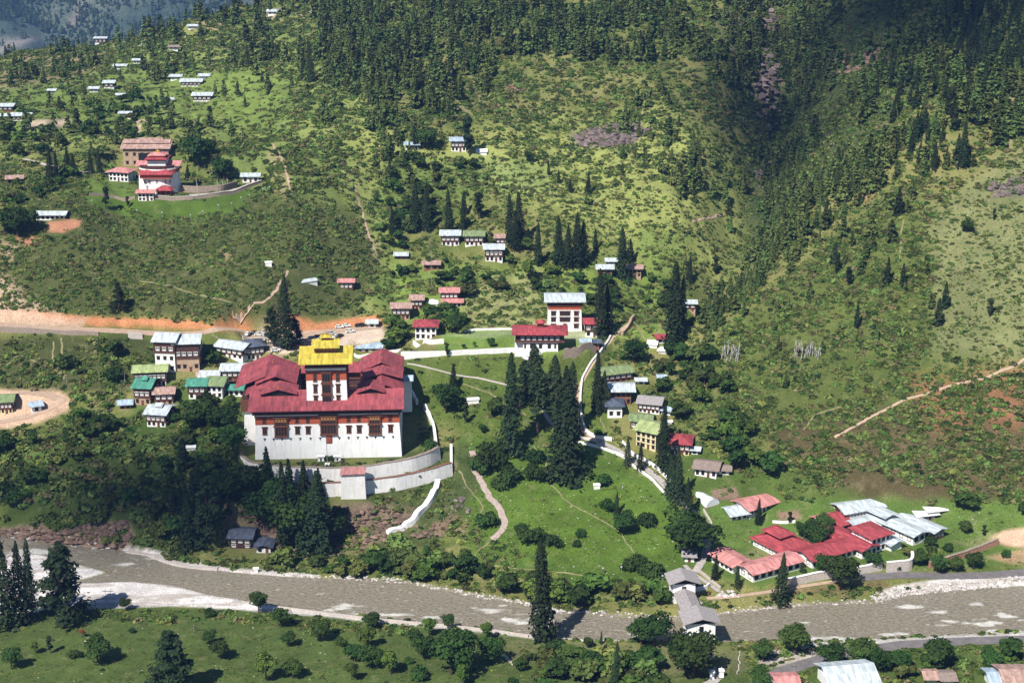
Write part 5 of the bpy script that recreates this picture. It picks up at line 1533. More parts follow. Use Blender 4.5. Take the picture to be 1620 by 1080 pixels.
wall_line("embankment", "thin pale flood wall along the near river bank", "embankment", PX([(440,962),(540,975),(661,987),(782,999),(836,1007)]), 0.9, 0.8, stone_pale, 0.3, None, hvar=.1, seed=29)
wall_line("bridge_wall", "white parapet wall beside the far gatehouse of the bridge", "wall", PX([(1101,935),(1120,932),(1122,927)]), 0.6, 1.6, white, 0.05, None, seed=30)
wall_line("garden_wall", "thin pale wall on the lawn in front of the tall white temple", "wall", PX([(735,525),(770,522),(800,521),(818,522)]), 0.6, 0.8, white_old, 0.1, None, hvar=.4, seed=31)
wall_line("terrace_wall", "ruined brown wall climbing right of the walled track top", "wall", PX([(984,532),(995,520),(1003,505)]), 1.2, 2.4, mud, 0.2, None, hvar=.8, seed=32)
wall_line("lane_wall", "stone parapet along the path from lane to bridge", "wall", PX([(1100,899),(1118,914),(1140,931)]), 0.5, 1.0, stone_pale, 0.1, None, hvar=.2, seed=33)
wall_line("field_wall", "low white wall beside the school barn", "wall", PX([(1222,826),(1238,828),(1258,826)]), 0.5, 0.9, white_old, 0.1, None, hvar=.3, seed=34)

# rampart tower
def rampart_tower():
    p = at_z(559, 781, 16.5)
    t = thing("rampart_tower", "small square white watch tower with flat red roof against the rampart", "tower", (p[0], p[1], 16.5), R(2))
    q = MB(); q.box(-5.1, 5.1, 0, 6, -4, 8.2, bat=.45); q.build("wall", white_old, t)
    q = MB(); q.poly([(-5.1, -.5, 8.6), (5.1, -.5, 9.0), (5.1, 6, 9.3), (-5.1, 6, 8.9), (-5.1, -.5, 8.3), (5.1, -.5, 8.7), (5.1, 6, 9.0), (-5.1, 6, 8.6)],
                     [(0, 1, 2, 3), (7, 6, 5, 4), (0, 4, 5, 1), (1, 5, 6, 2), (2, 6, 7, 3), (3, 7, 4, 0)]); q.build("roof", ROOF['pink'], t)
    for x, z in ((-3, 6.2), (0, 6.2), (2.8, 6.2), (-1.6, 4.2), (1.5, 4.2), (-3.2, 3), (3.2, 3.2)):
        q = MB(); q.box(-.12, .12, -.1, .2, 0, .5)
        link("loophole", cached(("rl",), lambda: q.mesh("loophole", dark)), t, (x, .12 + .036 * (z + 4), z))
    claim(t, 10, 6)
rampart_tower()

# ---------------------------------------------------------------- tall temple, long gatehouse, round watchtower, bridge
def temple():
    a = hit(868, 524); zz = a[2]
    l = at_z(866, 524, zz); r = at_z(921, 525, zz)
    w = r[0] - l[0]; h = 41 / (ppm(l) * math.cos(math.atan2(CAMZ - zz, l[1])))
    t = thing("temple", "tall white square temple with dark top gallery and flat white roof beside the lawn", "temple", ((l[0] + r[0]) / 2, l[1], zz), 0.0)
    q = MB(); q.box(-w / 2, w / 2, 0, 13, -3, h, bat=.5); q.build("wall", white, t)
    q = MB(); q.box(-w / 2 + .3, w / 2 - .3, .35, 12.6, h * .82, h * .96); q.build("red_band", red_band, t)
    q = MB(); q.box(-w / 2 + .2, w / 2 - .2, .2, 12.8, h * .97, h * 1.10); q.build("timber_gallery", timber, t)
    for zz_ in (.97, 1.03, 1.09):
        q = MB(); q.box(-w / 2 - .2, w / 2 + .2, -.2, 13.2, h * zz_, h * zz_ + .22); q.build("cornice", bay_wood, t)
    q = MB(); q.gable_x(-w / 2 - 1.6, w / 2 + 1.6, -1.6, 14.6, h * 1.16, h * 1.16 + 1.8, .3); q.build("roof", ROOF['white'], t)
    for row, z in enumerate((.12, .37, .60)):
        for x, ww in ((-w * .33, 1.9), (0, 4.6 if row else 1.0), (w * .33, 1.9)):
            y = .5 * (z * h + 3) / (h + 3)
            q = MB(); q.box(-ww / 2 - .2, ww / 2 + .2, -.22, .3, 0, h * .16); q.box(-ww / 2 - .4, ww / 2 + .4, -.36, .3, h * .16, h * .16 + .25)
            o = q.build("window", bay_wood, t, (x, y, z * h))
            n_ = max(1, int(ww / .9))
            for i in range(n_):
                pw = ww / n_
                g = MB(); g.box(-ww / 2 + i * pw + .1, -ww / 2 + (i + 1) * pw - .1, -.28, -.1, .3, h * .16 - .2); g.build("pane", glass, o)
    claim(t, w, 13)
temple()

def gatehouse():
    zz = 41.0
    a = hit(854, 572); zz = a[2]
    l = at_z(826, 571, zz); r = at_z(884, 573, zz)
    w = r[0] - l[0]; k_ = 1 / (ppm(l) * math.cos(math.atan2(CAMZ - zz, l[1])))
    h = 30 * k_
    t = thing("gatehouse", "long white gatehouse with wide red roof and small cupola at the end of the lawn", "gatehouse", ((l[0] + r[0]) / 2, l[1], zz), R(-1))
    q = MB(); q.box(-w / 2, w / 2, 0, 11, -3, h, bat=.5); q.build("wall", white, t)
    q = MB(); q.box(-w / 2 - 3.4, -w / 2 + .5, 2, 11, -2, h + .02); q.build("side_wall", white, t)
    q = MB(); q.box(-w / 2 - 3.0, w / 2 + 2.2, -.1, 11.4, h + .02, h + 3.3); q.build("timber_storey", timber, t)
    q = MB(); q.box(-w / 2 - 3.3, w / 2 + 2.5, -.45, 11.8, h - .15, h + .25); q.build("cornice", bay_wood, t)
    q = MB(); q.box(-w / 2 - 3.3, w / 2 + 2.5, -.45, 11.8, h + 3.1, h + 3.5); q.build("cornice", bay_wood, t)
    for i in range(7):
        window(t, -w / 2 + .2 + i * (w / 6.3), -.12, h + .9, 1.5, 1.5, 'pale')
    for i, x in enumerate((-.42, -.24, 0, .24, .40)):
        window(t, x * w, .42, h - 3.2, 1.5 if 0 < i < 4 else .8, 2.0, 'dark')
    q = MB(); q.hip(-w / 2 - 4.6, w / 2 + 4.2, -2.0, 13.4, h + 4.0, h + 5.8, .3); q.build("roof", ROOF['red'], t)
    q = MB(); q.box(-1.5, 1.5, 4.4, 7.2, h + 5.2, h + 7.6); q.build("cupola", bay_wood, t)
    q = MB(); q.hip(-2.4, 2.4, 3.4, 8.2, h + 7.7, h + 8.9, .2); q.build("cupola_roof", ROOF['red'], t)
    q = MB(); q.tube((0, 5.8, h + 8.7), (0, 5.8, h + 10), .3, .05, 6); q.build("finial", brass, t)
    claim(t, w + 6, 12)
gatehouse()

def watchtower():
    zz = 90.0
    l = at_z(214, 307, zz); r = at_z(284, 305, zz)
    w = r[0] - l[0]; rad = w / 2
    k_ = 1 / (ppm(l) * math.cos(math.atan2(CAMZ - zz, l[1])))
    t = thing("watchtower", "round white watchtower with stacked red roofs on the hill terrace", "watchtower", ((l[0] + r[0]) / 2, l[1] + rad * .8, zz), 0)
    N = 28
    def drum(r0, r1, z0, z1, m, name, sy=.85):
        q = MB(); p = []
        for rr, z in ((r0, z0), (r1, z1)):
            for i in range(N):
                th = 2 * math.pi * i / N
                p.append((math.cos(th) * rr, math.sin(th) * rr * sy, z))
        q.poly(p, [(i, (i + 1) % N, N + (i + 1) % N, N + i) for i in range(N)] + [tuple(range(N))[::-1], tuple(range(N, 2 * N))])
        return q.build(name, m, t)
    h = 38 * k_
    drum(rad, rad * .93, -4, h, white, "wall")
    drum(rad * .95, rad * .94, h - 2.4, h - .6, red_band, "red_band")
    drum(rad * .90, rad * .90, h, h + 1.3, timber, "gallery")
    # lower broad front roof
    q = MB(); q.hip(-rad * .78, rad * .82, -rad * 1.04, rad * .1, h - 2.0, h + .1, .25, top=.35); q.build("front_roof", ROOF['red'], t)
    q = MB(); q.box(-rad * .7, rad * .72, -rad * .93, 0, h - 4.4, h - 2.3); q.build("front_gallery", red_band, t)
    # wings of the main roof left and right
    q = MB(); q.gable_x(-rad * 1.06, rad * 1.06, -rad * .35, rad * .85, h + 1.0, h + 2.6, .25); q.build("main_roof", ROOF['pink'], t)
    q = MB(); q.box(-rad * .42, rad * .42, -rad * .45, rad * .4, h + .6, h + 4.7, bat=.2); q.build("upper_storey", white, t)
    q = MB(); q.box(-rad * .45, rad * .45, -rad * .48, rad * .42, h + 3.9, h + 4.75); q.build("upper_red_band", red_band, t)
    q = MB(); q.hip(-rad * .52, rad * .52, -rad * .62, rad * .5, h + 5.0, h + 5.6, .2, top=.5); q.build("upper_roof", ROOF['red'], t)
    q = MB(); q.box(-rad * .36, rad * .36, -rad * .32, rad * .32, h + 5.4, h + 6.3); q.build("lantern", red_band, t)
    q = MB(); q.hip(-rad * .42, rad * .42, -rad * .4, rad * .4, h + 6.5, h + 7.6, .2, top=.3); q.build("top_roof", ROOF['pink'], t)
    q = MB(); q.box(-1.2, 1.2, -1.2, 1.2, h + 7.4, h + 8.2); q.tube((0, 0, h + 8.2), (0, 0, h + 9.6), .5, .05, 6); q.build("finial", brass, t)
    w_ = []
    for th, z, ww, wh in ((-90, .66, 1.6, 2.0), (-118, .64, 1.6, 2.0), (-62, .64, 1.4, 1.8), (-125, .42, .8, 1.4), (-108, .42, .8, 1.4), (-88, .45, .7, 1.2), (-64, .42, .7, 1.4), (-50, .42, .6, 1.4), (-116, .2, .9, 1.5)):
        rr = rad - .07 * rad * z
        a = R(th)
        window(t, math.cos(a) * rr * 1.0, math.sin(a) * rr * .85, z * h, ww, wh, 'dark', rz=a + R(90), pane=False)
    # entrance porch
    pt = at_z(260, 309, zz)
    po = thing("porch", "red pavilion porch with pyramid roof in front of the round watchtower", "porch", (pt[0], pt[1] - 1, zz), 0)
    q = MB(); q.hip(-4.6, 4.6, -1.5, 6, 3.0, 5.0, .2); q.build("roof", ROOF['red'], po)
    q = MB()
    q.box(-3.8, 3.8, 1.5, 5, -1, 2.9); q.build("wall", red_band, po)
    for x in (-3.6, -1.2, 1.2, 3.6):
        q = MB(); q.box(-.15, .15, -.15, .15, -.5, 2.9); link("post", cached(("ppost",), lambda: q.mesh("post", bay_wood)), po, (x, -.6, 0))
    claim(t, w, w)
    FOOT.append((t.location[0], t.location[1], rad + 1))
watchtower()

def bridge():
    zd = 3.2
    f = at_z(1081, 957, 2.0); n = at_z(1106, 1020, 1.0)
    ax, ay = f[0], f[1] + 2.5
    bx_, by_ = n[0], n[1] + 2
    L = math.hypot(bx_ - ax, by_ - ay)
    yaw = math.atan2(by_ - ay, bx_ - ax) + R(90)     # local -y runs towards the near bank
    t = thing("covered_bridge", "covered timber bridge with white gatehouses and grey shingle roofs over the river", "bridge", (ax, ay, zd), yaw)
    shingle = ROOF['grey']
    q = MB(); q.box(-2.4, 2.4, -L, 0, -.8, 0); q.build("deck", timber, t)
    q = MB(); q.box(-2.6, -2.3, -L, 0, 0, 1.3); q.box(2.3, 2.6, -L, 0, 0, 1.3); q.build("parapet", bay_wood, t)
    n_ = int(L / 3)
    for i in range(n_):
        for sx in (-2.45, 2.45):
            q = MB(); q.box(-.14, .14, -.14, .14, 0, 3.4)
            link("post", cached(("bpost",), lambda: q.mesh("post", timber)), t, (sx, -L * (i + .5) / n_, 0))
    for i in range(4):
        q = MB(); q.box(-1.9, 1.9, -6 - i * 1.6, 0, -1.4 - (3 - i) * .5, -.9 - (3 - i) * .5); q.build("cantilever_beam", timber, t)
        q = MB(); q.box(-1.9, 1.9, -L, -L + 6 + i * 1.6, -1.4 - (3 - i) * .5, -.9 - (3 - i) * .5); q.build("cantilever_beam", timber, t)
    q = MB(); q.gable_y(-3.9, 3.9, -L + 2, 0.5, 3.5, 5.2, .25); q.build("span_roof", shingle, t)
    for yy, w, d, h, nm in ((1.5, 8.6, 6.5, 6.8, "far_gatehouse"), (-L, 10.0, 7.5, 6.8, "near_gatehouse")):
        q = MB(); q.box(-w / 2, -1.6, yy - d / 2, yy + d / 2, -5, h, bat=.15); q.box(1.6, w / 2, yy - d / 2, yy + d / 2, -5, h, bat=.15)
        q.box(-1.9, 1.9, yy - d / 2 + .2, yy + d / 2 - .2, 3.4, h - .05); q.build(nm, white, t)
        g = MB(); g.box(-w / 2 + .4, w / 2 - .4, yy - d / 2 + .4, yy + d / 2 - .4, h, h + .7); g.build("attic", dark, t)  # dark box stands in for shade in the gap under the roof
        g = MB(); g.gable_y(-w / 2 - 1.6, w / 2 + 1.6, yy - d / 2 - 1.6, yy + d / 2 + 1.6, h + .8, h + 2.8, .3); ro = g.build("gatehouse_roof", shingle, t)
        g = MB(); g.box(-.7, .7, yy - d / 2 - .05, yy - d / 2 + .3, 3.9, 5.8); g.build("gable_window", dark, t)
    q = MB(); q.box(-5.5, 4.5, -3.5, 5, -6, -1.0, bat=.5); q.build("abutment", stone, t)
    q = MB(); q.box(-5.5, 5.5, -L - 4.5, -L + 4, -6, -1.0, bat=.5); q.build("near_abutment", stone, t)
    # row of thin battens breaking up the shingle roofs
    q = MB()
    for y in np.arange(-L + 3, 0, 1.1):
        for s_ in (-1, 1):
            p = [(0, y, 5.22), (s_ * 3.9, y, 3.52), (s_ * 3.9, y + .25, 3.52), (0, y + .25, 5.22)]
            p2 = [(a, b, c + .1) for a, b, c in p]
            q.poly(p + p2, [(4, 5, 6, 7), (0, 1, 5, 4), (1, 2, 6, 5), (2, 3, 7, 6), (3, 0, 4, 7)])
    o = q.build("roof_batten", ROOF['grey'], t); o["kind"] = "stuff"
    for k_ in range(6):
        FOOT.append((ax + (bx_ - ax) * k_ / 5, ay + (by_ - ay) * k_ / 5, 7))
    # plaza by the far gatehouse
    q = MB()
    pts = [at_z(u, v, 2.9) for u, v in ((1096, 941), (1122, 931), (1142, 938), (1150, 946), (1104, 957), (1094, 952))]
    n_ = len(pts)
    q.poly(pts + [(x, y, z - 2.5) for x, y, z in pts], [tuple(range(n_))[::-1]] + [(i, (i + 1) % n_, n_ + (i + 1) % n_, n_ + i) for i in range(n_)])
    o = q.build("bridge_forecourt", paving); o["kind"] = "structure"
    me = o.data
    import bmesh
    bm = bmesh.new(); bm.from_mesh(me); bmesh.ops.recalc_face_normals(bm, faces=bm.faces); bm.to_mesh(me); bm.free()
    # two white gate pillars and the paved way on the near bank
    for u, v, lab in ((1126, 1073, "left white pillar at the foot of the path to the near bridge gate"), (1141, 1070, "right white pillar at the foot of the path to the near bridge gate")):
        p = hit(u, v)
        k_ = thing("gate_pillar", lab, "pillar", p, 0, "white pillars by the bridge path")
        q = MB(); q.box(-.8, .8, -.8, .8, -1, 2.6, bat=.15); q.build("shaft", white, k_)
        q = MB(); q.hip(-1, 1, -1, 1, 2.65, 3.3, .1); q.tube((0, 0, 3.2), (0, 0, 3.8), .15, .03, 6); q.build("cap", white_old, k_)
bridge()
trail([(1112,1026),(1118,1040),(1126,1058),(1133,1072)], 1.3, "paved_path", paving, up=.14)
trail([(1133,1072),(1120,1082),(1095,1092)], 1.8, "paved_path", paving, up=.17)
trail([(781,1012),(788,1025),(800,1040),(812,1052)], 0.6, "paved_path", stone_pale, up=.14)
trail([(1168,1020),(1170,1040),(1166,1066)], 0.25, "footpath", stone_pale, up=.14)
# ---------------------------------------------------------------- plants
def leaf_mat(name, c, rand=0.35, rough=0.8):
    m = mat(name, c, rough, 0.45, 0.7, rand=rand, spec=0.12, detail=2.0)
    return m
L_FIR = leaf_mat("dark_fir_needles", (0.028, 0.046, 0.018), .4)
L_PINE = leaf_mat("pine_needles", (0.105, 0.145, 0.040), .5)
L_BROAD = leaf_mat("broad_leaves", (0.038, 0.072, 0.015), .4)
L_BRIGHT = leaf_mat("light_green_leaves", (0.075, 0.125, 0.022), .35)
L_SHRUB = leaf_mat("shrub_leaves", (0.115, 0.155, 0.038), .6)
L_DRY = leaf_mat("dry_shrub_leaves", (0.17, 0.155, 0.065), .4)
L_RUST = leaf_mat("rusty_leaves", (0.22, 0.07, 0.03), .2)

def quads(P, N, S, rg, aspect=1.0, bend=None):
    """leaf clumps: one bent quad (two triangles) at each point P facing N, size S"""
    n = len(P)
    a = rg.normal(size=(n, 3))
    T = np.cross(N, a); T /= np.linalg.norm(T, axis=1)[:, None] + 1e-9
    B = np.cross(N, T)
    S = S[:, None]
    v0 = P - T * S - B * S * aspect * .6
    v1 = P + T * S * .7 - B * S * aspect
    v2 = P + T * S * .9 + B * S * aspect * .7
    v3 = P - T * S * .6 + B * S * aspect + N * S * .5
    V = np.stack([v0, v1, v2, v3], 1).reshape(-1, 3)
    F = np.arange(4 * n).reshape(n, 4)
    return V, F

def mesh_from(name, V, F, m):
    me = bpy.data.meshes.new(name)
    me.vertices.add(len(V)); me.vertices.foreach_set("co", V.ravel())
    me.loops.add(F.size); me.loops.foreach_set("vertex_index", F.ravel().astype(np.int32))
    me.polygons.add(len(F)); me.polygons.foreach_set("loop_start", np.arange(0, F.size, 4, dtype=np.int32))
    me.update(calc_edges=True)
    me.materials.append(m)
    return me

def unit(a):
    return a / (np.linalg.norm(a, axis=1)[:, None] + 1e-9)

def conifer(n, seed, r=0.16, z0=0.08, size=0.022, power=0.75, ragged=0.35, m=L_FIR, tiers=16):
    """crown of height 1; boughs in drooping tiers with gaps between"""
    rg = np.random.default_rng(seed)
    t = rg.random(n) ** 0.85
    th0 = rg.random(n) * 2 * np.pi
    t = (np.floor(t * tiers + np.sin(th0 * 2 + seed) * .7) + rg.random(n) ** 1.6 * 0.95) / tiers
    t = np.clip(t, 0, .999)
    th = th0
    boughs = 0.5 + 0.5 * np.sin(th * 5 + np.floor(t * tiers) * 2.4 + seed)
    lob = 1 - ragged * (1 - boughs) * (0.6 + 0.4 * vnoise(th * 1.3, t * 7, seed))
    R0 = r * ((1 - t) ** power) * lob + 0.006
    R0 *= 0.50 + 0.72 * vnoise(t * 9 + seed, th * 1.1, seed + 3)
    rr = R0 * np.sqrt(rg.uniform(0.25, 1, n))
    z = z0 + (1 - z0) * t - rr * 0.45
    P = np.stack([np.cos(th) * rr, np.sin(th) * rr, z], 1)
    N = unit(np.stack([np.cos(th) * .7, np.sin(th) * .7, np.full(n, .9)], 1) + rg.normal(size=(n, 3)) * .45)
    S = size * (0.55 + 0.7 * (1 - t)) * rg.uniform(.6, 1.4, n)
    V, F = quads(P, N, S, rg, .7)
    return V, F

def pine(n, seed, r=0.22, z0=0.25, size=0.03):
    """looser crown in separate flat tufts"""
    rg = np.random.default_rng(seed)
    k_ = 44
    ct = rg.random(k_) ** .9; cth = rg.random(k_) * 6.28
    cr = r * (1 - ct) ** .6 * rg.uniform(.4, 1, k_)
    C = np.stack([np.cos(cth) * cr, np.sin(cth) * cr, z0 + (1 - z0) * ct * .97], 1)
    i = rg.integers(0, k_, n)
    off = rg.normal(size=(n, 3)) * np.array([.055, .055, .028]) * (1.25 - ct[i])[:, None]
    P = C[i] + off
    N = unit(off * np.array([1, 1, 2]) + np.array([0, 0, .09]) + rg.normal(size=(n, 3)) * .02)
    S = size * rg.uniform(.5, 1.3, n)
    return quads(P, N, S, rg, .7)

def broad(n, seed, lobes=11, rx=.42, rz=.36, zc=.60, size=.04):
    rg = np.random.default_rng(seed)
    a = rg.normal(size=(lobes, 3)); a = unit(a) * rg.uniform(.35, .8, lobes)[:, None]
    C = a * np.array([rx, rx, rz]) + np.array([0, 0, zc])
    lr = rg.uniform(.38, .6, lobes) * rx
    i = rg.integers(0, lobes, n)
    d = unit(rg.normal(size=(n, 3)))
    d[:, 2] = np.where(d[:, 2] < -.3, -d[:, 2], d[:, 2])
    P = C[i] + d * (lr[i] * rg.uniform(.55, 1.08, n))[:, None] * np.array([1, 1, .85])
    N = unit(d + rg.normal(size=(n, 3)) * .5)
    S = size * rg.uniform(.5, 1.4, n)
    return quads(P, N, S, rg, .8)

def shrubm(n, seed, m=None):
    rg = np.random.default_rng(seed)
    d = unit(rg.normal(size=(n, 3))); d[:, 2] = np.abs(d[:, 2])
    lump = 0.75 + 0.5 * vnoise(d[:, 0] * 2 + 5 + seed, d[:, 1] * 2 + 5, seed)
    P = d * lump[:, None] * np.array([1, 1, .75]) * rg.uniform(.5, 1, n)[:, None]
    N = unit(d + rg.normal(size=(n, 3)) * .5)
    S = .26 * rg.uniform(.5, 1.4, n)
    return quads(P, N, S, rg, .9)

def trunk_mesh(name, h, r, limbs=0, seed=0, m=bark, z0=.3):
    rg = random.Random(seed)
    q = MB()
    pts = [(0, 0, -.06)]
    x = y = 0
    for i in range(1, 5):
        x += rg.uniform(-.012, .012); y += rg.uniform(-.012, .012)
        pts.append((x, y, h * i / 4))
    for i in range(4):
        q.tube(pts[i], pts[i + 1], r * (1 - i * .2), r * (1 - (i + 1) * .2), 6)
    for i in range(limbs):
        t = z0 + (h - z0) * i / max(1, limbs) ; a = rg.random() * 6.28; l = .22 * (1 - t * .6)
        q.tube((0, 0, t), (math.cos(a) * l, math.sin(a) * l, t + l * .7), r * .4, r * .12, 5)
    return q.mesh(name, m)

# joined one-piece meshes (crown + trunk) for trees too small to show their parts
def joined(name, VF, tr, mats):
    V, F = VF
    vt = np.array([v.co[:] for v in tr.vertices])
    me = bpy.data.meshes.new(name)
    fs = [tuple(int(i) for i in f) for f in F] + [tuple(int(i) + len(V) for i in p.vertices) for p in tr.polygons]
    me.from_pydata(np.concatenate([V, vt]).tolist(), [], fs)
    for m in mats: me.materials.append(m)
    mi = np.zeros(len(fs), np.int32); mi[len(F):] = 1
    me.polygons.foreach_set("material_index", mi)
    return me

TR_FIR = [trunk_mesh("trunk", .92, .018, 10, s) for s in range(3)]
TR_BARE = [trunk_mesh("trunk", .95, .014, 8, 7, z0=.45)]
TR_BROAD = [trunk_mesh("trunk", .62, .035, 7, s + 20) for s in range(3)]
BIG = {
 'fir': [(mesh_from("crown", *conifer(3000, 11 + s, r=.235, z0=.09, ragged=.55, size=.0155, m=L_FIR), L_FIR), TR_FIR[s]) for s in range(3)],
 'slimfir': [(mesh_from("crown", *conifer(2700, 31 + s, r=.185, z0=.08, ragged=.55, size=.016, power=.55), L_FIR), TR_FIR[s]) for s in range(3)],
 'barefir': [(mesh_from("crown", *conifer(2600, 51 + s, r=.21, z0=.36, size=.018, power=.5, ragged=.6, tiers=9), L_FIR), TR_BARE[0]) for s in range(2)],
 'scots': [(mesh_from("crown", *pine(4200, 61 + s, r=.27, z0=.12, size=.024), L_FIR), TR_FIR[s]) for s in range(3)],
 'round': [(mesh_from("crown", *broad(2200, 71 + s, lobes=13, size=.032), L_BROAD), TR_BROAD[s]) for s in range(3)],
 'lightround': [(mesh_from("crown", *broad(2000, 81 + s, lobes=10, rx=.38, size=.034), L_BRIGHT), TR_BROAD[s]) for s in range(2)],
 'column': [(mesh_from("crown", *broad(1600, 91, lobes=14, rx=.15, rz=.44, zc=.52, size=.03), L_FIR), TR_FIR[0])],
 'rust': [(mesh_from("crown", *broad(500, 95, lobes=6, rx=.4, rz=.3, size=.06), L_RUST), TR_BROAD[0])],
 'bush': [(mesh_from("foliage", *broad(1100, 101 + s, lobes=9, rx=.62, rz=.34, zc=.36, size=.055), L_BROAD), None) for s in range(3)],
}
L_OLIVE = leaf_mat('olive_leaves', (0.085, 0.105, 0.028), .4)
SM = {
 'pine': [joined("pine_tree", pine(230, 111 + s, r=.19, z0=.10, size=.07), trunk_mesh("t", .9, .02, 0, s), [L_PINE, bark]) for s in range(3)]
       + [joined("pine_tree", conifer(260, 121 + s, r=.21, z0=.05, size=.06, ragged=.5, tiers=8), trunk_mesh("t", .9, .02, 0, s), [L_PINE, bark]) for s in range(2)],
 'fir': [joined("fir_tree", conifer(420, 131 + s, r=.19, z0=.05, size=.042, tiers=10), trunk_mesh("t", .9, .02, 0, s), [L_FIR, bark]) for s in range(3)],
 'broad': [joined("broadleaf_tree", broad(420, 141 + s, lobes=8, size=.075), trunk_mesh("t", .6, .035, 0, s), [L_BROAD, bark]) for s in range(4)]
       + [joined('broadleaf_tree', broad(360, 241 + s, lobes=6 + s, rx=.5, rz=.3, zc=.5, size=.085), trunk_mesh('t', .5, .03, 4, s), [[L_BRIGHT, L_OLIVE, L_SHRUB][s], bark]) for s in range(3)],
 'shrub': [mesh_from("shrub", *shrubm(70, 151 + s), L_SHRUB) for s in range(4)] + [mesh_from('shrub', *shrubm(50, 161), L_DRY), mesh_from('shrub', *shrubm(60, 171), L_BRIGHT), mesh_from('shrub', *shrubm(60, 172), L_BROAD)],
}

# where plants must not stand
MX0, MY0 = -520.0, 400.0
mask = np.zeros((1100, 1100), bool)
_iy, _ix = np.mgrid[0:1100, 0:1100]
def block(x, y, r):
    cx, cy = x - MX0, y - MY0
    x0, x1, y0, y1 = int(cx - r - 1), int(cx + r + 2), int(cy - r - 1), int(cy + r + 2)
    if x1 < 0 or y1 < 0 or x0 > 1099 or y0 > 1099: return
    x0 = max(0, x0); y0 = max(0, y0)
    s_ = (slice(y0, y1), slice(x0, x1))
    mask[s_] |= (_ix[s_] + .5 - cx) ** 2 + (_iy[s_] + .5 - cy) ** 2 < r * r
for x, y, r in FOOT: block(x, y, r)
for L_, w_ in [(DIRT_ROAD, 5), (LOWER_DIRT, 4.5), (NEAR_ROAD, 4), (FAR_ROAD, 4), (FAR_TRACK, 2), (LANE, 2.6), (LANE_LOW, 2), (DIAG, 1.8), (UP_TRACK, 2.0), (TA_DRIVE, 3), (TA_ROAD, 3)]:
    for p in L_[::1]: block(p[0], p[1], w_)
for L_ in T_TRAILS:
    for p in L_[::1]: block(p[0], p[1], 1.0)
def blocked(x, y):
    i = np.clip((y - MY0).astype(int), 0, 1099); j = np.clip((x - MX0).astype(int), 0, 1099)
    return mask[i, j]
# fortress terrace and courtyard
c_, s_ = math.cos(R(3.2)), math.sin(R(3.2))
for lx in np.arange(-40, 36, 2.5):
    for ly in np.arange(-2, 58, 2.5):
        block(DZ[0] + c_ * lx - s_ * ly, DZ[1] + s_ * lx + c_ * ly, 2.5)
# everything that must stay open: lawn, meadows, lot, water, gravel, earth cuts
OPEN = [FIELD, LOT, [(-300,915),(207,915),(333,938),(445,957),(560,972),(560,980),(400,967),(130,963),(-300,973)], [(-100,482),(60,492),(200,505),(340,512),(460,498),(600,500),(612,530),(400,535),(-100,520)],
        [(-60,612),(92,618),(116,634),(104,655),(60,668),(-60,684)],
        [(1560,850),(1640,832),(1760,830),(1760,880),(1560,885)],
        [(50,190),(110,188),(112,200),(38,202)], [(75,352),(130,345),(128,358),(78,368)]]

def zone(u, v, poly):
    return sdist(u, v, poly) < 0

# (polygon, trees per square metre, kind) - the first matching entry wins per kind
PINE_Z = [
 ([(500,20),(560,0),(560,-60),(1220,-60),(1215,90),(1180,150),(1060,170),(1000,120),(900,90),(800,110),(735,190),(700,220),(640,262),(600,250),(590,170),(520,130)], .055),
 ([(1000,120),(1200,130),(1200,300),(1100,330),(980,220)], .010),
 ([(1215,-60),(1340,-60),(1330,130),(1290,240),(1250,330),(1200,370),(1175,300),(1225,150)], .055),
 ([(1085,585),(1100,520),(1170,425),(1250,330),(1400,230),(1500,150),(1660,90),(1660,170),(1560,260),(1500,280),(1400,285),(1300,370),(1210,450),(1150,530),(1100,600)], .055),
 ([(1340,-60),(1760,-60),(1760,100),(1500,150),(1340,210)], .022),
 ([(1230,380),(1470,300),(1480,480),(1400,600),(1150,640),(1120,580)], .006),
 ([(0,60),(480,0),(520,100),(400,120),(200,110),(0,160)], .0055),
 ([(0,120),(420,110),(440,230),(0,260)], .0022),
 ([(340,80),(430,70),(440,110),(350,120)], .016),
 ([(900,230),(1180,240),(1180,440),(1060,440),(920,330)], .0022),
 ([(560,180),(700,220),(660,300),(560,300)], .006),
 ([(430,120),(560,130),(560,220),(450,180)], .002),
]
FIR_Z = [([(1490,20),(1700,0),(1700,120),(1600,140),(1500,120)], .035), ([(1290,300),(1490,300),(1490,520),(1300,560)], .0012), ([(640,280),(760,300),(980,330),(1000,430),(880,440),(640,390)], .0012),
         ([(1380,120),(1560,110),(1560,260),(1420,280)], .006),
         ([(240,760),(380,700),(520,770),(560,880),(470,890),(350,880),(260,850)], .012)]
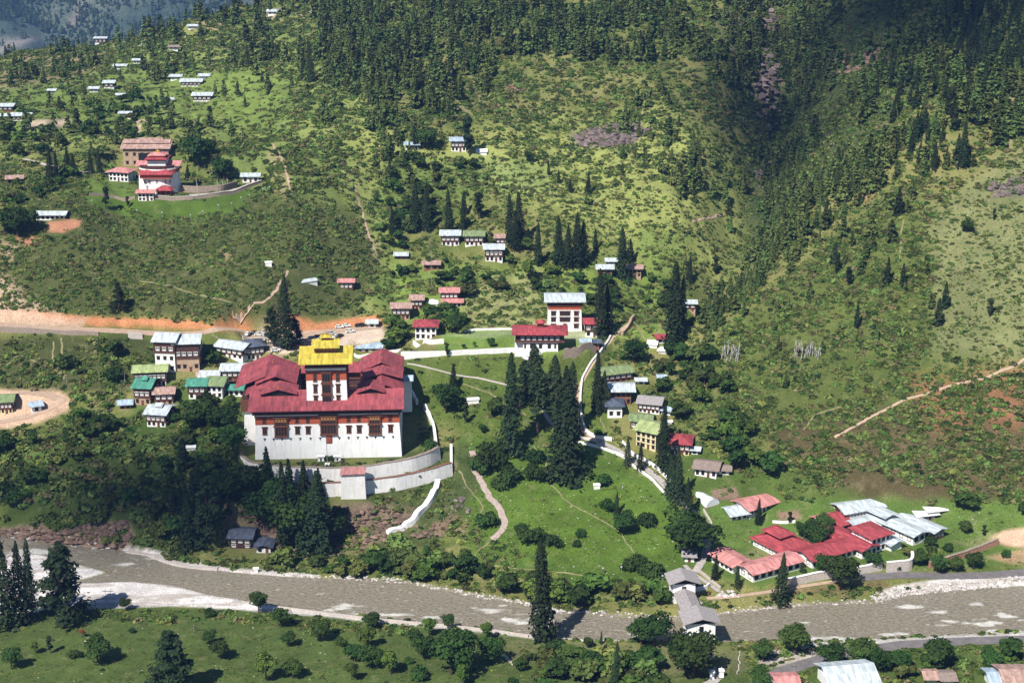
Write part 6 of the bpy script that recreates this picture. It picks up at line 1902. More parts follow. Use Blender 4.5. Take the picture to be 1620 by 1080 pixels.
BROAD_Z = [
 ([(600,300),(720,330),(800,390),(900,400),(1060,440),(1080,500),(960,490),(870,470),(760,450),(700,500),(620,470),(590,380)], 0.0150),
 ([(590,500),(720,490),(735,528),(690,552),(610,556)], 0.0266),
 ([(255,620),(385,635),(395,720),(370,800),(330,850),(260,860),(230,760),(280,690)], 0.0304),
 ([(0,690),(240,690),(250,850),(150,830),(0,830)], 0.0133),
 ([(180,590),(260,690),(130,690),(100,640),(190,600)], 0.0171),
 ([(330,560),(470,560),(400,600),(330,600)], 0.0152),
 ([(560,880),(700,868),(730,892),(850,905),(990,925),(1060,935),(1062,975),(980,968),(860,955),(740,928),(560,905)], 0.0342),
 ([(400,872),(560,880),(560,908),(430,898)], 0.0190),
 ([(640,585),(760,570),(800,600),(790,700),(730,735),(680,680)], 0.0133),
 ([(650,600),(690,620),(700,700),(680,700)], 0.0285),
 ([(960,560),(1130,560),(1190,700),(1260,780),(1150,780),(1090,700),(960,640)], 0.0171),
 ([(1060,760),(1110,770),(1110,900),(1060,880)], 0.0152),
 ([(590,240),(760,250),(740,310),(610,330)], 0.0114),
 ([(0,300),(140,260),(60,330),(0,345)], 0.0114),
 ([(0,180),(240,150),(300,200),(160,260),(0,250)], 0.0076),
 ([(820,1040),(1040,1045),(1100,1030),(1130,1130),(780,1140)], 0.0266),
 ([(1340,1045),(1640,1030),(1700,1060),(1640,1080),(1420,1075)], 0.0418),
 ([(1250,770),(1500,800),(1620,790),(1700,800),(1620,825),(1500,815),(1300,800)], 0.0152),
 ([(1440,860),(1500,865),(1480,905),(1440,895)], 0.0228),
 ([(150,500),(210,560),(210,600),(120,610),(90,560)], 0.0076),
]
SHRUB_Z = [   # density of low bushes, size factor
 ([(380,775),(560,790),(720,770),(740,850),(600,870),(380,880)], .45, 1.1),
 ([(-200,960),(850,1012),(1180,1030),(1180,1200),(-200,1200)], .02, .7),
 ([(730,690),(960,708),(1110,840),(1060,930),(900,920),(700,800)], .035, .6),
 ([(1100,790),(1760,800),(1760,930),(1100,930)], .04, .7),
 ([(140,282),(240,300),(300,318),(400,300),(380,330),(300,352),(140,320)], .03, .7),
 ([(690,525),(960,525),(950,560),(690,560)], .0, .5),
 ([(235,130),(400,110),(470,135),(440,165),(350,195),(240,190)], .08, .8),
 ([(0,120),(420,110),(480,180),(430,215),(0,260)], .16, 1.0),
 ([(0,262),(240,300),(560,330),(600,420),(560,500),(380,505),(0,490)], .95, .85),
 ([(0,690),(380,640),(400,760),(300,880),(0,870)], .35, 1.7),
 ([(-100,530),(210,530),(400,570),(400,620),(110,640),(0,615),(-100,615)], .60, 1.25),
 ([(560,560),(800,560),(960,570),(970,700),(900,720),(760,700),(640,660)], .12, 1.0),
 ([(560,180),(700,220),(900,180),(1060,170),(1200,250),(1170,420),(1080,440),(960,400),(720,300),(560,330)], .62, .80),
 ([(1090,560),(1250,430),(1420,290),(1480,330),(1480,480),(1460,640),(1240,700),(1120,680)], .70, 1.1),
 ([(1470,330),(1620,230),(1760,200),(1760,560),(1620,570),(1480,560)], .60, .7),
 ([(1200,660),(1460,600),(1760,560),(1760,800),(1500,810),(1250,770)], .90, 1.05),
]

PL_XY = []
def sample(dens_max, area=((-430, 620), (430, 1450)), seed=0, warp=8):
    rg = np.random.default_rng(seed)
    (x0, x1), (y0, y1) = area
    n = int((x1 - x0) * (y1 - y0) * dens_max)
    x = rg.uniform(x0, x1, n); y = rg.uniform(y0, y1, n)
    k_ = (np.abs(x / y) < 0.42)
    x, y = x[k_], y[k_]
    z = height(x, y)
    u, v, _ = project(x, y, z)
    k_ = (u > -140) & (u < 1760) & (v > -70) & (v < 1170)
    x, y, z, u, v = x[k_], y[k_], z[k_], u[k_], v[k_]
    sd_ = sdist(x, y, RIVER)
    k_ = (~blocked(x, y)) & (sd_ > 1.5)
    return x[k_], y[k_], z[k_], u[k_], v[k_], rg

def visible(x, y, z, lift=6.0):
    """is the top of a plant here seen from the viewpoint, or hidden behind a ridge"""
    ok = np.ones(len(x), bool)
    for t in np.linspace(.55, .985, 26):
        ok &= (CAMZ + (z + lift - CAMZ) * t) > height(x * t, y * t) - 1.0
    return ok

def scatter(zones, seed, jit=14):
    dm = max(z_[1] for z_ in zones)
    x, y, z, u, v, rg = sample(dm, seed=seed)
    uu = u + fbm(x / 14, y / 14, seed, 2) * jit; vv = v + fbm(x / 14, y / 14, seed + 1, 2) * jit
    d = np.zeros(len(x)); s = np.ones(len(x)); done = np.zeros(len(x), bool)
    for z_ in zones:
        i = zone(uu, vv, z_[0]) & ~done
        d[i] = z_[1]; done |= i
        if len(z_) > 2: s[i] = z_[2]
    for pl in OPEN:
        d[zone(u, v, pl)] = 0
    return x, y, z, u, v, d / dm, s, done, rg

def points_stuff(name, P, rz, sc, pick, protos, label=None):
    me = bpy.data.meshes.new(name)
    n = len(P)
    me.vertices.add(n); me.vertices.foreach_set("co", np.asarray(P, np.float32).ravel())
    a = me.attributes.new("turn", 'FLOAT_VECTOR', 'POINT'); a.data.foreach_set("vector", np.column_stack([np.zeros(n), np.zeros(n), rz]).astype(np.float32).ravel())
    a = me.attributes.new("size", 'FLOAT_VECTOR', 'POINT'); a.data.foreach_set("vector", np.asarray(sc, np.float32).ravel())
    a = me.attributes.new("pick", 'INT', 'POINT'); a.data.foreach_set("value", np.asarray(pick, np.int32))
    o = link(name, me)
    o["kind"] = "stuff"
    if label: o["label"] = label
    ng = bpy.data.node_groups.new(name + "_nodes", 'GeometryNodeTree')
    ng.interface.new_socket("Geometry", in_out='INPUT', socket_type='NodeSocketGeometry')
    ng.interface.new_socket("Geometry", in_out='OUTPUT', socket_type='NodeSocketGeometry')
    gi = ng.nodes.new('NodeGroupInput'); go = ng.nodes.new('NodeGroupOutput')
    jn = ng.nodes.new('GeometryNodeJoinGeometry')
    for k_, pr in enumerate(protos):
        iop = ng.nodes.new('GeometryNodeInstanceOnPoints')
        oi = ng.nodes.new('GeometryNodeObjectInfo')
        oi.inputs["Object"].default_value = pr
        oi.inputs["As Instance"].default_value = True
        oi.transform_space = 'ORIGINAL'
        at = ng.nodes.new('GeometryNodeInputNamedAttribute'); at.data_type = 'INT'; at.inputs["Name"].default_value = "pick"
        cp = ng.nodes.new('FunctionNodeCompare'); cp.data_type = 'INT'; cp.operation = 'EQUAL'; cp.inputs[3].default_value = k_
        ng.links.new(at.outputs[0], cp.inputs[2])
        ng.links.new(cp.outputs[0], iop.inputs["Selection"])
        t1 = ng.nodes.new('GeometryNodeInputNamedAttribute'); t1.data_type = 'FLOAT_VECTOR'; t1.inputs["Name"].default_value = "turn"
        t2 = ng.nodes.new('GeometryNodeInputNamedAttribute'); t2.data_type = 'FLOAT_VECTOR'; t2.inputs["Name"].default_value = "size"
        ng.links.new(gi.outputs[0], iop.inputs["Points"])
        ng.links.new(oi.outputs["Geometry"], iop.inputs["Instance"])
        ng.links.new(t1.outputs[0], iop.inputs["Rotation"]); ng.links.new(t2.outputs[0], iop.inputs["Scale"])
        ng.links.new(iop.outputs[0], jn.inputs[0])
    ng.links.new(jn.outputs[0], go.inputs[0])
    md = o.modifiers.new("scatter", 'NODES'); md.node_group = ng
    return o

# words for where on the valley side a plant stands, by nearest landmark
MARKS = [(520, 700, "the red roofed fortress"), (250, 290, "the round watchtower"), (850, 560, "the long red roofed gatehouse"), (893, 500, "the tall white temple"),
         (270, 580, "the tall white village house"), (1020, 700, "the yellow three storey house"), (1240, 860, "the square red school hall"), (1430, 840, "the blue white school roofs"),
         (1100, 960, "the covered bridge"), (725, 230, "the lone farmhouse high on the slope"), (750, 390, "the green roofed house under the firs"), (950, 440, "the brown brick houses in the hollow"),
         (320, 150, "the farms on the high green terraces"), (120, 130, "the farms below the bare ridge"), (430, 20, "the bare ridge crest"), (800, 60, "the forested upper slope"),
         (1230, 150, "the dark gully"), (1150, 460, "the foot of the forested spur"), (1350, 270, "the forested spur"), (1550, 90, "the dark grove at the upper right"),
         (1400, 480, "the middle of the right hand slope"), (1550, 450, "the bare right hand slope"), (1430, 640, "the orange trail"), (530, 250, "the open hillside above the dirt road"),
         (200, 430, "the dark hillside above the dirt road"), (80, 560, "the bushy bank below the dirt road"), (150, 760, "the bushy hillside left of the fortress"), (430, 850, "the cliff by the river"),
         (870, 800, "the big green meadow"), (700, 930, "the far river bank"), (300, 1030, "the near bank meadow"), (900, 1060, "the grove on the near bank"), (1450, 1050, "the near road"), (1000, 250, "the open slope below the rocks"), (650, 500, "the pink roofed farmhouses")]
def where(u, v):
    return min(MARKS, key=lambda m_: (m_[0] - u) ** 2 + ((m_[1] - v) * 1.3) ** 2)[2]

def place_many(kind, name, cat, protos, x, y, z, s, sx, rz, pick, adj, stuff_name, group, shrubby=False):
    """the 300 that show largest are individual objects, the rest one mass"""
    u, v, f = project(x, y, z)
    inside = (u > 0) & (u < 1620) & (v > 0) & (v < 1080)
    key = np.where(inside & visible(x, y, z, 1.0), s / f, 0)
    order = np.argsort(-key)
    top = order[:295]; rest = order[295:]
    first = {}
    for i in top:
        p = int(pick[i])
        o = bpy.data.objects.new(name, protos[p])
        COL.objects.link(o)
        o.location = (x[i], y[i], z[i]); o.rotation_euler = (0, 0, rz[i]); o.scale = (sx[i], sx[i], s[i])
        w = where(u[i], v[i])
        o["label"] = f"{adj[p % len(adj)]} near {w}"
        o["category"] = cat
        o["group"] = f"{group} near {w}"
        first.setdefault(p, o)
    for p in range(len(protos)):
        if p not in first:
            o = bpy.data.objects.new(name, protos[p]); COL.objects.link(o)
            o.location = (x[top[0]] + 3, y[top[0]] + 3, z[top[0]]); o.scale = (sx[top[0]],) * 3
            o["label"] = f"{adj[p % len(adj)]} near {where(u[top[0]], v[top[0]])}"; o["category"] = cat; o["group"] = f"{group} near {where(u[top[0]], v[top[0]])}"
            first[p] = o
    P = np.column_stack([x, y, z])[rest]
    points_stuff(stuff_name, P, rz[rest], np.column_stack([sx, sx, s])[rest], pick[rest], [first[p] for p in range(len(protos))])
    return len(rest)

# --- individually surveyed trees: kind, u, v of foot, height in pixels
TREES = [
 ('fir','tall dark fir at the lower left corner, first of the riverside group',8,992,140),('fir','tall dark fir at the lower left corner, second of the riverside group',34,985,122),
 ('slimfir','slim dark fir leaning out of the riverside group at the lower left corner',48,960,100),('scots','big dark fir standing alone on the gravel bank at left',98,982,122),
 ('scots','broad dark fir cut by the bottom edge in the near meadow',274,1098,98),
 ('slimfir','tallest dark fir standing in front of the river on the near bank',862,1014,152),
 ('slimfir','dark fir at the bottom edge left of the near bank grove',972,1090,70),('slimfir','thin young fir on the near bank behind the pale flood wall',951,1018,20),
 ('slimfir','tall dark fir behind the fortress beside the parked cars',453,552,112),('scots','broad dark tree against the tall fir by the parked cars',434,548,62),('scots','dark tree right of the tall fir by the parked cars',468,545,44),
 ('slimfir','tall dark fir at the left of the three giants below the gatehouse',808,718,150),('barefir','tall bare trunked fir below the gatehouse roof',850,686,135),
 ('barefir','bare trunked fir among the giants below the gatehouse',877,687,118),('fir','tall fir with bare foot rising from the meadow edge below the giants',895,752,165),
 ('slimfir','dark fir close behind the three giants',901,690,112),('scots','broad dark tree filling the gap between the giants',830,640,70),('scots','dark tree under the long red roofed gatehouse',875,640,62),
 ('slimfir','dark fir against the walled track left of the slate roofed house',944,652,92),('fir','dark fir beside the long blue white roof',955,648,60),
 ('slimfir','great dark fir at the mouth of the gully',1066,546,125),('slimfir','tall fir right behind the great dark fir at the gully mouth',1076,530,90),
 ('slimfir','great dark fir right of the tall white temple',950,532,102),('fir','second dark fir right of the tall white temple',962,524,72),
 ('slimfir','tall dark fir behind the yellow three storey house',1048,716,78),('fir','dark fir between the yellow house and the red roofed house',1052,744,84),
 ('fir','broad dark fir over the lane below the red roofed house',1070,792,82),('fir','dark fir beside the lane left of the brown roofed house',1061,782,60),('fir','dark fir over the lane left of the greenhouse',1088,820,62),
 ('round','big dark tree over the lane below the greenhouse',1100,884,66),('round','dark tree by the lane above the shrine hut',1088,862,50),
 ('fir','small dark fir on the meadow side of the lane',993,736,44),('fir','second small dark fir on the meadow side of the lane',1013,744,44),
 ('fir','big dark fir between the river and the pink school wing',1235,955,76),('round','dark round tree on the river road below the school',1330,932,50),
 ('round','round tree in front of the long red roofed school wing',1303,908,30),('round','small round tree before the school entrance',1380,896,24),
 ('fir','small dark fir at the gable of the pink school wing',1167,930,34),('fir','thin dark fir left of the pink school wings',1131,916,38),
 ('fir','dark fir in front of the white barn',1199,828,38),('column','small dark column tree right of the white barn',1248,828,22),
 ('round','biggest of the dark trees in the school yard',1288,862,38),('fir','dark fir in the school yard by the red wing',1314,858,34),('round','dark tree left in the school yard',1272,852,28),('round','dark tree behind the school yard trees',1304,844,28),
 ('column','lone dark column tree beside the high farmhouse',743,247,70),('round','round dark tree left of the high farmhouse',676,237,34),('fir','dark fir left of the high farmhouse cottage',657,236,38),
 ('round','bush like round tree right of the high canvas shelter',837,256,16),
 ('fir','dark fir left of the pair on the high terraces',481,127,44),('slimfir','taller dark fir of the pair on the high terraces',493,130,62),
 ('fir','dark fir left of the museum drive, first of its group',80,282,50),('slimfir','dark fir left of the museum drive, tallest of its group',90,284,44),('fir','dark fir left of the museum drive, third of its group',108,278,46),('fir','dark fir left of the museum drive, fourth of its group',117,279,36),
 ('fir','dark fir right of the museum drive',144,274,36),('fir','second dark fir right of the museum drive',158,275,40),
 ('round','big dark tree right behind the museum',316,268,52),('fir','dark tree right behind the round watchtower terrace',346,284,42),('round','dark tree beside the flag poles on the museum terrace',355,286,36),('fir','small dark fir between museum and flag poles',297,282,22),
 ('column','tall slim tree on the lawn left of the round watchtower',167,330,38),('column','slim tree on the green below the round watchtower gatehouse',203,328,20),
 ('round','dark round tree at the left edge above the ploughed plots',8,372,42),('round','second dark tree at the left edge above the ploughed plots',28,374,46),('round','third dark tree at the left edge above the ploughed plots',46,368,40),
 ('slimfir','dark fir at the left of the row above the white roofed house',657,367,72),('slimfir','second dark fir of the row above the white roofed house',675,366,62),
 ('slimfir','dark fir directly behind the white roofed house',711,366,64),('slimfir','dark fir behind the green roofed house',733,364,52),('column','lone dark fir above the green roofed house',757,347,48),('slimfir','grey green fir at the far left of the row',620,372,46),
 ('slimfir','tall dark fir right of the dark timber house, left of the close pair',808,388,78),('slimfir','tall dark fir right of the dark timber house, right of the close pair',822,388,80),('fir','broad dark fir below the close pair',816,396,56),
 ('slimfir','tall dark fir over the round light green tree',851,420,66),('slimfir','dark fir in the clump above the green hollow, left',884,420,74),('fir','dark fir in the clump above the green hollow, second',898,424,66),('slimfir','dark fir in the clump above the green hollow, tallest',912,424,84),('fir','dark fir in the clump above the green hollow, right',922,418,66),
 ('slimfir','dark fir between the two brick houses in the hollow',984,442,80),('fir','dark fir on the slope left of the stony trail',930,307,36),
 ('fir','small dark fir on the slope below the stony trail',884,290,22),('fir','small fir on the open slope beside a bush',868,276,20),('fir','small fir by the wall in the open slope',902,304,20),
 ('lightround','light green round tree in front of the dark firs',836,442,34),('round','dark round tree on the lawn edge left',724,528,34),('round','round dark bush tree right of the walled track',1004,574,36),
 ('column','slim dark tree in front of the white field wall',708,565,26),('round','small round tree on the lawn, largest of three',777,548,14),('lightround','small round tree on the lawn, middle of three',751,549,10),('round','small round tree on the lawn, left of three',734,551,7),
 ('fir','conical dark fir left of the diagonal path',717,616,40),('round','broad dark tree below the conical fir',706,652,44),('column','slim dark tree left of the white hut on the slope',735,670,36),
 ('scots','faint dark fir on the dark hillside above the dirt road',188,494,46),
 ('column','dark column tree on the bare right hand slope',1565,502,34),('column','dark column tree in the middle of the right hand slope',1343,452,34),('column','dark column tree high on the bare right hand slope',1572,349,22),('round','round bush tree high on the bare right hand slope',1529,368,20),
 ('fir','large dark fir high on the spur beside the trail',1522,266,72),('fir','dark fir on the spur left of the large one',1478,268,42),
 ('fir','dark fir at the foot of the spur by the gully',1091,446,40),('column','dark column tree on the green below the spur',1131,435,34),
 # meadow
 ('round','big round bush tree in the lower meadow',988,842,34),('fir','small conical tree above the big round bush in the meadow',975,812,34),
 # near bank orchard
 ('round','small tree at the water edge by the gravel tip',200,965,18),('round','round tree against the water on the near bank',409,969,34),('round','tree left of centre on the near bank meadow',444,992,30),
 ('round','small round tree in the near meadow, upper of two',333,1018,22),('round','round tree in the near meadow, lower of two',348,1042,28),('round','small round tree near the right of the near meadow',457,1022,22),('round','round tree alone in the near meadow by the river',507,1012,30),
 ('round','big round bush in the left of the near meadow',155,1047,42),('lightround','pale round bush at the left of the near meadow',56,1034,22),('round','dark round bush in the lower left meadow',18,1058,30),('column','slim tree between the bushes at left',80,1032,30),('rust','small rust red tree in the near meadow',130,1008,14),
 ('lightround','large loose tree at the bottom edge of the near meadow',422,1076,46),('round','round tree at the bottom edge right of the loose tree',463,1072,28),
 ('round','small tree at the flood wall, left',587,994,24),('lightround','round tree under the flood wall tree',583,1024,34),('round','round orchard tree, lower left row',585,1056,32),('lightround','large pale orchard tree',618,1066,38),('round','orchard tree in the centre row',670,1040,34),
 ('round','largest dark orchard tree of the near bank',713,1066,64),('lightround','loose tree beside the flood wall',678,1006,30),('round','dark tree right on the flood wall',709,992,20),('lightround','light green tree at the end of the flood wall',770,1012,28),('round','orchard tree left of the pale steps',777,1048,38),
 ('lightround','orchard tree at the bottom edge under the largest one',732,1082,34),('lightround','pale orchard tree at the left bottom',556,1075,28),('round','orchard tree in the left row',561,1046,28),
 ('round','spreading green tree left of the covered bridge',1034,1022,48),('round','second spreading tree left of the covered bridge',1014,1020,36),('round','big dark tree in front of the near bridge gate',1096,1072,68),('round','dark tree left of the near bridge gate path',1078,1060,44),
 ('round','small green tree on the near shore',930,1024,17),
 ('round','round dark tree at the bend of the near road',1258,1034,44),('round','small dark tree left of the near road bend',1207,1046,30),('round','round dark tree behind the near road',1313,1056,38),('round','second round dark tree behind the near road',1360,1054,36),('round','third dark tree behind the near road',1392,1062,34),
 ('round','dark tree cut by the bottom edge left of the near road',1200,1090,34),('round','tree over the bottom hedge by the near road, left',1426,1062,34),('round','tree over the bottom hedge by the near road, right',1485,1052,40),('round','round tree in the right end of the bottom hedge',1566,1058,34),
 ('round','round orchard tree beside the river road, left',1485,906,28),('round','round orchard tree beside the river road, middle',1511,904,22),('round','round orchard tree beside the river road, right',1540,900,26),('round','dark tree beside the school terrace wall',1455,892,24),
 ('column','dark tree at the end of the orchard wall',1556,848,20),('round','dark tree behind the orchard wall',1527,842,18),
 # cliff
 ('slimfir','tall dark fir in front of the rampart, left',450,865,128),('fir','tall dark fir in front of the rampart, right',502,875,122),('scots','broad dark fir left of the riverside house',330,862,100),('fir','dark fir over the cliff left of the riverside house',300,868,84),('round','dark tree on the cliff edge under the rampart end',400,790,54),('round','second dark tree on the cliff edge under the rampart',360,800,60),
 ('round','broad dark tree filling the cliff between the two rampart firs',474,862,78),('round','broad dark tree left of the two rampart firs',424,842,70),('round','low dark tree right of the two rampart firs',528,858,54),('round','dark tree behind the left rampart fir',440,812,54),('round','huge dark round tree left of the fortress wall',355,690,52),('round','second huge dark tree below the teal roofed houses',315,680,48),('round','dark tree at the left foot of the fortress',370,720,50),
]
NAMES = {'fir': 'fir_tree', 'slimfir': 'fir_tree', 'barefir': 'fir_tree', 'scots': 'fir_tree', 'round': 'broadleaf_tree', 'lightround': 'broadleaf_tree', 'column': 'cypress_tree', 'rust': 'broadleaf_tree', 'bush': 'bush'}
rt = random.Random(5)
taken = []
for kind, lab, u, v, hp in TREES:
    p = hit(u, v)
    pp = ppm(p) * math.cos(math.atan2(CAMZ - p[2], p[1]))
    hgt = hp / pp * 1.04
    opts = BIG[kind]
    crown, tr = opts[rt.randrange(len(opts))]
    t = thing(NAMES[kind], lab, 'bush' if kind == 'bush' else 'tree', (p[0], p[1], p[2] - .1), rt.random() * 6.28)
    wd = hgt * ((rt.uniform(.68, .95) if kind == 'slimfir' else rt.uniform(.8, 1.1)) if kind != 'round' else rt.uniform(1.05, 1.25))
    t.scale = (wd, wd, hgt)
    t.rotation_euler[0] = rt.uniform(-.035, .035); t.rotation_euler[1] = rt.uniform(-.035, .035)
    link("crown", crown, t)
    if tr: link("trunk", tr, t)
    taken.append((p[0], p[1], max(2.0, hgt * .16)))
for x, y, r in taken: block(x, y, r)

MEADOW_BUSHES = [(838,857,24),(873,863,20),(956,766,18),(848,758,24),(806,766,26),(790,772,22),(773,738,34),(755,745,24),(846,730,22),(917,848,11),(913,863,10),(1022,830,22),(962,806,16),(333,974,13),(664,1073,22),(540,1020,12),(880,700,16),(800,745,18),(768,832,20),(775,822,14),
                 (680,708,16),(822,840,12),(1010,900,24),(1030,912,26),(945,690,10),(118,1040,14),(210,1000,8),(655,1010,14),(648,1048,10),(1270,905,8),(1418,902,9),(1500,870,12),(1475,875,14),(1590,880,10),(996,900,18),(516,728,9),(526,728,8),(520,722,8)]
for i, (u, v, hp) in enumerate(MEADOW_BUSHES):
    p = hit(u, v)
    pp = ppm(p) * math.cos(math.atan2(CAMZ - p[2], p[1]))
    s_ = hp / pp * 1.25
    size = "big" if hp > 21 else ("middling" if hp > 12 else "small")
    w = where(u, v)
    o = link("bush", BIG['bush'][i % 3][0], None, (p[0], p[1], p[2] - .15), rt.random() * 6.28, (s_, s_, s_))
    tag(o, f"{size} round dark green bush near {w}", "bush", f"{size} round bushes near {w}")
    block(p[0], p[1], s_ * .5)

stats = {}
# --- pines on the mountain
x, y, z, u, v, d, s, done, rg = scatter(PINE_Z, 501, 26)
clump = smooth(0.55 + fbm(x / 26, y / 26, 520, 3) * 1.5)
k_ = (rg.random(len(x)) < d * clump * 1.35) & visible(x, y, z, 12)
x, y, z, u, v = x[k_], y[k_], z[k_], u[k_], v[k_]
n_ = len(x)
hs = rg.uniform(7.5, 14.5, n_) * (0.85 + .3 * rg.random(n_)) * np.where(z > 120, 1.0, .85)
hs = np.where((u > 1085) & (v > 420), hs * .72, hs)
stats['pine'] = place_many('pine', 'pine_tree', 'tree', SM['pine'], x, y, z - .2, hs, hs * rg.uniform(.9, 1.25, n_), rg.random(n_) * 6.28, rg.integers(0, 5, n_),
    ["loose olive green pine with open tufted crown", "small olive green pine with rounded open crown", "lean olive green pine with thin crown", "pointed mid green pine", "narrow mid green pine with layered boughs"], "pine_forest", "pines on the slope")
# --- small firs
x, y, z, u, v, d, s, done, rg = scatter(FIR_Z, 601)
k_ = (rg.random(len(x)) < d) & visible(x, y, z, 12)
x, y, z = x[k_], y[k_], z[k_]; n_ = len(x)
hs = rg.uniform(9, 15, n_)
stats['fir'] = place_many('fir', 'fir_tree', 'tree', SM['fir'], x, y, z - .2, hs, hs * rg.uniform(.9, 1.3, n_), rg.random(n_) * 6.28, rg.integers(0, 3, n_),
    ["dark pointed fir", "dark fir with broad lower boughs", "dark fir with ragged boughs"], "fir_wood", "dark firs on the slope") if n_ > 3 else 0
# --- broadleaved scrub trees
x, y, z, u, v, d, s, done, rg = scatter(BROAD_Z, 701)
k_ = (rg.random(len(x)) < d * smooth(0.6 + fbm(x / 16, y / 16, 720, 3) * 1.4) * 1.4) & visible(x, y, z, 6)
x, y, z, u, v = x[k_], y[k_], z[k_], u[k_], v[k_]; n_ = len(x)
hs = (3.0 + 6.2 * rg.random(n_) ** 1.4) * np.where(v < 480, .85, 1.0)
stats['broad'] = place_many('broad', 'broadleaf_tree', 'tree', SM['broad'], x, y, z - .2, hs, hs * rg.uniform(1.0, 1.4, n_), rg.random(n_) * 6.28, rg.integers(0, 7, n_),
    ["dark green leafy tree with rounded crown", "green leafy tree with broad crown", "dark leafy tree with uneven crown", "small bushy green tree", "light green spreading tree", "olive green spreading tree", "pale olive bushy tree"], "broadleaf_wood", "leafy trees")
# --- shrubs
x, y, z, u, v, d, s, done, rg = scatter([(a, b, c) for a, b, c in SHRUB_Z] , 801)
base_d = np.where(done, d, .5 / .95)
k_ = rg.random(len(x)) < base_d * smooth(0.62 + fbm(x / 6, y / 6, 820, 3) * 1.0)
k_ &= ~np.any([zone(u, v, pl) for pl in OPEN], axis=0)
k_ &= visible(x, y, z, 1.5)
x, y, z, u, v, s = x[k_], y[k_], z[k_], u[k_], v[k_], s[k_]; n_ = len(x)
hs = (0.50 + rg.random(n_) ** 3 * 1.1) * s * np.where(v < 300, 1.25, 1.0)
stats['shrub'] = place_many('shrub', 'shrub', 'shrub', SM['shrub'], x, y, z - .1, hs, hs * rg.uniform(.9, 1.5, n_), rg.random(n_) * 6.28, rg.choice(7, n_, p=[.17, .17, .16, .14, .12, .12, .12]),
    ["low olive green shrub", "low round green shrub", "small spreading green shrub", "small uneven green shrub", "small dry brown shrub", "low light green shrub", "low dark green shrub"], "scrub", "low shrubs")
# --- grass tufts on the meadows
TUFT = [mesh_from('grass_tuft', *shrubm(14, 181 + s), m_) for s, m_ in enumerate((L_BRIGHT, L_OLIVE, L_DRY))]
x, y, z, u, v, d, s, done, rg = scatter([
 ([(-200,962),(440,968),(850,1014),(1000,1026),(1180,1032),(1220,1060),(1180,1200),(-200,1200)], .55),
 ([(730,690),(960,708),(1040,760),(1110,840),(1110,880),(1060,930),(900,925),(740,890),(700,800)], .5),
 ([(1100,790),(1620,790),(1760,800),(1760,900),(1400,905),(1200,935),(1100,900)], .35),
 ([(1180,1060),(1640,1010),(1760,1010),(1760,1200),(1180,1200)], .4),
 ([(560,560),(800,560),(960,570),(970,700),(760,700),(640,660)], .3)], 951)
k_ = (rg.random(len(x)) < d * smooth(.55 + fbm(x / 5, y / 5, 955, 3) * 1.6))
x, y, z, v = x[k_], y[k_], z[k_], v[k_]; n_ = len(x)
tf = []
for i in range(3):
    o = link('grass_tuft', TUFT[i], None, (x[i], y[i], z[i]), 0.5, (.4, .4, .3)); tag(o, kind='stuff'); tf.append(o)
hs = rg.uniform(.16, .5, n_)
points_stuff('grass_tufts', np.column_stack([x, y, z - .05])[3:], rg.random(n_ - 3) * 6.28, np.column_stack([hs * 1.6, hs * 1.6, hs])[3:], rg.choice(3, n_ - 3, p=[.45, .35, .2]), tf)
stats['tufts'] = n_

# --- forest on the far mountain
Xg, Yg, Zg, cg = MTN
rg = np.random.default_rng(901)
n_ = 60000
ii = rg.integers(30, Xg.shape[0] - 1, n_ * 3); jj = rg.integers(0, Xg.shape[1] - 1, n_ * 3)
fx, fy2 = rg.random(n_ * 3), rg.random(n_ * 3)
xx = Xg[ii, jj] * (1 - fx) + Xg[ii, jj + 1] * fx; yy = Yg[ii, jj] * (1 - fy2) + Yg[ii + 1, jj] * fy2
zz = (Zg[ii, jj] * (1 - fx) + Zg[ii, jj + 1] * fx) * (1 - fy2) + (Zg[ii + 1, jj] * (1 - fx) + Zg[ii + 1, jj + 1] * fx) * fy2
uu, vv, _ = project(xx, yy, zz)
k_ = (uu > -80) & (uu < 520) & (vv > -60) & (vv < 110) & (rg.random(len(xx)) < smooth(.55 + fbm(xx / 110, yy / 110, 905, 3) * 1.5))
xx, yy, zz = xx[k_], yy[k_], zz[k_]
stats['mtn'] = len(xx)
protos = [o for o in scene.objects if o.data in SM['pine'][:]]
pr = []
for m_ in SM['pine']:
    pr.append(next(o for o in protos if o.data is m_))
hs = rg.uniform(9, 16, len(xx))
points_stuff("mountain_forest", np.column_stack([xx, yy, zz]), rg.random(len(xx)) * 6.28, np.column_stack([hs * 1.3, hs * 1.3, hs]), rg.integers(0, 5, len(xx)), pr)
print("PLANTS", stats)
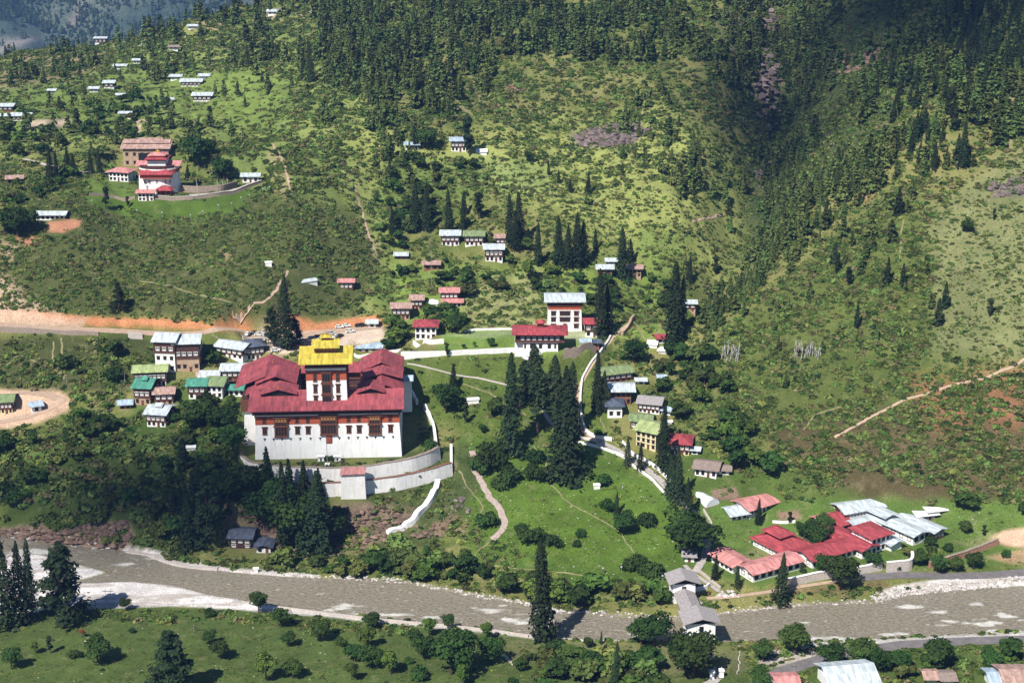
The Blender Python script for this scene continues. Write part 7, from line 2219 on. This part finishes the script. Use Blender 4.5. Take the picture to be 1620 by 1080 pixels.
# ---------------------------------------------------------------- cars
def car_proto(col_m):
    q = MB()
    prof = [(-2.05, .35), (-2.1, .75), (-1.9, .95), (-1.1, 1.02), (1.2, 1.0), (2.05, .82), (2.1, .35)]
    n_ = len(prof); p = [(x, -.82, z) for x, z in prof] + [(x, .82, z) for x, z in prof]
    q.poly(p, [tuple(range(n_)), tuple(range(n_, 2 * n_))[::-1]] + [(i + 1, i, n_ + i, n_ + i + 1) for i in range(n_ - 1)] + [(0, n_ - 1, 2 * n_ - 1, n_)])
    q.poly([(-1.35, -.62, 1.48), (.25, -.62, 1.48), (.25, .62, 1.48), (-1.35, .62, 1.48), (-1.4, -.64, 1.42), (.35, -.64, 1.42), (.35, .64, 1.42), (-1.4, .64, 1.42)],
           [(0, 1, 2, 3), (0, 4, 5, 1), (1, 5, 6, 2), (2, 6, 7, 3), (3, 7, 4, 0)])
    body = q.mesh("body", col_m)
    g = MB(); g.poly([(-1.75, -.74, 1.0), (.95, -.74, 1.0), (.95, .74, 1.0), (-1.75, .74, 1.0), (-1.38, -.63, 1.43), (.33, -.63, 1.43), (.33, .63, 1.43), (-1.38, .63, 1.43)],
                     [(0, 1, 5, 4), (1, 2, 6, 5), (2, 3, 7, 6), (3, 0, 4, 7)])
    return body, g.mesh("window_glass", glass)
w_ = MB(); w_.tube((0, -.1, 0), (0, .1, 0), .33, .33, 10)
WHEEL = w_.mesh("wheel", tyre)
CARM = {n: mat("car_paint_" + n, c, .35, .05, 1.0, spec=.5) for n, c in dict(white=(.8, .8, .8), silver=(.45, .46, .48), black=(.02, .02, .022), red=(.4, .03, .03), blue=(.05, .09, .25)).items()}
CARP = {}
CARS = [(392,530,'white',80),(401,528,'black',80),(409,531,'white',5),(416,526,'silver',85),(418,531,'white',10),
        (448,549,'blue',40),(453,546,'silver',40),(458,543,'white',40),(463,545,'black',35),(468,550,'red',30),(466,553,'black',35),
        (473,542,'white',15),(480,541,'silver',15),(478,547,'black',10),(485,546,'black',10),(491,540,'white',15),(494,537,'silver',10),(503,535,'black',5),
        (524,529,'silver',0),(532,534,'white',60),(538,533,'black',60),(537,519,'white',5),(548,517,'white',5),(554,526,'white',15),(568,517,'black',5),(574,516,'black',5),(436,556,'white',10),
        (510,538,'white',20)]
for i, (u, v, c, yaw) in enumerate(CARS):
    if c not in CARP: CARP[c] = car_proto(CARM[c])
    p = hit(u, v)
    spot = "by the road edge left of the tall fir" if u < 425 else ("in the row below the tall fir" if u < 470 else ("behind the golden roof" if u < 515 else "at the upper end of the car park"))
    t = thing("parked_car", f"{c} car parked {spot}", "car", (p[0], p[1], p[2] + .2), R(yaw), f"{c} cars parked {spot}")
    link("body", CARP[c][0], t); link("window_glass", CARP[c][1], t)
    for x in (-1.25, 1.3):
        for y in (-.78, .78):
            link("wheel", WHEEL, t, (x, y, .33))

# ---------------------------------------------------------------- poles, prayer flags, lamps, rocks
flag = mat("white_prayer_cloth", (.38, .38, .39), .8, .1, 1.0)
def pole(u, v, hp, label, name="utility_pole", cat="pole", group=None, fl=False, lean=0.0, r=.10):
    p = hit(u, v)
    pp = ppm(p) * math.cos(math.atan2(CAMZ - p[2], p[1])); h = hp / pp
    t = thing(name, label, cat, p, 0, group)
    q = MB(); q.tube((0, 0, -1), (lean * h, 0, h), r, r * .6, 6)
    q.build("pole", metal_pole if not fl else stone_pale, t)
    if fl:
        q = MB(); n_ = 8
        P = []
        for i in range(n_ + 1):
            z = h * (.12 + .86 * i / n_); x = lean * z
            P += [(x + .1, 0, z), (x + .3 + .08 * math.sin(i * 1.7 + u), .25 * math.sin(i * 1.1 + u), z)]
        q.poly(P, [(2 * i, 2 * i + 1, 2 * i + 3, 2 * i + 2) for i in range(n_)]); q.build("flag", flag, t)
    return t
def arm(t, h):
    q = MB(); q.box(-1.0, 1.0, -.08, .08, h, h + .15); q.build("crossarm", bark, t)
rp = random.Random(3)
for i in range(16):
    u = 1141 + i * 1.75 + rp.uniform(-.6, .6)
    pole(u, 571 + rp.uniform(-9, 4), rp.uniform(18, 27), "white prayer flag pole in the cluster at the foot of the right slope", "prayer_flag", "prayer flag", "prayer flags at the foot of the right slope", True, rp.uniform(-.08, .14), .06)
for i in range(20):
    u = 1256 + i * 2.3 + rp.uniform(-.8, .8)
    pole(u, 564 + rp.uniform(-7, 7), rp.uniform(14, 24), "white prayer flag pole in the cluster on the right slope", "prayer_flag", "prayer flag", "prayer flags on the right slope", True, rp.uniform(-.08, .12), .06)
for u, v, hp, lab in [(314,312,28,"tall white flag pole at the front wall of the museum terrace"),(345,300,16,"first flag pole on the museum terrace"),(353,299,15,"second flag pole on the museum terrace"),(361,298,16,"third flag pole on the museum terrace"),
                      (375,504,8,"short pole beside the dirt road wall")]:
    pole(u, v, hp, lab, "flag_pole", "flag pole", None, True, -.08)
for u, v, hp, lab in [(683,455,85,"very tall pylon mast standing among the bushes above the pink roofed farms"),(198,608,22,"utility pole left of the lime roofed house"),(191,622,16,"utility pole left of the faded teal roofed house"),
                      (914,555,62,"tall thin bare tree trunk before the tall white temple"),(915,693,46,"pole beside the walled track at the meadow corner"),(176,955,24,"left of the two poles on the gravel bar"),(168,955,24,"right of the two poles on the gravel bar"),
                      (306,962,14,"small pole at the end of the gravel bar"),(307,1000,12,"small pole on the near meadow"),(106,605,12,"pole by the dirt yard"),(1255,1072,22,"pole beside the near road"),(480,1004,12,"pole on the near meadow by the flood wall"),
                      (176,660,14,"pole in the bushes below the village"),(1284,1038,14,"second pole beside the near road")]:
    t = pole(u, v, hp, lab)
    if hp < 30: arm(t, hp / (ppm(t.location[:])) * .93)
# white globe lamps
LAMPS = [(1388,888,"white globe lamp in front of the school entrance"),(1442,880,"white globe lamp beside the terrace wall of the school"),(954,908,"white globe lamp in the lower meadow"),(983,906,"white ball lamp by the meadow path end"),
         (1048,920,"white ball lamp above the bushes left of the bridge")]
TAL = [(205,327),(146,325),(176,329),(217,340),(257,344),(302,348),(321,342),(346,332),(367,329),(382,320),(395,316),(416,306),(427,303)]
LAMPS += [(u, v, f"{['small white garden lamp','white ball garden lamp'][i % 2]} on the grass below the round watchtower") for i, (u, v) in enumerate(TAL)]
def lamp_mesh():
    q = MB(); K, J = 8, 5
    P = [(0, 0, .45)] 
    for j in range(1, J):
        a = math.pi * j / J
        for i in range(K):
            b = 2 * math.pi * i / K; P.append((math.sin(a) * math.cos(b) * .45, math.sin(a) * math.sin(b) * .45, math.cos(a) * .45))
    P.append((0, 0, -.45)); n_ = len(P) - 1
    F = [(0, 1 + i, 1 + (i + 1) % K) for i in range(K)]
    for j in range(J - 2):
        F += [(1 + j * K + i, 1 + (j + 1) * K + i, 1 + (j + 1) * K + (i + 1) % K, 1 + j * K + (i + 1) % K) for i in range(K)]
    F += [(n_, 1 + (J - 2) * K + (i + 1) % K, 1 + (J - 2) * K + i) for i in range(K)]
    q.poly(P, F); return q.mesh("globe", flag)
flagw = flag
LG = lamp_mesh()
q = MB(); q.tube((0, 0, -1), (0, 0, 2.2), .07, .05, 6); LP = q.mesh("post", metal_pole)
for u, v, lab in LAMPS:
    p = hit(u, v)
    g = "garden lamps below the round watchtower" if "watchtower" in lab else None
    t = thing("garden_lamp", lab, "lamp", p, 0, g)
    link("post", LP, t); link("globe", LG, t, (0, 0, 2.5))

# small white huts and canopies
for u, v, w_, lab in [(300, 712, 5, "small white canopy on the bushy slope left of the fortress"), (748, 636, 5, "small white hut roof in the bushes below the diagonal path"), (614, 596, 3, "little white shelter beside the fortress side wall"),
                      (1057, 672, 3, "white water tank on the green slope right of the olive roofed house"), (405, 905, 1.6, "small white box beside the riverside path"), (944, 772, 2.5, "white ground slab in the meadow"),
                      (425, 420, 3, "pale rock slab on the dark hillside")]:
    p = hit(u, v)
    t = thing("shelter", lab, "shelter", p, R(8))
    q = MB(); q.gable_x(-w_ / 2 - .3, w_ / 2 + .3, -w_ * .35, w_ * .35, 1.7, 2.3, .12); q.build("roof", ROOF['tarp'], t)
    q = MB(); q.box(-w_ / 2, w_ / 2, -w_ * .28, w_ * .28, -1, 1.6); q.build("wall", white_old, t)
    block(p[0], p[1], w_)

# rocks
def rock_mesh(seed):
    rg = np.random.default_rng(seed)
    q = MB(); K = 7; P = [(0, 0, .55)]
    for j, (zz, r) in enumerate(((.35, .6), (-.05, 1.0), (-.5, .7))):
        for i in range(K):
            b = 2 * math.pi * i / K + j * .4; k_ = r * rg.uniform(.5, 1.35)
            P.append((math.cos(b) * k_, math.sin(b) * k_ * .8, zz * rg.uniform(.7, 1.2)))
    F = [(0, 1 + i, 1 + (i + 1) % K) for i in range(K)]
    for j in range(2): F += [(1 + j * K + i, 1 + (j + 1) * K + i, 1 + (j + 1) * K + (i + 1) % K, 1 + j * K + (i + 1) % K) for i in range(K)]
    q.poly(P, F); return q.mesh("boulder", BM)
BM = mat("river_boulder", (.50, .46, .43), .9, .35, .8, .5, 2.0, rand=.3)
RK = [rock_mesh(s) for s in range(4)]
rg = np.random.default_rng(77)
pts = []
def scatter_rocks(line_px, n, spread, smin, smax, z=0.0):
    L = [at_z(u, v, z)[:2] for u, v in line_px]
    for _ in range(n):
        i = rg.integers(0, len(L) - 1); t = rg.random()
        x = L[i][0] * (1 - t) + L[i + 1][0] * t + rg.normal() * spread * .6; y = L[i][1] * (1 - t) + L[i + 1][1] * t + rg.normal() * spread
        pts.append((x, y, rg.uniform(smin, smax) ** 1.6))
scatter_rocks([(1383,950),(1421,941),(1497,932),(1620,924)], 420, 1.0, .35, 1.1)
scatter_rocks([(1107,975),(1170,968),(1237,960),(1383,953)], 300, .7, .3, .8)
scatter_rocks([(1275,1016),(1432,1009),(1555,1001),(1620,998)], 260, .6, .3, .9)
scatter_rocks([(1007,1015),(937,1016),(886,1012),(834,1007)], 200, .8, .3, .9)
scatter_rocks([(540,914),(644,921),(733,939),(837,956),(886,968),(1079,979)], 420, .7, .3, .9)
scatter_rocks([(444,911),(540,914)], 90, .8, .3, .9)
scatter_rocks([(0,848),(100,861),(193,869)], 110, .9, .4, 1.2)
scatter_rocks([(40,926),(207,922),(333,945),(400,957)], 160, 2.0, .25, .6)
scatter_rocks([(1135,955),(1150,950),(1165,952)], 40, 1.5, .4, 1.2)
scatter_rocks([(200,890),(228,884),(240,892)], 10, 1.2, .6, 1.3)
pts = np.array(pts)
hz_ = height(pts[:, 0], pts[:, 1])
k_ = hz_ > -0.9
pts, hz_ = pts[k_], hz_[k_]
fpx = project(pts[:, 0], pts[:, 1], hz_)[2]
order = np.argsort(-pts[:, 2] / fpx)
firsts = []
for i in order[:120]:
    x, y, s_ = pts[i]; p = len(firsts)
    u_, v_, _ = project(x, y, hz_[i])
    wv = "on the far river bank near" if v_ < 985 and u_ > 300 else "at the water edge near"
    o = link("boulder", RK[i % 4], None, (x, y, hz_[i] + s_ * .1), rg.random() * 6.28, (s_, s_, s_ * .8))
    tag(o, f"pale grey boulder {wv} {where(u_, v_)}", "boulder", f"boulders {wv} {where(u_, v_)}")
    firsts.append((i % 4, o))
pro = [next(o for k2, o in firsts if k2 == j) for j in range(4)]
rest = order[120:]
points_stuff("river_stones", np.column_stack([pts[rest, 0], pts[rest, 1], hz_[rest] + pts[rest, 2] * .1]), rg.random(len(rest)) * 6.28,
             np.column_stack([pts[rest, 2], pts[rest, 2], pts[rest, 2] * .8]), rg.integers(0, 4, len(rest)), pro)
# pale stones lying in the meadows
n_ = 900
us = rg.uniform(700, 1120, n_); vs = rg.uniform(700, 930, n_)
P = [hit(a, b) for a, b in zip(us[:380], vs[:380])]
P += [hit(a, b) for a, b in zip(rg.uniform(1130, 1560, 160), rg.uniform(810, 900, 160))] + [hit(a, b) for a, b in zip(rg.uniform(0, 560, 60), rg.uniform(975, 1079, 60))]
P = np.array(P); k_ = (~blocked(P[:, 0], P[:, 1])) & (sdist(P[:, 0], P[:, 1], RIVER) > 2); P = P[k_]
s_ = rg.uniform(.12, .42, len(P))
points_stuff("meadow_stones", P, rg.random(len(P)) * 6.28, np.column_stack([s_, s_, s_ * .7]), rg.integers(0, 4, len(P)), pro)

# ---------------------------------------------------------------- people, very small
def person(u, v, label, shirt, legs):
    p = hit(u, v)
    t = thing("person", label, "person", p, 0.3)
    me = bpy.data.meshes.new("body")
    V = [(0, 0, .95), (0, 0, 1.15), (0, 0, 1.42), (0, 0, 1.52), (0, -.02, 1.68),
         (.10, 0, .90), (.12, -.05, .48), (.11, .06, .06), (.11, -.1, .03), (-.10, 0, .90), (-.13, .06, .48), (-.12, .0, .06), (-.12, -.16, .03),
         (.19, 0, 1.40), (.24, 0, 1.14), (.22, -.08, .90), (-.19, 0, 1.40), (-.24, .03, 1.14), (-.22, -.04, .90)]
    E = [(0, 1), (1, 2), (2, 3), (3, 4), (0, 5), (5, 6), (6, 7), (7, 8), (0, 9), (9, 10), (10, 11), (11, 12), (2, 13), (13, 14), (14, 15), (2, 16), (16, 17), (17, 18)]
    me.from_pydata(V, E, [])
    o = link("body", me, t)
    sk = o.modifiers.new("skin", 'SKIN')
    rad = [.14, .14, .15, .055, .10, .09, .065, .045, .04, .09, .065, .045, .04, .065, .05, .035, .065, .05, .035]
    for d_, r_ in zip(me.skin_vertices[0].data, rad): d_.radius = (r_, r_)
    me.skin_vertices[0].data[0].use_root = True
    sb = o.modifiers.new("smooth", 'SUBSURF'); sb.levels = 1; sb.render_levels = 1
    me.materials.append(shirt)
    q = MB(); q.hip(-.25, .25, -.17, .17, .9, 1.0, .55, top=.8); q.build("robe", legs, t)
    q = MB(); q.tube((0, -.01, 1.64), (0, .02, 1.80), .11, .07, 8); q.build("hair", dark, t)
person(985, 773, "person in pale clothes standing alone in the green meadow", flag, flag)
person(1128, 1040, "person walking on the paved path to the near bridge gate", CARM['black'], CARM['blue'])
person(1122, 941, "person in dark clothes on the forecourt of the far bridge gate", CARM['red'], CARM['black'])

# ---------------------------------------------------------------- rock outcrops on the slopes and the cliff
OM = mat("dark_purple_rock", (.20, .15, .145), .95, .5, .35, .8, 1.2, rand=.35)
OR = mat("red_brown_rock", (.21, .14, .105), .95, .5, .35, .8, 1.2, rand=.3)
BM_keep = BM
BM = OM; RO = [rock_mesh(20 + s) for s in range(3)]
BM = OR; RR = [rock_mesh(40 + s) for s in range(3)]
BM = BM_keep
def outcrop(poly, n, smin, smax, seed, meshes, label):
    rg = np.random.default_rng(seed)
    P_ = np.array(poly)
    out = []
    while len(out) < n:
        u, v = rg.uniform(P_[:, 0].min(), P_[:, 0].max()), rg.uniform(P_[:, 1].min(), P_[:, 1].max())
        if sdist(np.array([u]), np.array([v]), poly)[0] < 0: out.append(hit(u, v))
    out = np.array(out); s_ = rg.uniform(smin, smax, n) ** 1.5
    t0 = []
    for k in range(3):
        x, y, z = out[k]
        o = link("outcrop_rock", meshes[k], None, (x, y, z), rg.random() * 6, (s_[k] * 1.2, s_[k], s_[k]))
        tag(o, label, "rock", label + " group"); t0.append(o)
    r_ = slice(3, n)
    points_stuff("rock_outcrop", out[r_], rg.random(n - 3) * 6.28, np.column_stack([s_[r_] * 1.25, s_[r_], s_[r_]]), rg.integers(0, 3, n - 3), t0)
outcrop([(900,218),(940,204),(975,198),(1000,188),(1035,205),(1000,226),(960,230),(915,230)], 90, 1.2, 2.4, 1, RO, "dark purple rock in the outcrop high in the middle slope")
outcrop([(800,136),(826,132),(830,145),(800,147)], 14, 1.0, 1.8, 2, RR, "red brown rock in the small outcrop under the forest edge")
outcrop([(1195,20),(1225,15),(1230,120),(1234,200),(1200,205),(1185,150),(1205,90)], 130, 1.3, 2.8, 3, RO, "dark rock on the left wall of the gully")
outcrop([(1320,92),(1395,78),(1400,96),(1330,122)], 70, 1.2, 2.4, 4, RR, "red brown rock in the ledge right of the gully")
outcrop([(1192,268),(1225,255),(1232,285),(1200,300)], 36, 1.0, 2.2, 5, RO, "dark rock at the lower end of the gully")
outcrop([(1560,292),(1620,280),(1625,305),(1575,312)], 40, .8, 1.8, 6, RO, "dark rock on the bare slope at the right edge")
outcrop([(0,838),(50,834),(100,838),(150,826),(205,824),(208,855),(185,866),(100,858),(0,846)], 360, .5, 1.6, 7, RR, "red brown rock in the bluff over the left river bend")
outcrop([(385,805),(420,800),(440,830),(460,860),(430,868),(400,850)], 160, .4, 1.5, 8, RR, "red brown rock in the cliff behind the riverside house")
outcrop([(525,820),(600,800),(650,815),(640,845),(560,868),(520,860)], 200, .4, 1.5, 9, RR, "red brown rock in the cliff below the rampart tower")
outcrop([(650,832),(700,826),(720,838),(690,850),(650,848)], 26, .7, 1.5, 10, RR, "red brown rock below the foot of the stair wall")
outcrop([(700,795),(735,780),(745,810),(715,820)], 16, .7, 1.5, 11, RO, "dark rock in the heath right of the stair wall")

# ---------------------------------------------------------------- unseen clouds set toward the sun to shade upper right, gully and lower left
def shade_cloud(cx, cy, cz, rx, ry, n, seed):
    rg = np.random.default_rng(seed)
    q = MB()
    K, J = 14, 8
    for _ in range(n):
        a = rg.uniform(0, 6.28); d = rg.random() ** .6
        ox, oy = math.cos(a) * rx * d, math.sin(a) * ry * d
        r = rg.uniform(16, 30) * (1.25 - .6 * d)
        P = [(ox, oy, r * .7)]
        for j in range(1, J):
            b = math.pi * j / J
            for i in range(K):
                c = 2 * math.pi * i / K; k = r * rg.uniform(.88, 1.12)
                P.append((ox + math.sin(b) * math.cos(c) * k, oy + math.sin(b) * math.sin(c) * k, max(-r * .2, math.cos(b) * k * .7)))
        P.append((ox, oy, -r * .2)); m_ = len(P) - 1
        F = [(0, 1 + i, 1 + (i + 1) % K) for i in range(K)]
        for j in range(J - 2):
            F += [(1 + j * K + i, 1 + (j + 1) * K + i, 1 + (j + 1) * K + (i + 1) % K, 1 + j * K + (i + 1) % K) for i in range(K)]
        F += [(m_, 1 + (J - 2) * K + (i + 1) % K, 1 + (J - 2) * K + i) for i in range(K)]
        q.poly(P, F)
    o = q.build("shade_cloud", mat("cloud_white", (.85, .86, .88), 1.0, .03, .01), None, (cx, cy, cz))
    o["kind"] = "stuff"
def over(u, v, t=2600.0):
    p = Vector(hit(u, v)); q_ = p + _sv * t
    return q_
CLOUD_T = 6000.0
for u_, v_, rx_, ry_, n_c, sd_ in [(1440, 10, 95, 120, 20, 1), (1262, 215, 45, 70, 8, 2), (130, 790, 120, 26, 12, 3)]:
    c_ = over(u_, v_, CLOUD_T + 40 * sd_)
    shade_cloud(c_.x, c_.y, c_.z, rx_, ry_, n_c, sd_)
# ---------------------------------------------------------------- air
hz = MB(); hz.box(-5200, 5200, -60, 7400, -425, 1250)
hm = bpy.data.materials.new("thin_haze"); hm.use_nodes = True
nt = hm.node_tree
for nd in list(nt.nodes):
    if nd.type == 'BSDF_PRINCIPLED': nt.nodes.remove(nd)
pv = nt.nodes.new("ShaderNodeVolumePrincipled")
pv.inputs["Color"].default_value = (0.22, 0.45, 1.0, 1)
pv.inputs["Density"].default_value = 0.00009
pv.inputs["Anisotropy"].default_value = 0.2
nt.links.new(pv.outputs[0], nt.nodes["Material Output"].inputs["Volume"])
o = hz.build("haze", hm); o["kind"] = "stuff"
